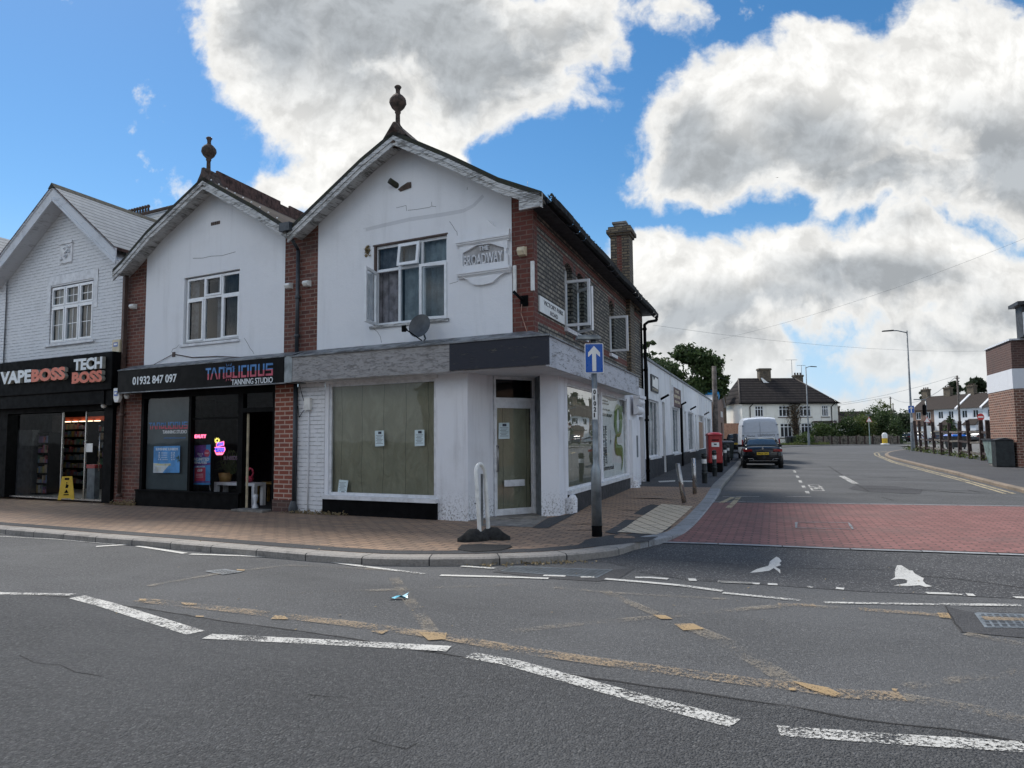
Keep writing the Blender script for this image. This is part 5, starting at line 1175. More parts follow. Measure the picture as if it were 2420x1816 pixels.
def tano(par,p0,p1,h,n,f=hF,fr=FR,sunm=True):
    """two-tone logo: the upper half of each letter blue, the lower half pink"""
    a0,z0=f(*p0,n); a1,z1=f(*p1,n); z0=(z0+z1)/2; w_=a1-a0; s=[]; lw=h*.20
    up=MB(); lo=MB(); mid=z0+h*.5
    def seg(x0,y0,x1,y1):
        for (m,lo_,hi_) in ((lo,0,.5),(up,.5,1)):
            b0,b1=max(y0,lo_),min(y1,hi_)
            if b1>b0: m.wall(fr,rect(a0+x0*w_,a0+x1*w_,z0+b0*h,z0+b1*h),[],n,.001)
    def slant(x0,x1,t):
        for (m,y0,y1) in ((lo,0,.5),(up,.5,1)):
            xa=x0+(x1-x0)*y0; xb=x0+(x1-x0)*y1; m.wall(fr,[(a0+xa*w_,z0+y0*h),(a0+(xa+t)*w_,z0+y0*h),(a0+(xb+t)*w_,z0+y1*h),(a0+xb*w_,z0+y1*h)],[],n,.001)
    t=.021; v=.17
    seg(0,1-v,.085,1); seg(.032,0,.032+t,1-v)                                  # T
    slant(.075,.115,t); slant(.175,.125,t)                                       # A
    seg(.205,0,.205+t,1); seg(.205+t,1-v,.272,1); seg(.272,0,.272+t,1-.0)       # N
    seg(.315,.12,.315+t,.88); seg(.38,.12,.38+t,.88); seg(.315,1-v-.1,.40,.92); seg(.315,.08,.40,.08+v)   # O
    seg(.42,0,.42+t,1); seg(.42+t,0,.49,v)                                       # L
    seg(.505,0,.505+t,1)                                                         # I
    seg(.545,0,.545+t,1); seg(.545+t,1-v,.62,1); seg(.545+t,0,.62,v)            # C
    seg(.635,0,.635+t,1)                                                         # I
    seg(.675,0,.675+t,1); seg(.745,0,.745+t,1); seg(.675+t,1-v,.745,1); seg(.675+t,0,.745,v)             # O
    seg(.79,0,.79+t,1); seg(.86,0,.86+t,1); seg(.79+t,0,.86,v)                  # U
    seg(.90,1-v,1,1); seg(.90,.42,1,.42+v); seg(.90,0,1,v); seg(.90,.42+v,.90+t,1-v); seg(1-t,v,1,.42)   # S
    if sunm:
        for k in range(16):
            an=2*math.pi*k/16; cx=a0+.358*w_; cz=z0+.5*h; r0_,r1_=h*.56,h*(.86 if k%2 else .70)
            dx,dz=math.cos(an),math.sin(an); m=up if dz>0 else lo
            m.wall(fr,[(cx+dx*r0_-dz*.012,cz+dz*r0_+dx*.012),(cx+dx*r0_+dz*.012,cz+dz*r0_-dx*.012),(cx+dx*r1_,cz+dz*r1_)],[],n,.001)
    return up,lo
up,lo=tano(fs,zA4(985,1215),zA4(1680,1170),.27,.4535); up.build('logo_upper','letter_blue',fs); lo.build('logo_lower','letter_pink',fs)
# window graphics
def t2(x,y): return x/7.546+340,y/7.546+980
up,lo=tano(sf,t2(90,268),t2(778,250),.17,-.035,sunm=False); up.build('window_logo_upper','letter_blue',sf); lo.build('window_logo_lower','letter_pink',sf)
b=MB(); ftext(b,'TANNING STUDIO',t2(335,345),t2(765,335),.085,-.036,.003,bold=.01); b.build('window_lettering','letter_white',sf)
b=MB(); ftext(b,'www.tanolicious.co.uk',t2(355,432),t2(745,425),.04,-.036,.003,bold=.01); b.build('window_address','letter_blue',sf)
def poly_px(m,f,fr,pts,n,q_=t2): m.wall(fr,[f(*q_(*p),n) for p in pts],[],n,.001)
simple('poster_sky',(.04,.22,.50),.5,var=.15,sc=3); simple('poster_sand',(.42,.47,.50),.5); simple('poster_purple',(.13,.04,.22),.5,var=.2); simple('poster_yellow',(.5,.46,.12),.5)
p1=thing('window_poster',FR(-8.2,-.03,1.0),'square blue beach poster of opening prices stuck in the left studio window','poster')
b=MB(); poly_px(b,hF,FR,[(178,570),(645,558),(635,1040),(165,1042)],-.034); b.build('sheet','poster_sky',p1)
b=MB(); poly_px(b,hF,FR,[(170,865),(300,880),(480,870),(400,960),(330,1041),(166,1041)],-.033); b.build('sand','poster_sand',p1)
b=MB(); 
for k in range(26):
    an=random.uniform(0,6.28); r_=random.uniform(20,70); poly_px(b,hF,FR,[(610,800),(610+math.cos(an)*r_,800+math.sin(an)*r_*1.1),(610+math.cos(an+.35)*r_*.6,800+math.sin(an+.35)*r_*.7)],-.0325)
b.build('palm','leaf_mid',p1)
b=MB(); ftext(b,'SUNSHINE SUNBEDS',t2(215,640),t2(610,632),.06,-.0322,.002,bold=.01)
for k,tx_ in enumerate(('3 min   £3','6 min   £5','9 min   £7','12 min   £9')): ftext(b,tx_,t2(260,695+k*39),t2(550,690+k*39),.032,-.0322,.002)
b.build('lettering','letter_white',p1)
b=MB(); ftext(b,'OPENING HOURS',t2(205,910),t2(485,900),.045,-.0321,.002,bold=.01); ftext(b,'10 - 8',t2(235,965),t2(300,963),.03,-.0321,.002); ftext(b,'9 - 6',t2(235,1005),t2(300,1003),.03,-.0321,.002); b.build('times','poster_yellow',p1)
p2=thing('pull_up_banner',FR(-6.9,-.2,.5),'tall purple and blue banner offering unlimited minutes, standing in the studio window','banner')
b=MB(); poly_px(b,hF,FR,[(838,560),(1190,538),(1182,1255),(832,1250)],-.2); b.build('sheet','poster_sky',p2)
b=MB(); poly_px(b,hF,FR,[(910,555),(1108,542),(1105,760),(905,770)],-.198); poly_px(b,hF,FR,[(842,870),(1185,860),(1183,900),(840,930)],-.198); poly_px(b,hF,FR,[(838,1190),(1182,1190),(1182,1215),(838,1222)],-.198); b.build('purple_panel','poster_purple',p2)
b=MB(); poly_px(b,hF,FR,[(905,950),(1100,945),(1095,1185),(900,1190)],-.1975); n_=20; poly_px(b,hF,FR,[(1126+50*math.cos(k*.3142),690+68*math.sin(k*.3142)) for k in range(n_)],-.1972); b.build('pink_panel','letter_pink',p2)
b=MB(); ftext(b,'UNLIMITED',t2(850,825),t2(1165,815),.075,-.1965,.002,bold=.03,shear=.2); ftext(b,'MINUTES',t2(880,880),t2(1125,875),.06,-.1965,.002,bold=.03,shear=.2); ftext(b,'1 MONTH',t2(915,945),t2(1085,940),.045,-.1965,.002,bold=.01); ftext(b,'£69',t2(955,1020),t2(1042,1015),.07,-.1965,.002,bold=.03); ftext(b,'Skin &',t2(955,715),t2(1055,712),.04,-.1965,.002); ftext(b,'Tan',t2(975,750),t2(1035,748),.035,-.1965,.002); ftext(b,'ONLY',t2(1090,700),t2(1160,698),.03,-.1965,.002)
for y in (1062,1082,1115): poly_px(b,hF,FR,[(930,y),(1055,y-3),(1055,y+2),(930,y+5)],-.1965)
b.build('lettering','letter_white',p2)
b=MB(); a,z=hF(*t2(840,1250),-.2); b.path([FR(a,-.2,z),FR(a+.1,-.2,z-.25)],.006); a1,_=hF(*t2(1180,1250),-.2); b.path([FR(a1-.02,-.2,z),FR(a1+.05,-.2,z-.25)],.006); b.build('feet','steel',p2)
m_emit('neon_pink',(1,.16,.30),1.1); m_emit('neon_blue',(.10,.08,1),1.4); m_emit('neon_yellow',(.9,.75,.15),.9)
ns=thing('neon_sign',FR(-6.1,-.15,1.8),'lit neon sign with a yellow flower over blue and pink lettering in the studio window','neon sign')
b=MB(); 
for L in ([(1295,520),(1425,480),(1425,545),(1295,580),(1295,520)],[(1262,590),(1440,585),(1448,630),(1400,715),(1300,718),(1262,640)]): b.path([FR(*(lambda h:(h[0],-.15,h[1]))(hF(*t2(*p),-.15))) for p in L],.009)
ftext(b,'sunbeds',t2(1292,715),t2(1410,712),.07,-.15,.01,bold=.03); b.build('pink_tube','neon_pink',ns)
b=MB(); ftext(b,'TAN',t2(1310,560),t2(1415,545),.085,-.145,.01,bold=.04); ftext(b,'OPEN',t2(1275,662),t2(1435,655),.10,-.145,.01,bold=.04); b.build('blue_tube','neon_blue',ns)
b=MB()
for k in range(9): 
    an=k*.7; h=lambda x,y:(lambda q_:FR(q_[0],-.15,q_[1]))(hF(*t2(x,y),-.15)); b.path([h(1308+22*math.cos(an),465+24*math.sin(an)),h(1308+50*math.cos(an+.15),465+52*math.sin(an+.15)),h(1308+22*math.cos(an+.4),465+24*math.sin(an+.4))],.007)
b.build('yellow_tube','neon_yellow',ns)
bs=thing('window_sign',FR(-6.8,-.15,1.9),'small pink lit word BEAUTY above the purple banner','neon sign'); b=MB(); ftext(b,'BEAUTY',t2(885,425),t2(1115,415),.09,-.14,.01,bold=.04); b.build('lettering','neon_pink',bs)
simple('dull_pink',(.22,.12,.18),.5); b=MB(); ftext(b,'SUNBEDS',t2(1425,808),t2(1665,800),.09,-.05,.004,bold=.01); b.build('window_word','dull_pink',sf)
# inside: bench, stools, flamingo, plant
LT=lambda a,n,z:FR(a,n,z)
def table_thing(name,a0,a1,n0,n1,z1,th,lw,m,label,cat):
    t=thing(name,FR((a0+a1)/2,(n0+n1)/2,.12),label,cat); MB().box(FR,a0,a1,n0,n1,z1-th,z1).build('top',m,t)
    for a in (a0,a1-lw):
        for n in (n0,n1-lw): MB().box(FR,a,a+lw,n,n+lw,.12,z1-th).build('leg',m,t)
hz=lambda x,n:hF(x/4.368+260,1260/4.368+860,n)[0]
table_thing('white_table',hz(1075,-.5),hz(1490,-.5),-.85,-.5,.66,.07,.09,'white_paint','low white table running from the studio window into the doorway, holding a plant','table')
table_thing('wooden_stool',hz(1510,-1.3),hz(1690,-1.3),-1.7,-1.3,.62,.04,.05,'wood_yellow','yellow wooden stool in the dark doorway of the tanning studio','stool')
t=thing('plant_pot',FR(hz(1190,-.68),-.7,.66),'spidery house plant in an olive pot on the white table in the studio window','potted plant')
MB().lathe(FR(hz(1190,-.68),-.68,.66),[(.0,0),(.13,0),(.17,.22),(.15,.22),(.14,.18)],12).build('pot','wood_yellow',t)
b=MB(); random.seed(8)
for i in range(46):
    an=random.uniform(0,6.28); c=FR(hz(1210,-.68)+random.uniform(-.1,.25),-.68,.86); r_=random.uniform(.15,.42); h=random.uniform(.1,.6); p0=c; p1=c+Vector((math.cos(an)*r_*.5,math.sin(an)*r_*.4,h)); p2_=c+Vector((math.cos(an)*r_,math.sin(an)*r_*.6,h*.75)); b.tube(p0,p1,.012,.009,4); b.tube(p1,p2_,.009,.003,4)
b.build('leaves','plant_green',t)
t=thing('flamingo_ornament',FR(hz(1430,-.65),-.65,.66),'pink flamingo ornament sitting on the white table in the studio doorway','ornament')
b=MB(); c=FR(hz(1430,-.65),-.65,.74); b.lathe(c,[(0,-.08),(.08,-.06),(.12,0),(.09,.06),(0,.08)],12); b.path([c+Vector((.07,-.03,.03)),c+Vector((.13,-.06,.14)),c+Vector((.10,-.05,.24)),c+Vector((.03,-.02,.26)),c+Vector((-.02,0,.20))],.022,8); b.build('body','flamingo_pink',t,sm=True)
t=thing('floor_fan',FR(-5.2,-.2,.12),'small white ornament by the door step of the tanning studio','ornament'); MB().lathe(FR(-5.18,-.22,.12),[(.08,0),(.065,.05),(.035,.12),(.06,.20),(.065,.30),(0,.31)],8).build('body','white_paint',t)
# ================================================================ vape shop
vb_=thing('white_brick_shop',FR(-12.6,0,0),'white painted brick building with a pale slate gable above the vape and tech shop','building')
pr1=[(-15.95,6.60),(-12.52,8.80),(-9.60,6.65)]
b=MB(); b.wall(FR,[(-16.2,3.3),(-9.98,3.3),(-9.98,under(pr1,-9.98,.3)),(-12.52,8.50),(-15.9,6.35),(-16.2,6.2)],[rect(-13.27,-11.22,4.42,6.08)],0,.1); b.build('gable_wall','white_brick',vb_)
b=MB(); b.wall(FR,rect(-16.2,-15.5,3.3,6.6),[],.06,.06); b.build('pilaster','white_brick',vb_)
b=gable_roof(vb_,pr1,.50,4.6,None,.08); b.build('roof',['slate_pale','timber_clean','ridge_tile'],vb_)
b=band([(a,z-.03) for a,z in pr1],.42,.44,.47); b2_=band([(a,z-.03) for a,z in pr1],.07,.47,.50); b.raw(b2_.v,b2_.f); b2_=band([(a,z-.36) for a,z in pr1],.09,.47,.49); b.raw(b2_.v,b2_.f); b.build('bargeboard','timber_clean',vb_)
b=MB()
for (a,z),(c,y) in zip(pr1,pr1[1:]): b.face([FR(a,.45,z-.34),FR(c,.45,y-.34),FR(c,-.02,y-.34),FR(a,-.02,z-.34)])
b.build('verge_soffit','timber_clean',vb_)
b=MB()
for k in range(14): o_=Sa3*(k*.33); b.extr([FR(-12.68,.52,8.70)+o_,FR(-12.52,.52,8.85)+o_,FR(-12.36,.52,8.69)+o_],Sa3*.32)
b.build('ridge_tiles','mossy_tile',vb_)
# the main range behind, its ridge parallel to the road
mr=MB(); e0,e1=FR(-24,-3.0,6.3),FR(-9.6,-3.0,6.3); h0,h1=FR(-24,-6.2,10.75),FR(-15.9,-6.2,10.75); mr.face([e0,e1,h1,h0]); mr.face([h0,h1,FR(-9.6,-9.5,6.3),FR(-24,-9.5,6.3)]); mr.face([e1,FR(-9.6,-9.5,6.3),h1],0)
mr.build('main_roof','slate_pale',vb_)
b=MB(); b.tube(h0,h1,.09,seg=8); 
for k in range(9):
    p=FR(-19.4+k*.17,-6.2,10.85); b.lathe(p,[(.05,0),(.035,.12),(.07,.17),(.05,.24),(0,.26)],6)
b.build('main_ridge','terracotta',vb_)
b=MB(); b.face([FR(-24,-3,0),FR(-9.98,-3,0),FR(-9.98,-3,6.4),FR(-24,-3,6.4)]); b.build('rear_wall','room_dark',vb_)
w=window(vb_,FR,-13.22,-11.25,4.46,6.05,-.02,vb=(-12.56,-11.9),tr=(5.48,),sash='all',bars=(1,1),curt=[(0,.40,'net_curtain'),(.40,1,'blind')],label='white window with small leaded-style panes')
b=MB(); b.box(FR,-13.4,-11.1,0,.07,4.36,4.43); b.build('window_sill','white_paint',vb_)
b=MB(); b.box(FR,-13.42,-13.25,0,.02,5.3,6.35).box(FR,-11.22,-11.05,0,.02,5.3,6.35).box(FR,-13.42,-11.05,0,.018,6.12,6.36); b.build('window_surround','white_paint',vb_)
b=MB(); a,z=-12.57,6.98; b.box(FR,a-.3,a+.3,0,.03,z-.28,z+.3).box(FR,a-.32,a+.32,0,.06,z+.26,z+.33); 
random.seed(2)
for i in range(14): q_=FR(a+random.uniform(-.2,.2),.03,z+random.uniform(-.18,.18)); b.lathe(q_,[(.05,-.02),(.03,.03),(0,.05)],6)
b.build('carved_panel','white_paint',vb_)
# shopfront
b=MB(); b.box(FR,-15.6,-15.12,-.25,.05,.1,2.7).box(FR,-10.42,-10.06,-.25,.1,.1,2.7).box(FR,-15.12,-10.42,-.2,.05,2.5,2.7); vf=b.build('shopfront_frame','black_matt',vb_)
p=MB(); p.wall(FR,rect(-15.1,-12.62,.14,2.5),[],-.12,0); p.wall(FR,rect(-11.55,-10.44,.14,2.5),[],-.12,0); p.build('pane','glass_shop',vf)
b=MB(); b.box(FR,-15.1,-10.44,-.16,-.08,.1,.14); b.box(FR,-11.56,-11.52,-.14,-.10,.14,2.5); b.box(FR,-12.64,-12.6,-.14,-.10,.14,2.5); b.tube(FR(-10.83,-.06,.9),FR(-10.83,-.06,1.9),.015); b.build('metal_track','steel',vf)
room(vb_,-22.0,-10.3,5.5,2.75,'room_wall','room_floor')
vs_=thing('shop_sign',FR(-12.6,.3,3.5),'deep black shop sign with raised white and orange letters reading VAPEBOSS and TECH BOSS','shop sign')
b=MB(); b.box(FR,-17,-9.72,.02,.38,2.99,3.97); b.build('sign_board','black_matt',vs_,bev=.02)
b=MB(); b.box(FR,-17,-10.1,.02,.33,2.64,2.985).box(FR,-10.1,-9.78,.02,.30,2.60,2.984); b.build('shutter_box','black_matt',vs_)
def zB(x,y): return x/4.15,y/4.15+800
b=MB(); n_=.38
def ft2(txt,px0,px1,ztop,m,**k):
    a0,z0=hF(*px0,n_+.08); a1,z1=hF(*px1,n_+.08); _,zt=hF(*ztop,n_+.08); m.text(txt,FR,a0,(z0+z1)/2,a1-a0,zt-(z0+z1)/2 if zt-(z0+z1)/2>.05 else .3,n_,.09,**k)
ft2('VAPE',zB(2,452),zB(305,432),zB(150,318),b,bold=.045,mi=0,mside=1); b.build('lettering',['letter_white','letter_side'],vs_); b=MB(); ft2('TECH',zB(722,320),zB(1003,296),zB(860,192),b,bold=.045,mside=1); b.build('lettering',['letter_white','letter_side'],vs_)
b=MB(); ft2('BOSS',zB(308,432),zB(640,405),zB(470,292),b,bold=.055,mside=1); b.build('lettering',['letter_orange','letter_side'],vs_); b=MB(); ft2('BOSS',zB(706,448),zB(1003,426),zB(855,322),b,bold=.055,mside=1); b.build('lettering',['letter_orange','letter_side'],vs_)
# interior of the vape shop
m_emit('tube_light',(.92,1,.97),26.)
tl=thing('ceiling_light',FR(-11.6,-1.2,2.6),'bright strip light on the ceiling of the vape shop','ceiling light')
a_,_=hF(720/4.15,710/4.15+800,-1.0); q0=FR(a_,-1.0,2.64); MB().tube(q0,q0+Vector((Fa.x,Fa.y,0))*1.7,.035,seg=8).build('tube','tube_light',tl)
MB().box(FR,a_-.05,a_+1.75,-1.06,-.94,2.68,2.74).build('fitting','white_paint',tl)
cols=[(.30,.22,.13),(.10,.18,.30),(.35,.05,.05),(.30,.30,.30),(.05,.16,.10),(.28,.20,.02),(.14,.06,.20)]
for i,c in enumerate(cols): simple('goods_'+'abcdefg'[i],tuple(x*.5+.03 for x in c),.5)
def shelves(name,a0,a1,n0,depth,z0,z1,rows,label,seed,along='a'):
    t=thing(name,FR((a0+a1)/2,n0,.12),label,'shelving'); b=MB()
    b.box(FR,a0,a1,n0-depth,n0-depth+.03,z0,z1).box(FR,a0,a0+.04,n0-depth,n0,z0,z1).box(FR,a1-.04,a1,n0-depth,n0,z0,z1)
    hh=(z1-z0)/rows
    for k in range(rows+1): b.box(FR,a0+.04,a1-.04,n0-depth+.03,n0-.01,z0+k*hh-.012,z0+k*hh+.012)
    b.build('frame','black_matt',t); random.seed(seed); gd=MB()
    for k in range(rows):
        a=a0+.05
        while a<a1-.12:
            w_=random.uniform(.04,.12); h=random.uniform(.3,.85)*hh; gd.box(FR,a,a+w_*.92,n0-.16,n0-.04,z0+k*hh+.013,z0+k*hh+h,random.randrange(7)); a+=w_
    o=gd.build('goods',['goods_'+c for c in 'abcdefg'],t); o['kind']='stuff'
hb=lambda x0,x1,n:(hF(x0/4.15,1000/4.15+800,n)[0],hF(x1/4.15,1000/4.15+800,n)[0])
shelves('display_shelf',*hb(515,862,-2.6),-2.6,.35,.3,2.35,8,'wall of packed product shelves facing the open vape shop door',4)
shelves('display_shelf',*hb(885,1040,-2.9),-2.9,.35,.9,2.3,5,'short product shelves seen through the glass beside the vape shop door',6)
shelves('display_cabinet',*hb(310,480,-.75),-.75,.4,.15,1.95,6,'black glass display cabinet of bottles in the vape shop window',9)
e0,e1=hb(505,1045,-2.5); b=MB(); b.box(FR,e0,e1,-2.9,-2.45,2.36,2.5); t=b.build('shelf_light_rail','letter_orange',None); tag(t,'red lit rail running above the vape shop shelves','shelf light')
m_emit('warm_led',(1,.75,.5),1.6); b=MB()
for k in range(7): b.box(FR,e0+.1+k*.4,e0+.35+k*.4,-2.46,-2.40,2.34,2.36)
t=b.build('led_strip','warm_led',None); tag(t,'row of warm lights under the red rail above the vape shop shelves','light strip')
e0,e1=hb(160,312,-.6); b=MB(); b.box(FR,e0,e1,-.8,-.6,.12,2.05); e2,e3=hb(375,505,-1.7); tag(MB().box(FR,e2,e3,-2.1,-1.7,.12,2.55).build('tall_cabinet','charcoal'),'tall black cabinet standing left of the bright product shelves in the vape shop','cabinet'); t=b.build('dark_panel','charcoal',None); tag(t,'tall dark panel standing in the vape shop window left of the cabinet','panel'); t.name='display_screen'
e0,e1=hb(868,940,-.35); b=MB(); b.box(FR,e0,e1,-.5,-.35,.12,.95); t0=thing('dump_bin',FR(-11.2,-.45,.12),'slim grey display stand with a red top behind the vape shop glass','display stand'); b.build('body','pole_grey',t0); MB().box(FR,e0-.02,e1+.02,-.52,-.33,.95,1.05).build('top','post_red',t0)
b=MB(); a,z=hF(*zB(872,1075),-.12); b.wall(FR,rect(a-.17,a+.17,z-.11,z+.12),[],-.115,0); b.build('door_notice','sign_white',vf)
# wet floor sign
ws_=thing('wet_floor_sign',FR(-12.35,-.05,.12),'yellow folding wet floor sign standing in the vape shop doorway','wet floor sign')
WF=frame((FR(-12.1,.02).x,FR(-12.1,.02).y),R(30))
for s_,l_ in ((1,0),(-1,0)):
    f=lambda a,n,z,s_=s_:WF(a,s_*(.20*(1-(z-.12)/.62)+.01)+n,z)
    b=MB(); b.wall(f,[(-.19,.12),(-.12,.12),(-.10,.16),(.10,.16),(.12,.12),(.19,.12),(.12,.74),(-.12,.74)],[rect(-.055,.055,.64,.70)],0,.015*s_); b.build('panel','yellow_plastic',ws_)
f=lambda a,n,z:WF(a,(.20*(1-(z-.12)/.62)+.01)+n,z)
b=MB(); b.wall(f,[(-.05,.30),(.05,.30),(0,.40)],[],.004,0); b.wall(f,rect(-.06,.06,.24,.27),[],.004,0); b.wall(f,[(-.03,.43),(.03,.43),(.05,.50),(-.01,.54)],[],.004,0); b.lathe(f(0,.005,.57),[(0,-.018),(.018,0),(0,.018)],8); b.build('pictogram','black_matt',ws_)
# alarm boxes and cameras in the gap
def alarm(px,label,m,w_,h_,n,shape=0):
    a,z=hF(*px,n); t=thing('alarm_box',FR(a,0,z-.15),label,'alarm box'); b=MB()
    if shape: b.extr([FR(a-w_/2,n,z+h_/2),FR(a+w_/2,n,z+h_/2),FR(a+w_/2,n,z-h_*.2),FR(a+w_*.25,n,z-h_/2),FR(a-w_*.25,n,z-h_/2),FR(a-w_/2,n,z-h_*.2)],FR(0,.09,0)-FR(0,0,0))
    else: b.box(FR,a-w_/2,a+w_/2,n,n+.1,z-h_/2,z+h_/2)
    b.build('housing',m,t,bev=.012); b=MB(); b.wall(FR,rect(a-w_*.3,a+w_*.3,z-h_*.05,z+h_*.28),[],n+.104,0); b.wall(FR,rect(a-w_*.22,a+w_*.22,z+.06*h_,z+h_*.2),[],n+.106,0,1); b.build('badge',['sign_blue','sign_white'],t)
alarm(zB(1170,80),'cream alarm box above the right end of the vape shop sign','cream_plastic',.30,.34,.08)
alarm(zB(1172,560),'white pointed alarm box below the gap between the two shop signs','sign_white',.24,.36,.30,1)
def domecam(px,n,label,cab=None):
    a,z=hF(*px,n); t=thing('cctv_camera',FR(a,n,z),label,'camera'); b=MB(); b.lathe(FR(a,n,z),[(0,-.07),(.05,-.05),(.07,0),(.07,.06),(0,.06)],12); b.build('dome','white_plastic',t)
    b=MB(); b.path([FR(a,n,z+.05),FR(a+.12,n-.02,z+.06),FR(a+.28,n-.05,z+.12),FR(a+.33,n-.08,z+.22)] if cab else [FR(a,n,z+.05),FR(a+.02,n-.1,z+.08)],.012); b.build('arm','cream_plastic',t)
domecam(zB(1018,662),.2,'white dome camera on a curved arm under the vape shop sign',1); domecam(zB(1245,570),.25,'white dome camera under the left end of the tanning studio sign')
# neighbouring gable at the left edge
nb=thing('neighbour_building',FR(-19,0,0),'tiled roof of the next building at the far left edge','building')
pr0=[(-22.4,6.6),(-19.0,8.80),(-15.97,6.62)]; gable_roof(nb,pr0,.50,5,None,.08).build('roof',['slate_pale','timber_clean','ridge_tile'],nb); b=MB(); b.wall(FR,[(-22.4,.0),(-16.2,.0),(-16.2,6.4),(-19,8.5),(-22.4,6.4)],[],0,.1); b.face([FR(-22.4,0,0),FR(-22.4,0,6.5),FR(-22.4,-9,6.5),FR(-22.4,-9,0)]); b.build('gable_wall','white_brick',nb)
# dry weeds and leaves along the foot of the walls
def weeds(name,label,pts,n,sp,m='leaf_dry',h=.05,sz=.03):
    b=MB()
    for i in range(n):
        c=random.choice(pts); x=c.x+random.gauss(0,sp[0]); y=c.y+random.gauss(0,sp[1]); b.leaf((x,y,g(x,y)+.11+abs(random.gauss(0,h))),sz)
    o=b.build(name,m); tag(o,label,'dead leaves' if 'dry' in m else 'weeds',kind='stuff'); return o
random.seed(21)
weeds('dead_leaves','dry leaves gathered at the foot of the white brick pier',[FR(-3.6+k*.12,.10) for k in range(12)],260,(.10,.04),h=.03)
weeds('dead_leaves','dry leaves heaped at the foot of the brick pier left of the tanning studio',[FR(-9.8+k*.1,.12) for k in range(8)],240,(.08,.04),h=.05)
lv=[gp(*q3(x,y)) for x,y in ((350,765),(450,755),(600,752),(700,748),(800,745),(900,738))]
b=MB()
for i in range(150):
    c=random.choice(lv); x=c.x+random.gauss(0,.16); y=c.y+random.gauss(0,.05); b.leaf((x,y,g(x,y)+.012+abs(random.gauss(0,.012))),.022)
tag(b.build('dead_leaves','leaf_dry'),'brown leaves caught in the gutter below the pale kerb corner','dead leaves',kind='stuff')
b=MB()
for i in range(90):
    c=gp(random.uniform(0,2300),random.uniform(1255,1500)); b.leaf((c.x,c.y,g(c.x,c.y)+(.115 if (c-Vector((0,0))).length>9.3 else .015)),random.uniform(.008,.02),up=4)
tag(b.build('litter_specks','leaf_dry'),'scattered specks of leaf and grit over pavement and road','litter',kind='stuff')
c=gp(943,1417); b=MB(); fr_=frame(c,.1); pts=[(-.09,-.02,.01),(-.03,-.035,.03),(.03,-.01,.012),(.085,-.03,.04),(.09,.03,.015),(.02,.02,.045),(-.04,.03,.015),(-.10,.025,.03)]
b.raw([fr_(a,n,z+g(c.x,c.y)) for a,n,z in pts],[(0,1,6,7),(1,2,5,6),(2,3,4,5)]); b.face([fr_(.03,-.03,.03),fr_(.1,-.05,.06),fr_(.06,.0,.02)]); tag(b.build('crisp_packet','litter_blue'),'small crumpled bright blue wrapper lying in the road','litter')
# ================================================================ single-storey row along the side street
row=thing('white_shop_row',SR(28,-1,.2),'long low white rendered parade with a dark plinth running up the side street','building')
RN=-.05; R0,R1=L3+.12,44.2
dr=[(16.95,17.72),(23.45,24.05),(37.6,38.6)]
def PR(a,z0,z1,w_): return rect(a,a+w_,z0,z1)
holes=[rect(13.35,16.0,.95,3.05),rect(16.95,17.72,.2,3.1),rect(20.15,22.75,.95,3.0),rect(23.45,24.0,.25,3.0),rect(25.0,25.8,1.0,3.0),rect(26.9,29.9,.95,3.05),rect(30.7,31.6,.95,3.0),rect(33.0,36.6,.95,3.05),rect(37.6,38.5,.35,3.0),rect(39.6,43.2,.95,3.0)]
b=MB(); b.wall(SR,rect(R0,R1,.0,4.42),holes,RN,.18); b.face([SR(R1,RN,0),SR(R1,-6,0),SR(R1,-6,4.42),SR(R1,RN,4.42)]); b.face([SR(R0,RN,3),SR(R0,-6,3),SR(R0,-6,4.42),SR(R0,RN,4.42)]); b.build('front_wall','render_row',row)
b=MB(); b.box(SR,R0,R1,RN-.25,RN+.06,4.42,4.50); b.face([SR(R0,RN-.2,4.46),SR(R1,RN-.2,4.46),SR(R1,-8,4.46),SR(R0,-8,4.46)]); b.face([SR(R0,-8,0),SR(R1,-8,0),SR(R1,-8,4.46),SR(R0,-8,4.46)]); b.build('coping','lead',row)
for a0,a1 in ((R0,16.93),(17.75,23.43),(24.05,26.9),(26.9,37.58),(38.52,R1)):
    MB().box(SR,a0,a1,RN,RN+.03,.0,.92).build('plinth','charcoal',row)
kinds=[(14.25,15.1),(),(21.0,21.9),(),(),(28.4,),(),(34.8,),(),(40.8,42.0)]
for h,vb in zip(holes,kinds):
    a0,a1,z0,z1=h[0][0],h[1][0],h[0][1],h[2][1]
    if z0<.5:
        d=MB().box(SR,a0,a1,RN-.16,RN-.10,z0,2.25).build('door','black_matt',row); MB().wall(SR,rect(a0,a1,2.3,z1),[],RN-.12,0).build('fanlight','glass_dark',row)
        MB().wall(SR,rect(a0,a1,2.25,z1),[],RN-.17,0).build('fanlight_backing','room_wall',row)
    elif a0 in (33.0,):
        MB().wall(SR,rect(a0,a1,z0,2.65),[],RN-.08,0).build('board','board_tan',row); window(row,SR,a0,a1,2.65,z1,RN-.08,mat='white_paint',glass='glass_dark',name='high_window')
    else:
        window(row,SR,a0,a1,z0,z1,RN-.08,vb=vb,fw=.06,mat='white_paint',glass='glass_smoke',curt='net_curtain' if a0>19 else [(0,.3,'curtain'),(.6,1,'net_curtain')],name='shop_window')
        MB().box(SR,a0-.05,a1+.05,RN,RN+.07,z0-.08,z0).build('window_sill','white_paint',row)
MB().face([SR(12.5,-.9,.3),SR(24,-.9,.3),SR(24,-.9,3.4),SR(12.5,-.9,3.4)]).build('interior_back','room_wall',row)
for a in (16.55,22.95,28.0,37.2): MB().tube(SR(a,RN,3.18),SR(a+.1,.26,3.36),.045,seg=8).build('flag_bracket','black_matt',row)
b=MB(); 
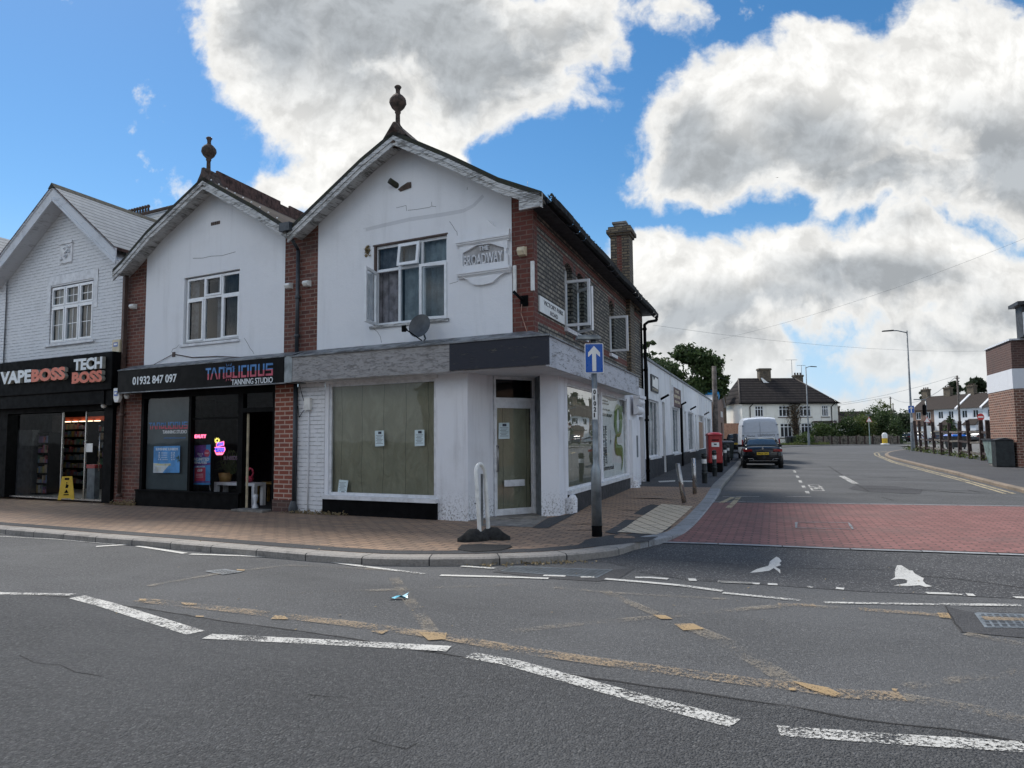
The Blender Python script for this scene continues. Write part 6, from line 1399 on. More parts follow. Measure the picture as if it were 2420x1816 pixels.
for a in (19.55,24.6,32.2,38.9): b=MB(); b.box(SR,a,a+.05,RN,RN+.05,.95,4.40); b.build('cable_duct','render_row',row)
MB().box(SR,23.1,23.4,RN,RN+.10,.3,3.25).build('drainpipe','black_matt',row)
t=thing('shop_sign',SR(14.8,0,3.6),'dark framed sign with a pale animal picture on the low white parade','shop sign')
MB().box(SR,13.95,15.7,RN,RN+.05,3.36,3.98).build('sign_board','charcoal',t)
MB().wall(SR,[(14.1,3.55),(15.55,3.5),(15.55,3.9),(14.9,3.93),(14.5,3.78),(14.2,3.93)],[],RN+.056,0).build('picture','sign_white',t)
x=MB(); x.text('PET SUPPLIES',SR,14.15,3.41,1.3,.07,RN+.05,.006); x.build('lettering','cream_plastic',t)
t=thing('shop_sign',SR(21.5,0,3.5),'brown sign with pale lettering above the second unit of the low parade','shop sign')
MB().box(SR,20.0,22.9,RN,RN+.09,3.08,3.92).build('sign_board','brown_sign',t); MB().box(SR,19.9,19.99,RN,RN+.10,3.0,3.98).build('side_board','white_paint',t)
x=MB(); x.text('THE',SR,20.6,3.70,1.4,.12,RN+.09,.006,bold=.02); x.text('BARBER SHOP',SR,20.3,3.46,2.2,.14,RN+.09,.006,bold=.02); x.text('OPEN TODAY',SR,20.4,3.22,2.1,.12,RN+.09,.006,bold=.02); x.build('lettering','cream_plastic',t)
# ---- brick building with the pale corrugated roof
bb_=thing('brick_workshop',SR(52,-2,.6),'red brick gabled workshop with a pale corrugated roof beyond the white parade','building')
W0,W1,WM=46,58.8,52.4
b=MB(); b.wall(SR,[(W0,.2),(W1,.2),(W1,4.6),(WM,6.3),(W0,4.5)],[rect(54.2,56.4,.7,3.0)],0,.2); b.build('gable_wall','house_brick',bb_)
b=MB(); b.face([SR(W0,0,.2),SR(W0,-16,.2),SR(W0,-16,4.5),SR(W0,0,4.5)]); b.build('side_wall','house_brick',bb_)
b=MB(); b.extr([SR(W0-.3,.2,4.45),SR(WM,.2,6.32),SR(WM,.2,6.40),SR(W0-.3,.2,4.53)],SR(0,-16.5,0)-SR(0,0,0)); b.extr([SR(WM,.2,6.32),SR(W1+.3,.2,4.5),SR(W1+.3,.2,4.58),SR(WM,.2,6.40)],SR(0,-16.5,0)-SR(0,0,0)); b.build('roof','roof_corrugated',bb_)
MB().box(SR,54.2,56.4,-.15,-.1,.5,3.0).build('shutter','charcoal',bb_); MB().box(SR,54.3,56.3,0,.06,3.5,4.0).build('name_board','sign_white',bb_)
b=MB(); vs=[];
for i in range(9):
    for j in range(3): a=WM-(W0-.3-WM)*-(i/8)*.75; vs.append(SR(WM-4.6*i/8,.23+.05*math.sin(i*2+j)-j*.5,6.46-1.32*i/8+.03*math.sin(i*3+j)))
b.raw(vs,[(i*3+j,i*3+j+1,i*3+j+4,i*3+j+3) for i in range(8) for j in range(2)],0,True)
for i in range(8): b.face([SR(WM-4.6*i/8,.24,6.46-1.32*i/8),SR(WM-4.6*(i+1)/8,.24,6.46-1.32*(i+1)/8),SR(WM-4.6*(i+1)/8,.26,5.95-1.32*(i+1)/8),SR(WM-4.6*i/8,.26,5.95-1.32*i/8)])
tag(b.build('tarpaulin','tarp_blue'),'bright blue tarpaulin hanging over the roof edge of the brick workshop','tarpaulin')
# ================================================================ street furniture
def gz(p,o=.1): return Vector((p.x,p.y,g(p.x,p.y)+o))
# one-way sign on its lamp-style post
p=gp(1411,1268,ZP); t=thing('sign_post',gz(p,.1),'grey post on the pavement corner carrying a blue one-way arrow sign and number 01021','sign post')
bz=g(p.x,p.y)+.1
b=MB(); b.lathe((p.x,p.y,bz),[(.082,0),(.082,.17)],16); b.build('black_foot','black_matt',t)
b=MB(); b.lathe((p.x,p.y,bz),[(.0,.17),(.081,.17),(.079,1.03),(.05,1.12),(.045,1.14),(.045,3.18),(0,3.18)],18); b.build('post','galvanised',t)
cdir=Vector((-.0,-1)).normalized(); fr_s=frame((p.x,p.y),R(-3))
b=MB(); b.box(fr_s,-.052,.052,.03,.047,2.0,2.42); 
b=MB(); vs=[]
for k in range(9): an=R(-150+ (k)*15)+0; vs.append((p.x+.047*math.cos(an),p.y+.047*math.sin(an)))
for k in range(8): b.face([(vs[k][0],vs[k][1],1.93),(vs[k+1][0],vs[k+1][1],1.93),(vs[k+1][0],vs[k+1][1],2.42),(vs[k][0],vs[k][1],2.42)])
nl=b.build('number_label','sign_white',t)
b=MB()
for k,c in enumerate('01021'): b.text(c,fr_s,-.021,2.33-k*.092,.042 if c!='1' else .02,.072,.048,.002,bold=.03)
b.build('digits','black_matt',t)
def rrect(w_,h_,r_,n=4):
    o=[]
    for cx,cz,a0 in ((w_-r_,h_-r_,0),(-w_+r_,h_-r_,90),(-w_+r_,-h_+r_,180),(w_-r_,-h_+r_,270)):
        for k in range(n+1): an=R(a0+90*k/n); o.append((cx+r_*math.cos(an),cz+r_*math.sin(an)))
    return o
def oneway(par,fr,zc,w_,h_,n=.06):
    b=MB(); o=rrect(w_,h_,.02); b.extr([fr(a,n,zc+z) for a,z in o],fr(0,.012,0)-fr(0,0,0)); pl=b.build('sign_plate','sign_white',par)
    b=MB(); b.wall(fr,[(a,z+zc) for a,z in rrect(w_-.012,h_-.012,.015)],[],n+.014,0); b.build('blue_face','sign_blue',pl)
    s=w_/.15; b=MB(); b.wall(fr,[(a*s,zc+z*h_/.235) for a,z in [(-.032,-.205),(.032,-.205),(.032,.075),(.095,.02),(.095,.09),(0,.195),(-.095,.09),(-.095,.02),(-.032,.075)]],[],n+.016,0); b.build('arrow','sign_white',pl)
oneway(t,fr_s,2.90,.148,.238)
b=MB(); fr_l=frame((p.x,p.y),R(6)); b.box(fr_l,-.28,.10,-.07,.09,3.20,3.25).box(fr_l,-.26,.08,-.05,.07,3.25,3.275); b.tube((p.x,p.y,3.16),(p.x,p.y,3.21),.03); b.build('sign_light','galvanised',t,bev=.01)
# broken barrier end standing in rubber feet
p=gp(1141,1276,ZP); bz=g(p.x,p.y)+.1; t=thing('barrier_end',Vector((p.x,p.y,bz)),'white plastic barrier seen end-on, standing in black rubber feet near the kerb','barrier'); fb=frame((p.x,p.y),R(80))
b=MB()
def legp(m,pts,r_): m.path([Vector(q_) for q_ in pts],r_,8)
fx=frame((p.x,p.y),R(-14))
for (a0,n0,a1,n1) in ((-.09,.10,-.02,.12),):
    pass
L=[(-.02,bz+.12),(-.075,bz+1.04)]+[(-.035-.042*math.cos(R(k*15)),bz+1.06+.085*math.sin(R(k*15))) for k in range(1,12)]+[(.02,bz+1.05),(.065,bz+.16)]
cx_=[Vector((a,z,0)) for a,z in L]; vs=[]
for i,c_ in enumerate(cx_):
    d_=(cx_[min(i+1,len(cx_)-1)]-cx_[max(i-1,0)]).normalized(); nn_=Vector((-d_.y,d_.x,0)); r_=.033
    n0_=.10-.18*i/(len(cx_)-1)
    for k in range(10): an=2*math.pi*k/10; q_=c_+nn_*math.cos(an)*r_; vs.append(fx(q_.x,n0_+math.sin(an)*.028,q_.y))
b.raw(vs,[(j*10+k,j*10+(k+1)%10,(j+1)*10+(k+1)%10,(j+1)*10+k) for j in range(len(cx_)-1) for k in range(10)],0,True); b.build('white_frame','white_plastic',t)
b=MB(); b.box(lambda a,n,z:fx(-.055+a*1-(z-bz)*.028,.12+n,z),-.012,.012,.025,.04,bz+.55,bz+.57); b.box(fx,-.035,.0,-.03,-.02,bz+.2,bz+1.0); b.build('reflective_strip','galvanised',t)
b=MB()
for (a,n,ang,w_) in ((-.10,.14,20,.26),(.13,-.10,-25,.30)):
    ff=frame((fx(a,n).x,fx(a,n).y),R(ang)); pts=[]
    prof=[(w_,.02),(w_*.95,.05),(w_*.5,.11),(w_*.25,.16)]
    k=14; vs=[]
    for s_,z in [(1,0),(1,.05),(.62,.11),(.36,.17),(.0,.175)]:
        for i in range(k): an=2*math.pi*i/k; vs.append(ff(w_*s_*math.cos(an),.13*s_*math.sin(an)*(1 if s_<1 else 1),bz+z+.006*math.sin(5*an)))
    b.raw(vs,[(j*k+i,j*k+(i+1)%k,(j+1)*k+(i+1)%k,(j+1)*k+i) for j in range(4) for i in range(k)],0,True)
b.build('rubber_feet','rubber',t)
# bollards
def tubetilt(t,base,tip,r_,m,name): return MB().tube(base,tip,r_,r_,16).build(name,m,t)
for (px,top,lab) in (((540,1600),(468,1180),'nearer steel bollard leaning well over to the left beside the tactile paving'),((655,1500),(640,1122),'second steel bollard, nearly upright, just beyond the leaning one')):
    x,y=px[0]/4.612+1500,px[1]/4.612+840; p=gz(gp(x,y,ZP),.08); t=thing('steel_bollard',p,lab,'bollard',group='steel bollards on the pavement')
    d=ray(top[0]/4.612+1500,top[1]/4.612+840); tt=p.y/d.y; tip=Vector((d.x*tt,p.y,CH+d.z*tt)); ax=(tip-p).normalized()
    MB().tube(p,tip-ax*.01,.055,.055,18).tube(tip-ax*.012,tip,.055,.048,18).build('post','steel',t)
bol=thing('bollard',(0,0,0),'x','bollard',group='black bollards with white bands')
MB().lathe((0,0,0),[(.085,0),(.085,.30),(.095,.31),(.095,.35),(.08,.36),(.08,.40),(.09,.41),(.09,.43),(.075,.44),(.075,.64)],16).lathe((0,0,0),[(.075,.78),(.075,.84),(.092,.85),(.092,.88),(.07,.90),(.085,.92),(.075,.955),(.04,.975),(0,.98)],16).build('body','cabinet_black',bol,local=True)
MB().lathe((0,0,0),[(.0765,.64),(.0765,.78)],16).build('white_band','sign_white',bol,local=True)
bl=[(SP2(11.5,1.98),'nearest black bollard with a white band, level with the end of the brown paving'),(SP2(15.2,2.04),'black bollard standing just left of the red post box'),(SP2(19.3,2.03),'black bollard half hidden behind the right side of the red post box'),(SP2(23.0,2.0),'black bollard on the kerb beyond the post box, beside the parked car'),(SP2(27.1,1.92),'farthest black bollard, in front of the wheelie bins')]
for i,(p,lab) in enumerate(bl):
    o=bol if i==0 else copy_tree(bol); o.location=gz(p,.09); o['label']=lab
# pillar box
p=SP2(18.1,1.85); z0=g(p.x,p.y)+.1; t=thing('post_box',(p.x,p.y,z0),'red rectangular post box with a black base and white collection plate','post box'); fp=frame((p.x,p.y),R(-6))
def rbox(m,fr,a0,a1,n0,n1,z0,z1,mi=0): m.box(fr,a0,a1,n0,n1,z0,z1,mi)
b=MB(); b.box(fp,-.27,.27,-.25,.25,z0,z0+.36); b.build('black_base','black_matt',t,bev=.03)
b=MB(); b.box(fp,-.28,.28,-.27,.27,z0+.36,z0+1.50); b.build('body','post_red',t,bev=.045)
b=MB(); b.box(fp,-.31,.31,-.30,.30,z0+1.47,z0+1.53); b.lathe((p.x,p.y,z0),[(.33,1.53),(.27,1.58),(.12,1.61),(0,1.615)],24); b.build('cap','post_red',t,bev=.02)
b=MB(); b.box(fp,-.20,.20,.272,.285,z0+.75,z0+1.42); b.box(fp,-.28,.28,.272,.278,z0+.62,z0+.63); b.build('door','post_red',t,bev=.006)
b=MB(); b.box(fp,-.14,.14,.286,.292,z0+1.27,z0+1.32); b.build('slot','black_matt',t); b=MB(); b.box(fp,-.15,.15,.286,.293,z0+1.02,z0+1.20); b.build('plate','sign_white',t); MB().box(fp,-.06,.05,.2935,.295,z0+1.10,z0+1.15).build('crest','charcoal',t)
# wheelie bins
def bin_(p,rz,lab,m='cabinet_green_dark',lid='navy'):
    t=thing('wheelie_bin',gz(p,.1),lab,'wheelie bin',rz=rz); F=lambda a,n,z:Vector((a,n,z)); b=MB()
    vs=[(-.24,-.30,.12),(.24,-.30,.12),(.24,.24,.12),(-.24,.24,.12),(-.29,-.36,1.0),(.29,-.36,1.0),(.29,.36,1.0),(-.29,.36,1.0)]
    b.raw(vs,[(0,3,2,1),(0,1,5,4),(1,2,6,5),(2,3,7,6),(3,0,4,7)]); b.build('body',m,t,local=True,bev=.02)
    MB().raw([(-.31,-.40,1.0),(.31,-.40,1.0),(.31,.38,1.02),(-.31,.38,1.02),(-.29,-.36,1.05),(.29,-.36,1.05),(.29,.34,1.11),(-.29,.34,1.11)],[(0,3,2,1),(4,5,6,7),(0,1,5,4),(1,2,6,5),(2,3,7,6),(3,0,4,7)]).build('lid',lid,t,local=True)
    MB().tube((-.25,.40,1.03),(.25,.40,1.03),.02).build('handle',lid,t,local=True)
    for s_ in (-1,1): MB().tube((s_*.22,.28,.12),(s_*.28,.28,.12),.12,seg=14).build('wheel','tyre',t,local=True)
simple('cabinet_green_dark',(.020,.028,.026),.6,var=.2)
for (a,n,rz,lab) in ((31.5,1.05,.4,'dark green wheelie bin farthest left beyond the post box'),(30.2,1.75,-.1,'dark wheelie bin nearest the kerb beyond the post box')): bin_(SP2(a,n),rz,lab)
# wooden pole beside the parade
p=SP2(34.4,.84); z0=g(p.x,p.y)+.1; t=thing('wooden_pole',(p.x,p.y,z0),'bare wooden pole rising beside the end of the white parade','pole'); MB().tube((p.x,p.y,z0),(p.x+.03,p.y,6.15),.17,.14,12).build('post','pole_wood',t)
t2_=MB().path([(p.x,p.y,5.6),(p.x+1.2,p.y+.4,5.2)],.01).build('stay','pipe_dark',t)
# ---------------------------------------------------------------- vehicles
def loft(rings,closed=False):
    b=MB(); k=len(rings[0]); vs=[v for r_ in rings for v in r_]; fs=[]
    for j in range(len(rings)-1):
        for i in range(k-1): fs.append((j*k+i,j*k+i+1,(j+1)*k+i+1,(j+1)*k+i))
    fs.append(tuple(range(k))[::-1]); fs.append(tuple((len(rings)-1)*k+i for i in range(k)))
    b.raw(vs,fs); return b
def interp(tab,x):
    if x<=tab[0][0]: return tab[0][1]
    for (x0,y0),(x1,y1) in zip(tab,tab[1:]):
        if x<=x1: return y0+(y1-y0)*(x-x0)/(x1-x0)
    return tab[-1][1]
def car(name,label,loc,rz,paint,L=4.6,Wd=1.84,H=1.42,kind='saloon',cat='car',group=None,plate=True,simple_=False):
    """car in its own frame: +y forwards, origin on the road under its middle"""
    t=thing(name,loc,label,cat,group,rz); hl=L/2
    if kind=='saloon': top=[(-hl,.86),(-hl+.12,.98),(-hl+.75,1.04),(0,.98),(hl-1.2,.92),(hl-.25,.76),(hl,.62)]; rf=[(-hl+.55,1.03),(-hl+1.35,1.35),(-.35,H),(.35,H-.02),(1.35,.95)]
    elif kind=='hatch': top=[(-hl,.9),(-hl+.1,1.0),(0,.98),(hl-1.1,.92),(hl-.2,.75),(hl,.6)]; rf=[(-hl+.12,1.0),(-hl+.45,1.36),(-.6,H),(.3,H-.03),(1.25,.95)]
    else: top=[(-hl,1.0),(-hl+.1,1.1),(0,1.08),(hl-1.1,1.03),(hl-.2,.88),(hl,.7)]; rf=[(-hl+.12,1.1),(-hl+.4,H-.08),(-.6,H),(.5,H-.03),(1.3,1.05)]
    wt=[(-hl,.80),(-hl+.25,.93),(-hl+.9,1.0),(hl-1.0,1.0),(hl-.3,.92),(hl,.72)]
    ys=[-hl+L*i/18 for i in range(19)]; rings=[]
    for y in ys:
        w_=Wd/2*interp(wt,y); zt=interp(top,y); zb=.22 if abs(y)<hl-.3 else .30
        half=[(w_*.86,zb),(w_*.98,zb+.12),(w_,.52),(w_*.985,.70),(w_*.93,zt-.06),(w_*.82,zt),(0,zt+.02)]
        rings.append([Vector((x,y,z)) for x,z in half]+[Vector((-x,y,z)) for x,z in half[-2::-1]])
    body=loft(rings).build('body',paint,t,local=True,sm=True,sub=1)
    # glasshouse
    ys2=[rf[0][0]+(rf[-1][0]-rf[0][0])*i/14 for i in range(15)]; rings=[]
    for y in ys2:
        zr=interp(rf,y); base=interp(top,y)-.04; w0=Wd/2*.86; k=max(0,(zr-base)/(H-base)); w1=w0*(1-.20*k)
        half=[(w0,base),(w0*.5+w1*.5,base*.5+zr*.5),(w1,zr-.05*k),(w1*.8,zr),(0,zr+.015)]
        rings.append([Vector((x,y,z)) for x,z in half]+[Vector((-x,y,z)) for x,z in half[-2::-1]])
    gh=loft(rings).build('windows','car_glass',t,local=True,sm=True)
    # painted roof panel and pillars
    rb=MB(); rr=[(y,interp(rf,y)) for y in ys2 if interp(rf,y)>H-.12]
    for (y0,z0_),(y1,z1_) in zip(rr,rr[1:]):
        w1=Wd/2*.86*.80; rb.face([(-w1,y0,z0_+.012),(w1,y0,z0_+.012),(w1,y1,z1_+.012),(-w1,y1,z1_+.012)],0,None,True)
    rb.build('roof',paint,t,local=True)
    for s_ in (-1,1):
        for (ya,yb) in ((rf[0],rf[1]),(rf[-1],rf[-2])):
            w0=Wd/2*.855; w1=w0*.82; MB().path([(s_*w0,ya[0],ya[1]),(s_*(w0*.3+w1*.7),(ya[0]+yb[0]*2)/3,(ya[1]+yb[1]*2)/3+.02),(s_*w1,yb[0],yb[1]-.02)],.035,6).build('pillar',paint,t,local=True)
        MB().tube((s_*Wd/2*.80,-.15,1.0),(s_*Wd/2*.71,-.15,H-.04),.035).build('pillar',paint,t,local=True)
    for y in (-hl+.85,hl-.88):
        for s_ in (-1,1):
            x=s_*(Wd/2-.02); o=MB().tube((x-s_*.20,y,.32),(x,y,.32),.32,seg=22).build('wheel','tyre',t,local=True)
            MB().tube((x,y,.32),(x+s_*.008,y,.32),.21,seg=16).build('rim','steel',o,local=True)
            MB().tube((x-s_*.18,y,.34),(x+s_*.004,y,.34),.37,seg=22).build('wheel_arch','black_matt',t,local=True) if 0 else None
    zt=interp(top,-hl+.05)
    for s_ in (-1,1):
        b=MB(); x0,x1=s_*Wd/2*.50,s_*Wd/2*.905
        b.extr([(x0,-hl-.012,.80),(x1,-hl+.10,.78),(x1,-hl+.10,.90),(x0,-hl-.012,.89)],(0,-.03,0)); b.extr([(x1,-hl+.08,.78),(x1*1.035,-hl+.36,.82),(x1*1.035,-hl+.36,.91),(x1,-hl+.08,.90)],(0,0,.001)); b.build('tail_light','tail_red',t,local=True)
        b=MB(); x0,x1=s_*Wd/2*.45,s_*Wd/2*.80; b.extr([(x0,hl-.02,.62),(x1,hl-.16,.64),(x1,hl-.22,.74),(x0,hl-.08,.70)],(0,.03,0)); b.build('headlight','sign_white',t,local=True)
        MB().box(lambda a,n,z:Vector((a,n,z)),min(s_*Wd/2*.9,s_*(Wd/2+.12)),max(s_*Wd/2*.9,s_*(Wd/2+.12)),.85,1.0,.93,1.06).build('wing_mirror',paint,t,local=True,bev=.03)
    F0=lambda a,n,z:Vector((a,-hl-n,z))
    MB().box(F0,-Wd/2*.82,Wd/2*.82,-.2,.012,.25,.42).build('bumper','black_matt',t,local=True,bev=.03)
    if plate:
        o=MB().box(F0,-.26,.26,-.05,.035,.64,.75).build('number_plate','plate_yellow',t,local=True); MB().text('WK26 OPO',F0,-.23,.66,.46,.07,.035,.003,bold=.02).build('characters','black_matt',o,local=True)
    return t
m,q,b_,o_=newmat('car_glass'); P(q,b_,(.018,.022,.024),.08,spec=.5)
p=gp(1805,1108.5); c1=car('parked_car','black saloon parked at the left kerb, seen from behind, in front of the white van',Vector((0,0,0)),0,'car_black',Wd=1.86,H=1.44)
ctr=Vector((11.40,33.1))+Sa*2.3; c1.location=(ctr.x,ctr.y,g(ctr.x,ctr.y)+.004); c1.rotation_euler=(math.atan(.0095),0,math.atan2(Sa.y,Sa.x)-R(90)+R(3))
F0=lambda a,n,z:Vector((a,-2.3-n,z)); MB().lathe((0,0,0),[(.0,0)],8) if 0 else None
b=MB(); b.tube((0,-2.33,.93),(0,-2.345,.93),.045,seg=14); b.build('badge','steel',c1,local=True)
b=MB(); b.box(F0,-.62,.62,.0,.03,.36,.375).path([(-.66,-2.33,.46),(-.45,-2.34,.46),(-.38,-2.34,.37)],.01).path([(.66,-2.33,.46),(.45,-2.34,.46),(.38,-2.34,.37)],.01); b.build('bumper_trim','steel',c1,local=True)
# van
vt=thing('parked_van',(0,0,0),'white high-roof van with lettering on its rear doors, parked ahead of the black saloon','van'); 
rings=[]
for (y,w_,zt,zb) in ((-2.75,.95,2.40,.45),(-2.72,.99,2.50,.42),(-2.3,1.0,2.58,.40),(0,1.0,2.62,.4),(1.0,1.0,2.55,.4),(1.35,.97,2.35,.4),(1.9,.95,1.55,.4),(2.5,.90,1.15,.4),(2.75,.80,.95,.45)):
    k=min(1,(zt-1.2)/1.4) if zt>1.2 else 0
    half=[(w_*.92,zb),(w_,zb+.15),(w_,1.1 if zt>1.3 else zt*.7),(w_*(1-.09*k),zt-.35*k-.04),(w_*(1-.19*k),zt-.06),(w_*(.55),zt),(0,zt+.02)]
    rings.append([Vector((x,y,z)) for x,z in half]+[Vector((-x,y,z)) for x,z in half[-2::-1]])
loft(rings).build('body','car_white',vt,local=True,sm=False,bev=.05)
V0=lambda a,n,z:Vector((a,-2.75-n,z))
for s_ in (-1,1):
    b=MB(); o=[(s_*.012,.55),(s_*.88,.55),(s_*.90,1.15),(s_*.80,2.02),(s_*.70,2.33),(s_*.012,2.36)]; b.extr([V0(a,0,z) for a,z in o],(0,-.035,0)); dd=b.build('rear_door','car_white',vt,local=True,bev=.01)
    for z in (1.05,1.72): MB().box(V0,min(s_*.02,s_*.84),max(s_*.02,s_*.84),.035,.040,z,z+.012).build('crease','galvanised',dd,local=True)
    MB().box(V0,min(s_*.90,s_*.98),max(s_*.90,s_*.98),-.05,.02,.95,1.35).build('tail_light','tail_red',vt,local=True)
    for z in (.85,1.55,2.1): MB().box(V0,min(s_*.84,s_*.93),max(s_*.84,s_*.93),.0,.05,z,z+.06).build('hinge','pole_grey',vt,local=True)
for y in (-1.7,1.75):
    for s_ in (-1,1): MB().tube((s_*.74,y,.34),(s_*.97,y,.34),.34,seg=20).build('wheel','tyre',vt,local=True)
MB().box(V0,-.92,.92,-.1,.10,.36,.52).build('bumper','charcoal',vt,local=True,bev=.02)
b=MB(); b.text('Dyne',V0,-.70,1.44,.42,.17,.036,.004); b.text('Upholstery',V0,-.13,1.47,.88,.19,.036,.004); b.text('020 8890 2600',V0,-.15,1.30,.42,.06,.036,.004); b.build('lettering','charcoal',vt,local=True)
for s_ in (-1,1): MB().box(lambda a,n,z:Vector((a,n,z)),min(s_*1.0,s_*1.22),max(s_*1.0,s_*1.22),1.45,1.6,1.3,1.7).build('wing_mirror','charcoal',vt,local=True,bev=.03)
c=Vector((11.25+1.95,38.8))+Sa*2.75; vt.scale=(1,1,.955); vt.location=(c.x,c.y,g(c.x,c.y)+.004); vt.rotation_euler=(math.atan(.0095),R(-1.5),math.atan2(Sa.y,Sa.x)-R(90)+R(5))
# other cars
def place(o,x,y,head): o.location=(x,y,g(x,y)+.13); o.rotation_euler=(0,0,R(head)); return o
px2=lambda X,D:((ray(X,1030).x/ray(X,1030).y)*D,D)
dk=car('parked_car','small dark car facing away beside the wheelie bins, left of the white van',(0,0,0),0,'car_black',L=4.0,Wd=1.7,H=1.42,kind='hatch'); place(dk,*px2(1741,55),-15); dk.location.z-=.03
cars=[(2138,118,20,'car_silver','hatch','silver hatchback farthest left in the car park, behind the lamp post'),(2128,108,25,'car_black','hatch','black car in front of the silver hatchback at the left of the car park'),(2168,116,15,'car_white','hatch','pale car with a light roof just right of the lamp post in the car park'),(2222,100,-70,'car_navy','suv','dark blue estate car side-on behind the fence'),(2266,104,-75,'car_red','hatch','bright red car in the middle of the car park'),(2252,112,-75,'car_white','hatch','white car just behind the red car'),(2306,101,-60,'car_silver','suv','silver car behind the no-entry sign'),(2328,94,-70,'car_grey','hatch','dark grey car nearest the brick building behind the fence')]
for X,D,hd,pt,kd,lab in cars: place(car('parked_car',lab,(0,0,0),0,pt,L=4.2,Wd=1.75,H=1.5 if kd!='suv' else 1.68,kind=kd,group='cars in the car park',plate=False),*px2(X,D),hd)
# ================================================================ right-hand side
rb=thing('brick_block',SR(23,14,.3),'brown brick building with a white band at the right edge','building')
B0,BN=23.05,13.72; B1=26.75
for z0,z1,m in ((.0,3.58,'brown_brick'),(3.58,4.42,'grey_band'),(4.42,5.62,'dark_band_brick')):
    b=MB(); n=BN-(.02 if m=='grey_band' else 0); P_=[SR(B0,n),SR(B1,n),SR(B1,n+14),SR(B0,n+14)]
    if m=='grey_band': P_=[SR(B0-.02,n),SR(B1+.02,n),SR(B1+.02,n+14),SR(B0-.02,n+14)]
    for i in range(4): b.face([(P_[i].x,P_[i].y,z0),(P_[(i+1)%4].x,P_[(i+1)%4].y,z0),(P_[(i+1)%4].x,P_[(i+1)%4].y,z1),(P_[i].x,P_[i].y,z1)])
    b.build({'brown_brick':'lower_wall','grey_band':'white_band','dark_band_brick':'upper_wall'}[m],m,rb)
b=MB(); P_=[SR(B0-.06,BN-.06),SR(B1+.06,BN-.06),SR(B1+.06,BN+14),SR(B0-.06,BN+14)]; b.extr([(p.x,p.y,5.62) for p in P_],Vector((0,0,.07))); b.build('coping','white_paint',rb)
b=MB(); b.box(SR,B0-.6,B0+.2,BN+.3,BN+10,5.69,7.0); bw=b.build('rooftop_extension','charcoal',rb)
window(rb,lambda a,n,z:SR(B0-.62-n,BN+.32+a,z),.0,1.4,5.75,6.7,.02,fw=.07,mat='white_paint',glass='glass_dark',name='dormer_window',vb=(.7,))
b=MB(); b.box(SR,B0-.85,B0+.4,BN+.1,BN+10.2,7.0,7.14); b.build('flat_roof','charcoal',rb)
# cabinets
t=thing('utility_cabinet',gz(SP2(24.4,13.2),.1),'weathered green telecom cabinet with pale graffiti beside the brick building','cabinet'); fc=lambda a,n,z:SR(24.0+a,13.5+n,z); z0=g(21.3,31.4)+.1
b=MB(); b.raw([fc(a,n,z) for a,n,z in ((-.2,-.35,z0+.1),(1.1,-.35,z0+.1),(1.1,.05,z0+.1),(-.2,.05,z0+.1),(-.25,-.52,z0+1.12),(1.15,-.52,z0+1.12),(1.15,.1,z0+1.12),(-.25,.1,z0+1.12))],[(0,1,5,4),(1,2,6,5),(2,3,7,6),(3,0,4,7),(4,5,6,7)]); b.build('body','cabinet_green',t)
b=MB(); b.box(fc,-.3,1.2,-.56,.12,z0+1.12,z0+1.18); b.build('lid','charcoal',t); b=MB(); b.box(fc,-.15,1.05,-.32,.0,z0,z0+.1); b.build('base','concrete',t)
t=thing('utility_cabinet',gz(SP2(23.2,13.4),.1),'plain black cabinet standing against the near side of the green one','cabinet')
b=MB(); b.box(SR,23.05,23.70,12.95,13.62,z0,z0+1.12); b.build('body','cabinet_black',t,bev=.02); b=MB(); b.extr([SR(23.0,12.9,z0+1.12),SR(23.0,13.66,z0+1.12),SR(23.0,13.3,z0+1.22)],SR(.75,0,0)-SR(0,0,0)); b.build('lid','charcoal',t)
# fence of rough posts and rails
posts=[(600,1070,700),(650,1055,700),(715,1045,712),(815,1105,715),(905,1120,722),(1005,1130,730),(1120,1155,705),(1250,1165,692),(1395,1215,690),(1478,1198,690)]
fn=thing('timber_fence',gz(SP2(36,14.2),.1),'broken dark timber post and rail fence along the right-hand pavement','fence'); PP=[]
def zray(p,y,x):
    d=ray(x,y); t_=p.y/d.y; return CH+d.z*t_
xs_=[600,650,715,815,905,1005,1120,1250,1395,1478]
for i,(x,yb,yt) in enumerate(posts):
    # each post stands on the line of the fence, at the distance where the traced pixel column crosses it
    X=2050+x/5.187; d=ray(X,1030); o=SP2(0,14.15); den=d.x*Sa.y-d.y*Sa.x; tt=((o.x)*Sa.y-(o.y)*Sa.x)/den; p=Vector((d.x*tt,d.y*tt)); PP.append(p)
    z1=zray(p,860+yt/5.187,X); q_=gz(p,.0); lean=random.uniform(-.05,.05)
    ff=lambda a,n,z,q_=q_,lean=lean:Vector((q_.x+Sn.x*a+Sa.x*n+lean*(z-q_.z),q_.y+Sn.y*a+Sa.y*n,z))
    b=MB(); b.box(ff,-.09,.09,-.07,.07,q_.z,z1); b.build('post','wood_dark',fn,bev=.01)
for i in range(len(PP)-1):
    for (h,wd) in ((.45,.10),(1.0,.10),(1.55,.10)):
        if (i,h) in ((2,1.55),(5,.45),(0,1.0)): continue
        a_,c_=gz(PP[i],h+random.uniform(-.04,.04)),gz(PP[i+1],h+random.uniform(-.06,.05)); b=MB(); d=(c_-a_); up=Vector((0,0,wd/2)); sd=Vector((Sn.x,Sn.y,0))*.03; b.extr([a_+up+sd,a_+up-sd,a_-up-sd,a_-up+sd],d); b.build('rail','wood_grey' if i%2 else 'wood_dark',fn)
b=MB()
for i in range(900):
    a=random.uniform(26.5,52); p=SP2(a,14.3+random.gauss(0,.25)); b.leaf((p.x,p.y,g(p.x,p.y)+.13+abs(random.gauss(0,.16))),.07,up=-.2)
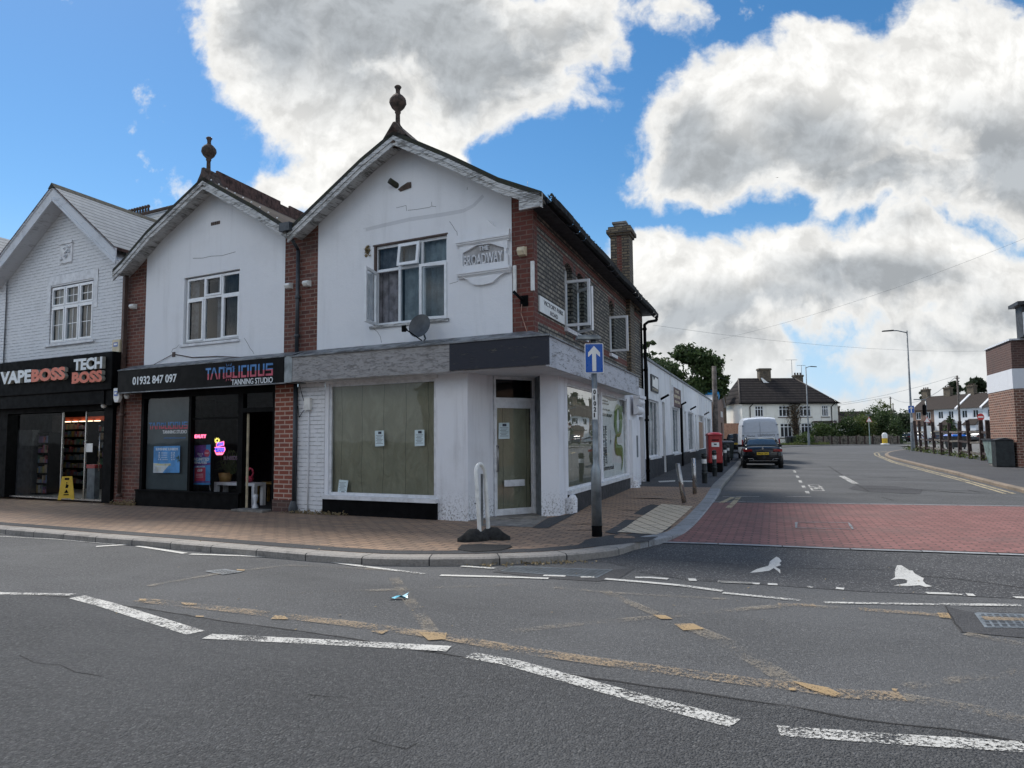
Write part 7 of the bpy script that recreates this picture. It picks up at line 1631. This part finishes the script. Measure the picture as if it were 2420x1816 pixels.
tag(b.build('verge_weeds',['leaf_light']),'rough grass and weeds along the foot of the timber fence','weeds',kind='stuff')
# commercial bin with a blue lid behind the fence
t=thing('waste_container',(0,0,0),'black wheeled waste container with a bright blue lid behind the timber fence','waste container'); z0=0
F=lambda a,n,z:Vector((a,n,z)); b=MB(); b.raw([(-.95,-.45,.15),(.95,-.45,.15),(.95,.45,.15),(-.95,.45,.15),(-1.05,-.6,1.25),(1.05,-.6,1.25),(1.05,.6,1.25),(-1.05,.6,1.25)],[(0,3,2,1),(0,1,5,4),(1,2,6,5),(2,3,7,6),(3,0,4,7)]); b.build('body','cabinet_black',t,local=True)
MB().raw([(-1.1,-.65,1.25),(1.1,-.65,1.25),(1.1,.65,1.3),(-1.1,.65,1.3),(-.9,-.4,1.40),(.9,-.4,1.40),(.9,.5,1.45),(-.9,.5,1.45)],[(0,3,2,1),(4,5,6,7),(0,1,5,4),(1,2,6,5),(2,3,7,6),(3,0,4,7)]).build('lid','sign_blue',t,local=True)
for x in (-.8,.8):
    for y in (-.35,.35): MB().tube((x-.04,y,.08),(x+.04,y,.08),.08,seg=10).build('wheel','tyre',t,local=True)
t.scale=(.62,.8,.8); X,D=px2(2258,56); t.location=(X,D,g(X,D)+.13); t.rotation_euler=(0,0,R(10))
# lamp posts
def lamp(name,lab,X,D,top_y,arm,foot=.1,r_=.09,head='flat'):
    x,y=px2(X,D); z0=g(x,y)+foot; d=ray(X,top_y); z1=CH+d.z*D/d.y; t=thing(name,(x,y,z0),lab,'lamp post')
    MB().lathe((x,y,z0),[(r_*1.5,0),(r_*1.5,1.4),(r_,1.5),(r_*.55,z1-z0),(0,z1-z0)],12).build('column','pole_grey',t)
    b=MB(); b.path([(x,y,z1-.15),(x+arm*.35,y-.1,z1+.0),(x+arm*.6,y-.1,z1)],.04); b.build('arm','pole_grey',t)
    A_=lambda a,n,z:Vector((x+arm*.5+a*(1 if arm>0 else -1),y-.1+n,z1+z)); b=MB(); b.extr([A_(0,-.14,-.03),A_(.75,-.10,-.08),A_(.8,.10,-.08),A_(0,.14,-.03)],(0,0,.09)); b.build('lantern','charcoal',t,bev=.02); return t,(x,y,z0,z1)
tl_,(lx,ly,lz0,lz1)=lamp('lamp_post','tall grey lamp post at the bend of the right-hand pavement with a blue one-way sign',2156,53.4,782,-2.2)
fl=frame((lx,ly),R(-20)); 
ow=thing('one_way_sign',(lx,ly,3.6),'small blue one-way arrow sign strapped to the tall lamp post','road sign'); oneway(ow,fl,3.62,.20,.27,n=.12)
b=MB(); b.box(fl,-.10,.10,.11,.13,2.65,3.0); t=b.build('notice_plate','sign_white'); tag(t,'small white notice fixed to the tall lamp post below the arrow','notice')
lamp('lamp_post','thin grey lamp post standing in front of the white semi-detached house',1911,86,867,1.0)
# telegraph poles and wires
def pole(X,D,ty,lab,r_=.14):
    x,y=px2(X,D); z0=g(x,y); d=ray(X,ty); z1=CH+d.z*D/d.y; t=thing('telegraph_pole',(x,y,z0),lab,'telegraph pole'); MB().tube((x,y,z0),(x,y,z1),r_,r_*.7,10).build('post','pole_wood',t)
    b=MB(); b.box(lambda a,n,z:Vector((x+a,y+n,z1+z)),-.25,.25,-.05,.05,-.35,-.25); b.build('crossbar','pole_wood',t); return Vector((x,y,z1))
pA=pole(2270,82,888,'dark telegraph pole in front of the terrace, right of the lamp post'); pB=pole(2108.5,135,938,'distant telegraph pole above the hedge left of the lamp post'); pC=pole(2114,160,953,'farther, shorter telegraph pole just right of the first one above the hedge')
def wire(name,lab,pts,r_=.02,sag=.6):
    b=MB()
    for p0,p1 in pts:
        L=[p0.lerp(p1,i/10)-Vector((0,0,sag*4*(i/10)*(1-i/10))) for i in range(11)]; b.path(L,r_,4)
    tag(b.build('overhead_wire','pole_grey'),lab,'wire')
wire('w','overhead wires running from the telegraph pole by the terrace to the pole above the hedge',[(pA,pB)],.025,2.0)
wire('w','overhead wires going left from the distant telegraph pole above the hedge',[(pB,pB+Vector((-60,10,-3)))],.03,2.)
wire('w','second overhead wire crossing low behind the lamp post',[(pA,Vector((30,120,8)))],.016,2.5)
wire('w','long thin overhead wire crossing the sky above the white house',[(Vector((12,60,11.2)),Vector((75,95,13.5)))],.010,1.4)
wire('w','thin overhead wire rising to the upper right across the clouds',[(Vector((22,75,12.0)),Vector((50,58,21)))],.010,1.0)
# signs at the far junction
def triangle(fr,zc,h,n,b,s=1.): b.wall(fr,[(-h*.577*s,zc-h*s/3),(h*.577*s,zc-h*s/3),(0,zc+h*2*s/3)],[],n,0)
def post(t,x,y,z0,z1,r_=.045,m='galvanised'): return MB().lathe((x,y,z0),[(r_*1.6,0),(r_*1.6,.9),(r_,1.0),(r_,z1-z0),(0,z1-z0)],10).build('post',m,t)
x,y=px2(2055,87); z0=g(x,y)+.1; t=thing('warning_sign',(x,y,z0),'red-edged warning triangle on a pale green post under a small light, by the hedge','road sign'); post(t,x,y,z0,z0+3.6,.05,'cabinet_green')
f=frame((x,y),0); b=MB(); triangle(f,z0+2.95,.66,.06,b); pl=b.build('plate','sign_red',t); b=MB(); triangle(f,z0+2.94,.66,.065,b,.78); b.build('white_centre','sign_white',pl); b=MB(); b.box(f,-.35,.35,-.1,.15,z0+3.55,z0+3.62); b.build('sign_light','galvanised',t)
x,y=px2(2192,80); z0=g(x,y)+.1; t=thing('warning_sign',(x,y,z0),'white warning triangle with plates below a lit arm, behind the timber fence','road sign'); post(t,x,y,z0,z0+5.0,.06); f=frame((x,y),0)
b=MB(); triangle(f,z0+2.7,.70,.07,b); pl=b.build('plate','sign_red',t); b=MB(); triangle(f,z0+2.69,.70,.075,b,.78); b.build('white_centre','sign_white',pl); MB().box(f,-.30,.36,.05,.09,z0+.75,z0+2.1).build('lower_plate','sign_white',t); b=MB(); b.path([(x,y,z0+5.0),(x-.8,y,z0+5.05)],.05); b.box(f,-1.3,-.7,-.1,.1,z0+5.0,z0+5.1); b.build('arm','galvanised',t)
x,y=px2(2188,78); t=thing('traffic_light',(x,y,g(x,y)+3.9),'black traffic light head seen from behind, near the lit arm','traffic light'); b=MB(); b.box(frame((x,y),R(20)),-.15,.15,-.15,.15,z0+3.3,z0+4.3); b.build('head','black_matt',t,bev=.03); b=MB(); b.box(frame((x,y),R(20)),-.21,.21,-.03,.0,z0+3.2,z0+4.4) ; b.build('backing_board','black_matt',t)
x,y=px2(2319.5,79); z0=g(x,y)+.1; t=thing('no_entry_sign',(x,y,z0),'round red no-entry sign with a white bar, left of the brick building','road sign'); post(t,x,y,z0,z0+3.3,.045,'sign_white'); f=frame((x,y),0)
b=MB(); b.wall(f,[(.40*math.cos(k*.2618),z0+3.0+.40*math.sin(k*.2618)) for k in range(24)],[],.06,0); pl=b.build('disc','sign_red',t); b=MB(); b.wall(f,rect(-.30,.30,z0+2.93,z0+3.07),[],.066,0); b.build('bar','sign_white',pl)
b=MB(); b.wall(f,rect(-.3,.3,z0+3.5,z0+3.58),[],.05,0); b.build('sign_light','cabinet_green',t)
x,y=px2(1971,96.5); t=thing('round_sign',(x,y,g(x,y)+.1),'faded round red road sign seen edge of the porch of the white house','road sign'); f=frame((x,y),0); post(t,x,y,g(x,y)+.1,g(x,y)+3.4,.035); b=MB(); b.wall(f,[(.36*math.cos(k*.3142),g(x,y)+3.0+.36*math.sin(k*.3142)) for k in range(20)],[],.06,0); b.build('disc','dull_pink',t)
x,y=px2(2090.5,86); z0=g(x,y)+.1; t=thing('traffic_bollard',(x,y,z0),'white and yellow lit traffic bollard at the far junction','bollard')
MB().lathe((x,y,z0),[(.48,0),(.48,.10),(.32,.14)],16).build('base','sign_white',t); MB().lathe((x,y,z0),[(.30,.14),(.30,.75)],16).build('yellow_band','yellow_plastic',t); MB().lathe((x,y,z0),[(.31,.75),(.31,1.15),(.25,1.32),(.12,1.4),(0,1.42)],16).build('white_top','sign_white',t)
# ================================================================ white semi-detached house
hx,hy=px2(1755.7,95); HG=.98
HF=lambda a,n,z,_c=math.cos(R(3)),_s=math.sin(R(3)):Vector((hx+a*_c+n*_s,hy+a*_s-n*_c,z+HG-.1))
hs=thing('white_house',HF(6,-3,0),'white rendered semi-detached house with a brown hipped tile roof at the end of the street','house')
HW,HD=12.5,8.0; EZ=5.35
wins=[(2.15,3.35,3.55,5.0),(5.15,6.75,3.55,5.0),(8.0,9.6,3.55,5.0),(11.0-.35,11.75-.1,3.6,5.0),(5.4,7.0,.95,2.9),(8.1,9.6,.95,2.9)]
wins=[(1.75,2.9,3.5,4.95),(5.0,6.5,3.5,4.95),(7.85,9.35,3.5,4.95),(10.85,11.75,3.5,4.95),(5.1,6.7,.75,2.6),(7.95,9.4,.75,2.6),(10.75,12.0,1.0,2.6)]
b=MB(); b.wall(HF,rect(0,HW,-.3,EZ),[rect(*w_) for w_ in wins],0,.12); b.face([HF(0,0,-.3),HF(0,-HD,-.3),HF(0,-HD,EZ),HF(0,0,EZ)]); b.face([HF(HW,0,-.3),HF(HW,-HD,-.3),HF(HW,-HD,EZ),HF(HW,0,EZ)]); b.face([HF(0,-HD,-.3),HF(HW,-HD,-.3),HF(HW,-HD,EZ),HF(0,-HD,EZ)]); b.build('wall','render_cream',hs)
b=MB(); b.box(lambda a,n,z:HF(a,n,z),-3.0,0,-4.5,-1.2,-.3,2.7); b.build('side_extension','orange_brick_tile',hs)
for i,w_ in enumerate(wins):
    c3=((w_[0]+(w_[1]-w_[0])*.33),(w_[0]+(w_[1]-w_[0])*.67)); o=window(hs,HF,*w_,-.06,vb=c3,tr=(w_[3]-.45,),fw=.09,mat='upvc',glass='window_dark',curt=None,skip=[])
    MB().face([HF(w_[0],-.5,w_[2]),HF(w_[1],-.5,w_[2]),HF(w_[1],-.5,w_[3]),HF(w_[0],-.5,w_[3])]).build('dark_room','room_dark',o)  # near-black plane behind each window, interior shade put into its colour
    MB().box(HF,w_[0]-.15,w_[1]+.15,-.02,.10,w_[2]-.14,w_[2]-.04).build('window_sill','pipe_brown',hs)
RZ=EZ+3.55; o_=.40
def hip(a0,a1,n0,n1,z0,z1,ra0,ra1,rn,fr):
    b=MB(); A,B,C,D=fr(a0,n0,z0),fr(a1,n0,z0),fr(a1,n1,z0),fr(a0,n1,z0); E,F_=fr(ra0,rn,z1),fr(ra1,rn,z1)
    b.face([A,B,F_,E]); b.face([B,C,F_]); b.face([C,D,E,F_]); b.face([D,A,E]); b.face([D,C,B,A]); return b
hip(-o_,HW+o_,o_,-HD-o_,EZ-.02,RZ,1.15,9.2,-HD/2,HF).build('roof','tile_house',hs)
b=MB(); 
for p0,p1 in ((HF(1.15,-HD/2,RZ),HF(9.2,-HD/2,RZ)),(HF(1.15,-HD/2,RZ),HF(-o_,o_,EZ)),(HF(9.2,-HD/2,RZ),HF(HW+o_,o_,EZ))): b.tube(p0,p1,.10,seg=6)
b.build('ridge_tiles','pole_wood',hs)
b=MB(); b.box(HF,-o_,HW+o_,o_-.02,o_+.08,EZ-.16,EZ+.02); 
for k in range(int(HW/.35)): b.box(HF,-o_+k*.37,-o_+k*.37+.12,.0,o_,EZ-.14,EZ-.04)
b.build('gutter','black_matt',hs)
for a in (1.05,12.15): MB().path([HF(a+.35,.4,EZ-.1),HF(a,.08,EZ-.55),HF(a,.08,-.1)],.055,6).build('drainpipe','black_matt',hs)
chimney(hs,HF,4.0,5.6,-HD/2-.45,-HD/2+.45,RZ-.6,RZ+1.55,m='chimney_brick',strip=False,pots=0)
chimney(hs,HF,-2.6,-.9,-4.5,-3.4,2.5,EZ+2.2+.75,m='chimney_brick',strip=False,pots=0)
b=MB(); b.wall(HF,[(4.5,RZ-.75),(5.8,RZ-1.0),(5.9,RZ-.75),(5.0,RZ-.55),(4.2,RZ+.1),(4.0,RZ+.05)],[],-HD/2+.75,0); b.build('chimney_flashing','sign_white',hs)
b=MB(); b.box(HF,9.5,12.3,0,1.1,2.75,2.87); b.build('porch_canopy','wood_dark',hs); b=MB(); b.box(HF,10.0,10.7,-.02,.03,.0,2.35); b.build('front_door','door_brown',hs)
MB().box(HF,9.9,9.98,.9,1.0,-.1,2.75).build('porch_post','wood_dark',hs)
h2=thing('white_house',HF(14,-8,0),'lower hipped half of the white pair, set back behind the hedge','house')
b=MB(); b.box(HF,11.2,14.4,-12,-2.6,-.3,EZ); b.build('wall','render_cream',h2); hip(9.0,14.8,-2.2,-12.4,EZ-.02,RZ-1.0,10.2,11.8,-6.5,HF).build('roof','tile_house',h2); chimney(h2,HF,10.2,11.4,-7.0,-6.2,RZ-1.6,RZ+.85,strip=False,pots=3)
for a,h_,w_ in ((9.9,3.0,.8),(11.3,2.0,.6)):
    q_=HF(a,-6.4,RZ+.5); b=MB(); b.tube(q_,q_+Vector((0,0,h_*.8)),.03); b.tube(q_+Vector((-w_,0,h_*.8)),q_+Vector((w_,0,h_*.8)),.025)
    for k in range(4): b.tube(q_+Vector((-w_+k*w_*.5,-.2,h_*.8)),q_+Vector((-w_+k*w_*.5,.2,h_*.8)),.015)
    b.build('tv_aerial','pole_grey',h2)
# dead climber on the front
iv=thing('climbing_plant',HF(7.2,.1,0),'bare brown climber growing up the middle of the white house front','climbing plant'); b=MB(); random.seed(17)
for k in range(16): 
    x=7.2+random.gauss(0,.15); b.path([HF(x,.08,-.1),HF(x+random.gauss(0,.2),.10,1.6),HF(x+random.gauss(0,.25),.1,3.2),HF(x+random.gauss(-.1,.45),.1,random.uniform(4.2,5.2))],.035,4)
b.build('stem','bark',iv); b=MB()
for k in range(1500):
    z=random.uniform(-.1,5.25); w_=.22+.42*max(0,(z-1.5)/3.5)*(1 if z<5 else .7); x=7.15+random.gauss(0,w_)-.06*z; b.leaf(HF(x,random.uniform(.05,.25),z),.10)
b.build('leaves','ivy_dead',iv)
# far small house
x,y=px2(2000,128); sh2=thing('bungalow',(x,y,1.1),'brown roofed bungalow with a brick chimney partly hidden by the hedge','house'); f=frame((x,y),0)
b=MB(); b.box(f,-2.5,6,-8,0,.9,3.4); b.build('wall','render_cream',sh2); hip(-3,8.5,.5,-8.5,3.3,6.3,.5,5.5,-4,f).build('roof','tile_terrace',sh2); chimney(sh2,f,-.2,.7,-4.4,-3.6,5.8,7.4,strip=False,pots=0)
# ================================================================ terraces on the right
T0=Vector((82.5,120.0)); T1=Vector((76.5,141)); td=(T1-T0).normalized(); tn=Vector((-td.y,td.x)) 
if tn.dot(-T0)<0: tn=-tn
TF=lambda a,n,z:Vector((T0.x+td.x*a+tn.x*n,T0.y+td.y*a+tn.y*n,z))
specs=[('house_brick','brown brick terraced house nearest the brick building, with pale window surrounds'),('render_white','white terraced house, second from the brick building'),('render_white','white terraced house in the middle of the row with a dark conifer in front'),('render_white','white terraced house, fourth along, behind the warning triangle'),('house_brick','brown brick end terrace house at the left of the row'),]
hw=5.0; a=-6.0
for i,(m,lab) in enumerate(specs+[('house_brick','brick house at the far right of the terrace, mostly hidden by the brown brick building')]):
    a0=a+5.0*i if i<5 else a-5.0; a1=a0+hw; gz_=g(80,128)+.7
    th=thing('terraced_house',TF((a0+a1)/2,-3,gz_),lab,'house',group='terraced houses beyond the car park'); ez=gz_+5.5; rz_=gz_+8.1
    hl_=[rect(a0+.8,a0+1.9,ez-1.9,ez-.5),rect(a0+3.0,a0+4.1,ez-1.9,ez-.5)]
    b=MB(); b.wall(TF,rect(a0,a1,gz_-.3,ez),hl_,0,.15); b.face([TF(a0,0,gz_),TF(a0,-7,gz_),TF(a0,-7,ez),TF(a0,-3.5,rz_),TF(a0,0,ez)]); b.face([TF(a1,0,gz_),TF(a1,-7,gz_),TF(a1,-7,ez),TF(a1,-3.5,rz_),TF(a1,0,ez)]); b.build('wall',m,th)
    MB().face([TF(a0+.1,-1,gz_),TF(a1-.1,-1,gz_),TF(a1-.1,-1,ez),TF(a0+.1,-1,ez)]).build('dark_room','room_dark',th)  # black plane added to keep the windows dark, shade as colour
    b=MB(); b.extr([TF(a0,.35,ez-.15),TF(a0,-3.5,rz_),TF(a0,-7.4,ez-.15)],TF(hw,0,0)-TF(0,0,0)); b.build('roof','tile_terrace',th)
    for h_ in hl_: window(th,TF,h_[0][0],h_[1][0],h_[0][1],h_[2][1],-.05,vb=((h_[0][0]+h_[1][0])/2,),fw=.1,mat='upvc',glass='window_dark',name='window')
    if i in (0,1,2): b=MB(); b.extr([TF(a1-.22,.4,ez-.05),TF(a1-.22,-3.5,rz_+.22),TF(a1-.22,-3.5,rz_-.1),TF(a1-.22,.4,ez-.35)],TF(.44,0,0)-TF(0,0,0)); b.build('party_wall','grey_band',th)
    b=MB(); b.box(TF,a0+.5,a0+3.0,0,1.1,gz_-.2,gz_+2.3); b.build('bay','house_brick' if i%2 else 'render_white',th); b=MB(); b.extr([TF(a0+.3,1.3,gz_+2.3),TF(a0+3.2,1.3,gz_+2.3),TF(a0+2.8,0,gz_+3.3),TF(a0+.7,0,gz_+3.3)],Vector((0,0,.12))); b.build('bay_roof','tile_terrace',th)
    if i%2==0 or i==3: chimney(th,TF,a1-.8,a1+.6,-3.9,-3.1,rz_-.4,rz_+1.6,m='chimney_brick',strip=False,pots=3)
# ================================================================ trees and planting
def tree(name,lab,base,h,crown,n,leaf,mat,cat='tree',group=None,trunk=.25,seed=0,limbs=6,kind=None,dens=None):
    """crown: list of (dx,dy,z,rx,rz) lobes filled with leaf-sized faces"""
    random.seed(seed); base=Vector(base); t=thing(name,base,lab,cat,group)
    b=MB(); top=base+Vector((0,0,h*.62)); mid=base.lerp(top,.5)+Vector((random.uniform(-.2,.2),0,0)); b.tube(base,mid,trunk,trunk*.75,8); b.tube(mid,top,trunk*.75,trunk*.3,8)
    for (dx,dy,z,rx,rz_) in crown[:limbs+4]: 
        s=base.lerp(top,random.uniform(.4,.9)); e=base+Vector((dx,dy,z)); m_=s.lerp(e,.5)+Vector((0,0,-.15)); b.tube(s,m_,trunk*.35,trunk*.2,5); b.tube(m_,e,trunk*.2,trunk*.06,5)
    b.build('trunk','bark',t); b=MB(); vol=[c[3]*c[3]*c[4] for c in crown]; S=sum(vol)
    for c,v in zip(crown,vol):
        k=int(n*v/S); cl=[(random.gauss(0,1),random.gauss(0,1),random.gauss(0,1)) for _ in range(max(3,k//28))]
        for q_ in cl:
            v_=Vector(q_).normalized()*random.uniform(.45,1.0); cc=base+Vector((c[0]+v_.x*c[3],c[1]+v_.y*c[3],c[2]+v_.z*c[4])); rr=c[3]*random.uniform(.12,.26)
            for _ in range(28): b.leaf((cc.x+random.gauss(0,rr),cc.y+random.gauss(0,rr),cc.z+random.gauss(0,rr*.6)),leaf)
    b.build('crown',mat,t); return t
def lobes(seed,w,z0,z1,k,r_): 
    random.seed(seed); o=[]
    for i in range(k):
        f=random.random(); ww=w*math.sin(math.pi*min(1,.18+.75*f)); o.append((random.uniform(-ww,ww),random.uniform(-ww,ww)*.7,z0+(z1-z0)*f,r_*random.uniform(.6,1.1),r_*random.uniform(.5,.85)))
    return o
# the two trees behind the parade
x,y=px2(1622,60); tree('broadleaf_tree','wide leafy tree rising behind the white parade',(x,y,.5),8.4,lobes(3,2.9,4.4,8.3,20,1.2),15000,.17,'leaf_dark',seed=3,trunk=.3)
x,y=px2(1678,60); tree('broadleaf_tree','thinner leafy tree just right of the wide one behind the parade',(x,y,.5),7.4,lobes(14,1.6,4.6,7.2,11,.95),6500,.17,'leaf_mid',seed=5,trunk=.22)
x,y=px2(1538,38); tree('conifer','dark conifer showing above the corner of the white parade',(x,y,.4),7.2,[(0,0,1.5+k*.55,1.5-.13*k,.55) for k in range(10)],5000,.12,'leaf_dark',seed=8,trunk=.15)
# hedge and shrubs right of the white house
def bush(X,D,wpx,z1,m,lab,n=2600,seed=1,leaf=.13,name='shrub',zlo=.2,cat='shrub'):
    x,y=px2(X,D); w=wpx/2*D/1690; z=g(x,y)+.1; random.seed(seed); t=thing(name,(x,y,z),lab,cat); b=MB()
    for i in range(5): b.tube((x,y,z),(x+random.uniform(-w,w)*.6,y,z+z1*.7),.05,.02,5)
    b.build('stem','bark',t); b=MB(); k=max(6,n//40)
    for i in range(k):
        a=random.uniform(-1,1); f=random.random(); hh=z1*math.sqrt(max(.05,1-a*a*.75)); c=Vector((x+a*w,y+random.uniform(-.8,.8),z+zlo+(hh-zlo)*f)); rr=.16+.12*random.random()
        for _ in range(40): b.leaf((c.x+random.gauss(0,rr*1.3),c.y+random.gauss(0,rr),c.z+random.gauss(0,rr)),leaf)
    b.build('foliage',m,t)
bush(1946,92.5,62,2.7,'leaf_mid','low green shrub in front of the porch of the white house',3200,2)
bush(2000,93.5,62,3.4,'leaf_dark','dense dark shrub right of the porch of the white house',4200,3)
bush(2038,94,44,3.7,'leaf_light','light green shrub behind the warning triangle',3600,4)
bush(2060,97,50,4.9,'leaf_mid','tall ragged shrub rising behind the light green one',4600,5)
bush(2093,94.5,48,4.3,'leaf_dark','dark green tall shrub left of the traffic bollard',4600,6)
bush(2088,110,56,6.3,'leaf_light','feathery pale-topped tree behind the tall shrubs',4200,7,name='feathery_tree')
bush(2119,92,17,3.3,'leaf_dark','clipped dark hedge end beside the car park entrance',1600,8,name='hedge',cat='hedge')
bush(2020,112,60,5.4,'leaf_dark','shadowy tree in front of the bungalow roof',2600,15,name='garden_tree')
bush(1896,91,40,1.4,'leaf_mid','straggly low plants at the foot of the white house',1500,9,leaf=.10)
x,y=px2(2246,112); tree('conifer','small dark conifer in front of the white terraced house',(x,y,g(x,y)),4.6,[(0,0,.6+k*.5,1.75-.22*k,.5) for k in range(8)],3000,.16,'leaf_dark',seed=11,trunk=.12)
# low panel fence of the white house
pf=thing('garden_fence',gz(Vector(px2(1990,89.5)),.1),'low weathered timber fence in front of the hedge of the white house','fence')
fp0,fp1=Vector(px2(1925,91.0)),Vector(px2(2127,90.5)); n_=52
for i in range(n_):
    a_=fp0.lerp(fp1,i/n_); c_=fp0.lerp(fp1,(i+.88)/n_); z=g(a_.x,a_.y)+.1; h=1.05+random.uniform(-.05,.06); b=MB(); b.extr([(a_.x,a_.y,z),(c_.x,c_.y,z),(c_.x,c_.y,z+h),(a_.x,a_.y,z+h)],(0,.04,0)); b.build('board','wood_grey' if i%5 else 'wood_dark',pf)
for i in range(0,n_+1,9):
    a_=fp0.lerp(fp1,i/n_); z=g(a_.x,a_.y)+.1; MB().box(lambda a,n,z_:Vector((a_.x+a,a_.y-.08+n,z_)),-.06,.06,-.06,.06,z,z+1.2).build('post','wood_grey',pf)
for X,lab in ((1868,'left one of the two dark bins standing by the front of the white house'),(1880,'right one of the two dark bins standing by the front of the white house')): 
    x,y=px2(X-6,91.5); bin_(Vector((x,y)),0,lab)
# woods far off
b=MB(); random.seed(31)
def mass(b,X0,X1,D,z0,zf,n,leaf,dep=8):
    k=n//30
    for i in range(k):
        X=random.uniform(X0,X1); D_=D+random.uniform(0,dep); x,y=px2(X,D_); h=zf((X-X0)/(X1-X0)); z=z0+(h-z0)*random.random()**.8
        for _ in range(30): b.leaf((x+random.gauss(0,.9),y+random.gauss(0,.9),z+random.gauss(0,.55)),leaf)
mass(b,2085,2160,175,1.5,lambda f:6.9+.8*math.sin(f*9),5200,.4)
tag(b.build('distant_trees','leaf_far'),'low line of distant dark trees beyond the car park entrance','trees',kind='stuff')
for X,D,w_,h_,s_,lab in ((2262,165,52,13.2,41,'rounded dark tree just left of the telegraph pole above the terrace roofs'),(2312,170,60,14.8,42,'largest dark tree behind the terrace roofs, right of the telegraph pole'),(2352,168,44,13.6,43,'dark tree behind the terrace at the edge of the brick building'),(2188,150,26,9.9,44,'thin wispy tree rising behind the left end of the terrace')):
    x,y=px2(X,D); w=w_/2*D/1690; tree('dark_tree',lab,(x,y,1.2),h_*.8,lobes(s_,w*.62,h_*.55,h_*.98,9,w*.45),5200 if s_<44 else 1500,.34,'leaf_far',seed=s_,trunk=.3,group='trees behind the terrace')
b=MB(); random.seed(5)
for i in range(2600):
    X=random.uniform(1840,1960); x,y=px2(X,random.uniform(89.2,93)); b.leaf((x,y,g(x,y)+.14+abs(random.gauss(0,.12))),.09,up=-.2)
tag(b.build('rough_grass','leaf_light'),'rough grass on the verge in front of the white house','grass',kind='stuff')
# rough ends: a speck of an aircraft under the big cloud
x,y=px2(1837,600); d=ray(1837,420); q_=Vector((d.x/d.y*600,600,CH+d.z/d.y*600)); t=thing('bird',q_,'tiny dark bird gliding under the large right-hand cloud','bird')
b=MB(); b.lathe(q_,[(0,-.25),(.28,-.1),(.3,.1),(0,.25)],8); b.raw([q_+Vector(v) for v in ((-1.9,0,.15),(-.2,-.4,.0),(-.2,.4,.05),(1.9,0,.12),(.2,-.4,0),(.2,.4,.05))],[(0,1,2),(3,5,4)]); b.build('body','black_matt',t)
# houses across the main road and beyond the right-hand pavement: they are what the shop windows reflect
def plain_house(loc,ang,w,d_,h,rh,wallm,lab):
    f=frame(loc,ang); t=thing('house_opposite',(loc[0],loc[1],0),lab,'house'); hl_=[rect(.9+k*2.6,2.2+k*2.6,z,z+1.3) for k in range(int((w-1)/2.6)) for z in (1.0,3.5)]
    b=MB(); b.wall(f,rect(0,w,-.1,h),hl_,0,.1); b.face([f(0,0,0),f(0,-d_,0),f(0,-d_,h),f(0,0,h)]); b.face([f(w,0,0),f(w,-d_,0),f(w,-d_,h),f(w,0,h)]); b.build('wall',wallm,t)
    b=MB(); b.extr([f(-.3,.4,h),f(-.3,-d_/2,h+rh),f(-.3,-d_-.4,h)],f(w+.6,0,0)-f(0,0,0)); b.build('roof','tile_terrace',t)
    for h_ in hl_: MB().face([f(h_[0][0],-.08,h_[0][1]),f(h_[1][0],-.08,h_[1][1]),f(h_[2][0],-.08,h_[2][1]),f(h_[3][0],-.08,h_[3][1])]).build('window','room_dark',t)
for i in range(4): plain_house((38+i*7.5,-2-i*6.2),R(180-40),8.5,7,5.2,2.4,'render_white' if i%2 else 'house_brick','house across the junction, outside the picture to the right, number %s of four'%('one','two','three','four')[i])
for i in range(4): plain_house((14-i*13,-20+i*4.5),R(180-28+10),11.5,8,5.4,2.6,'house_brick','house across the main road behind the viewer, number %s of four'%('one','two','three','four')[i])
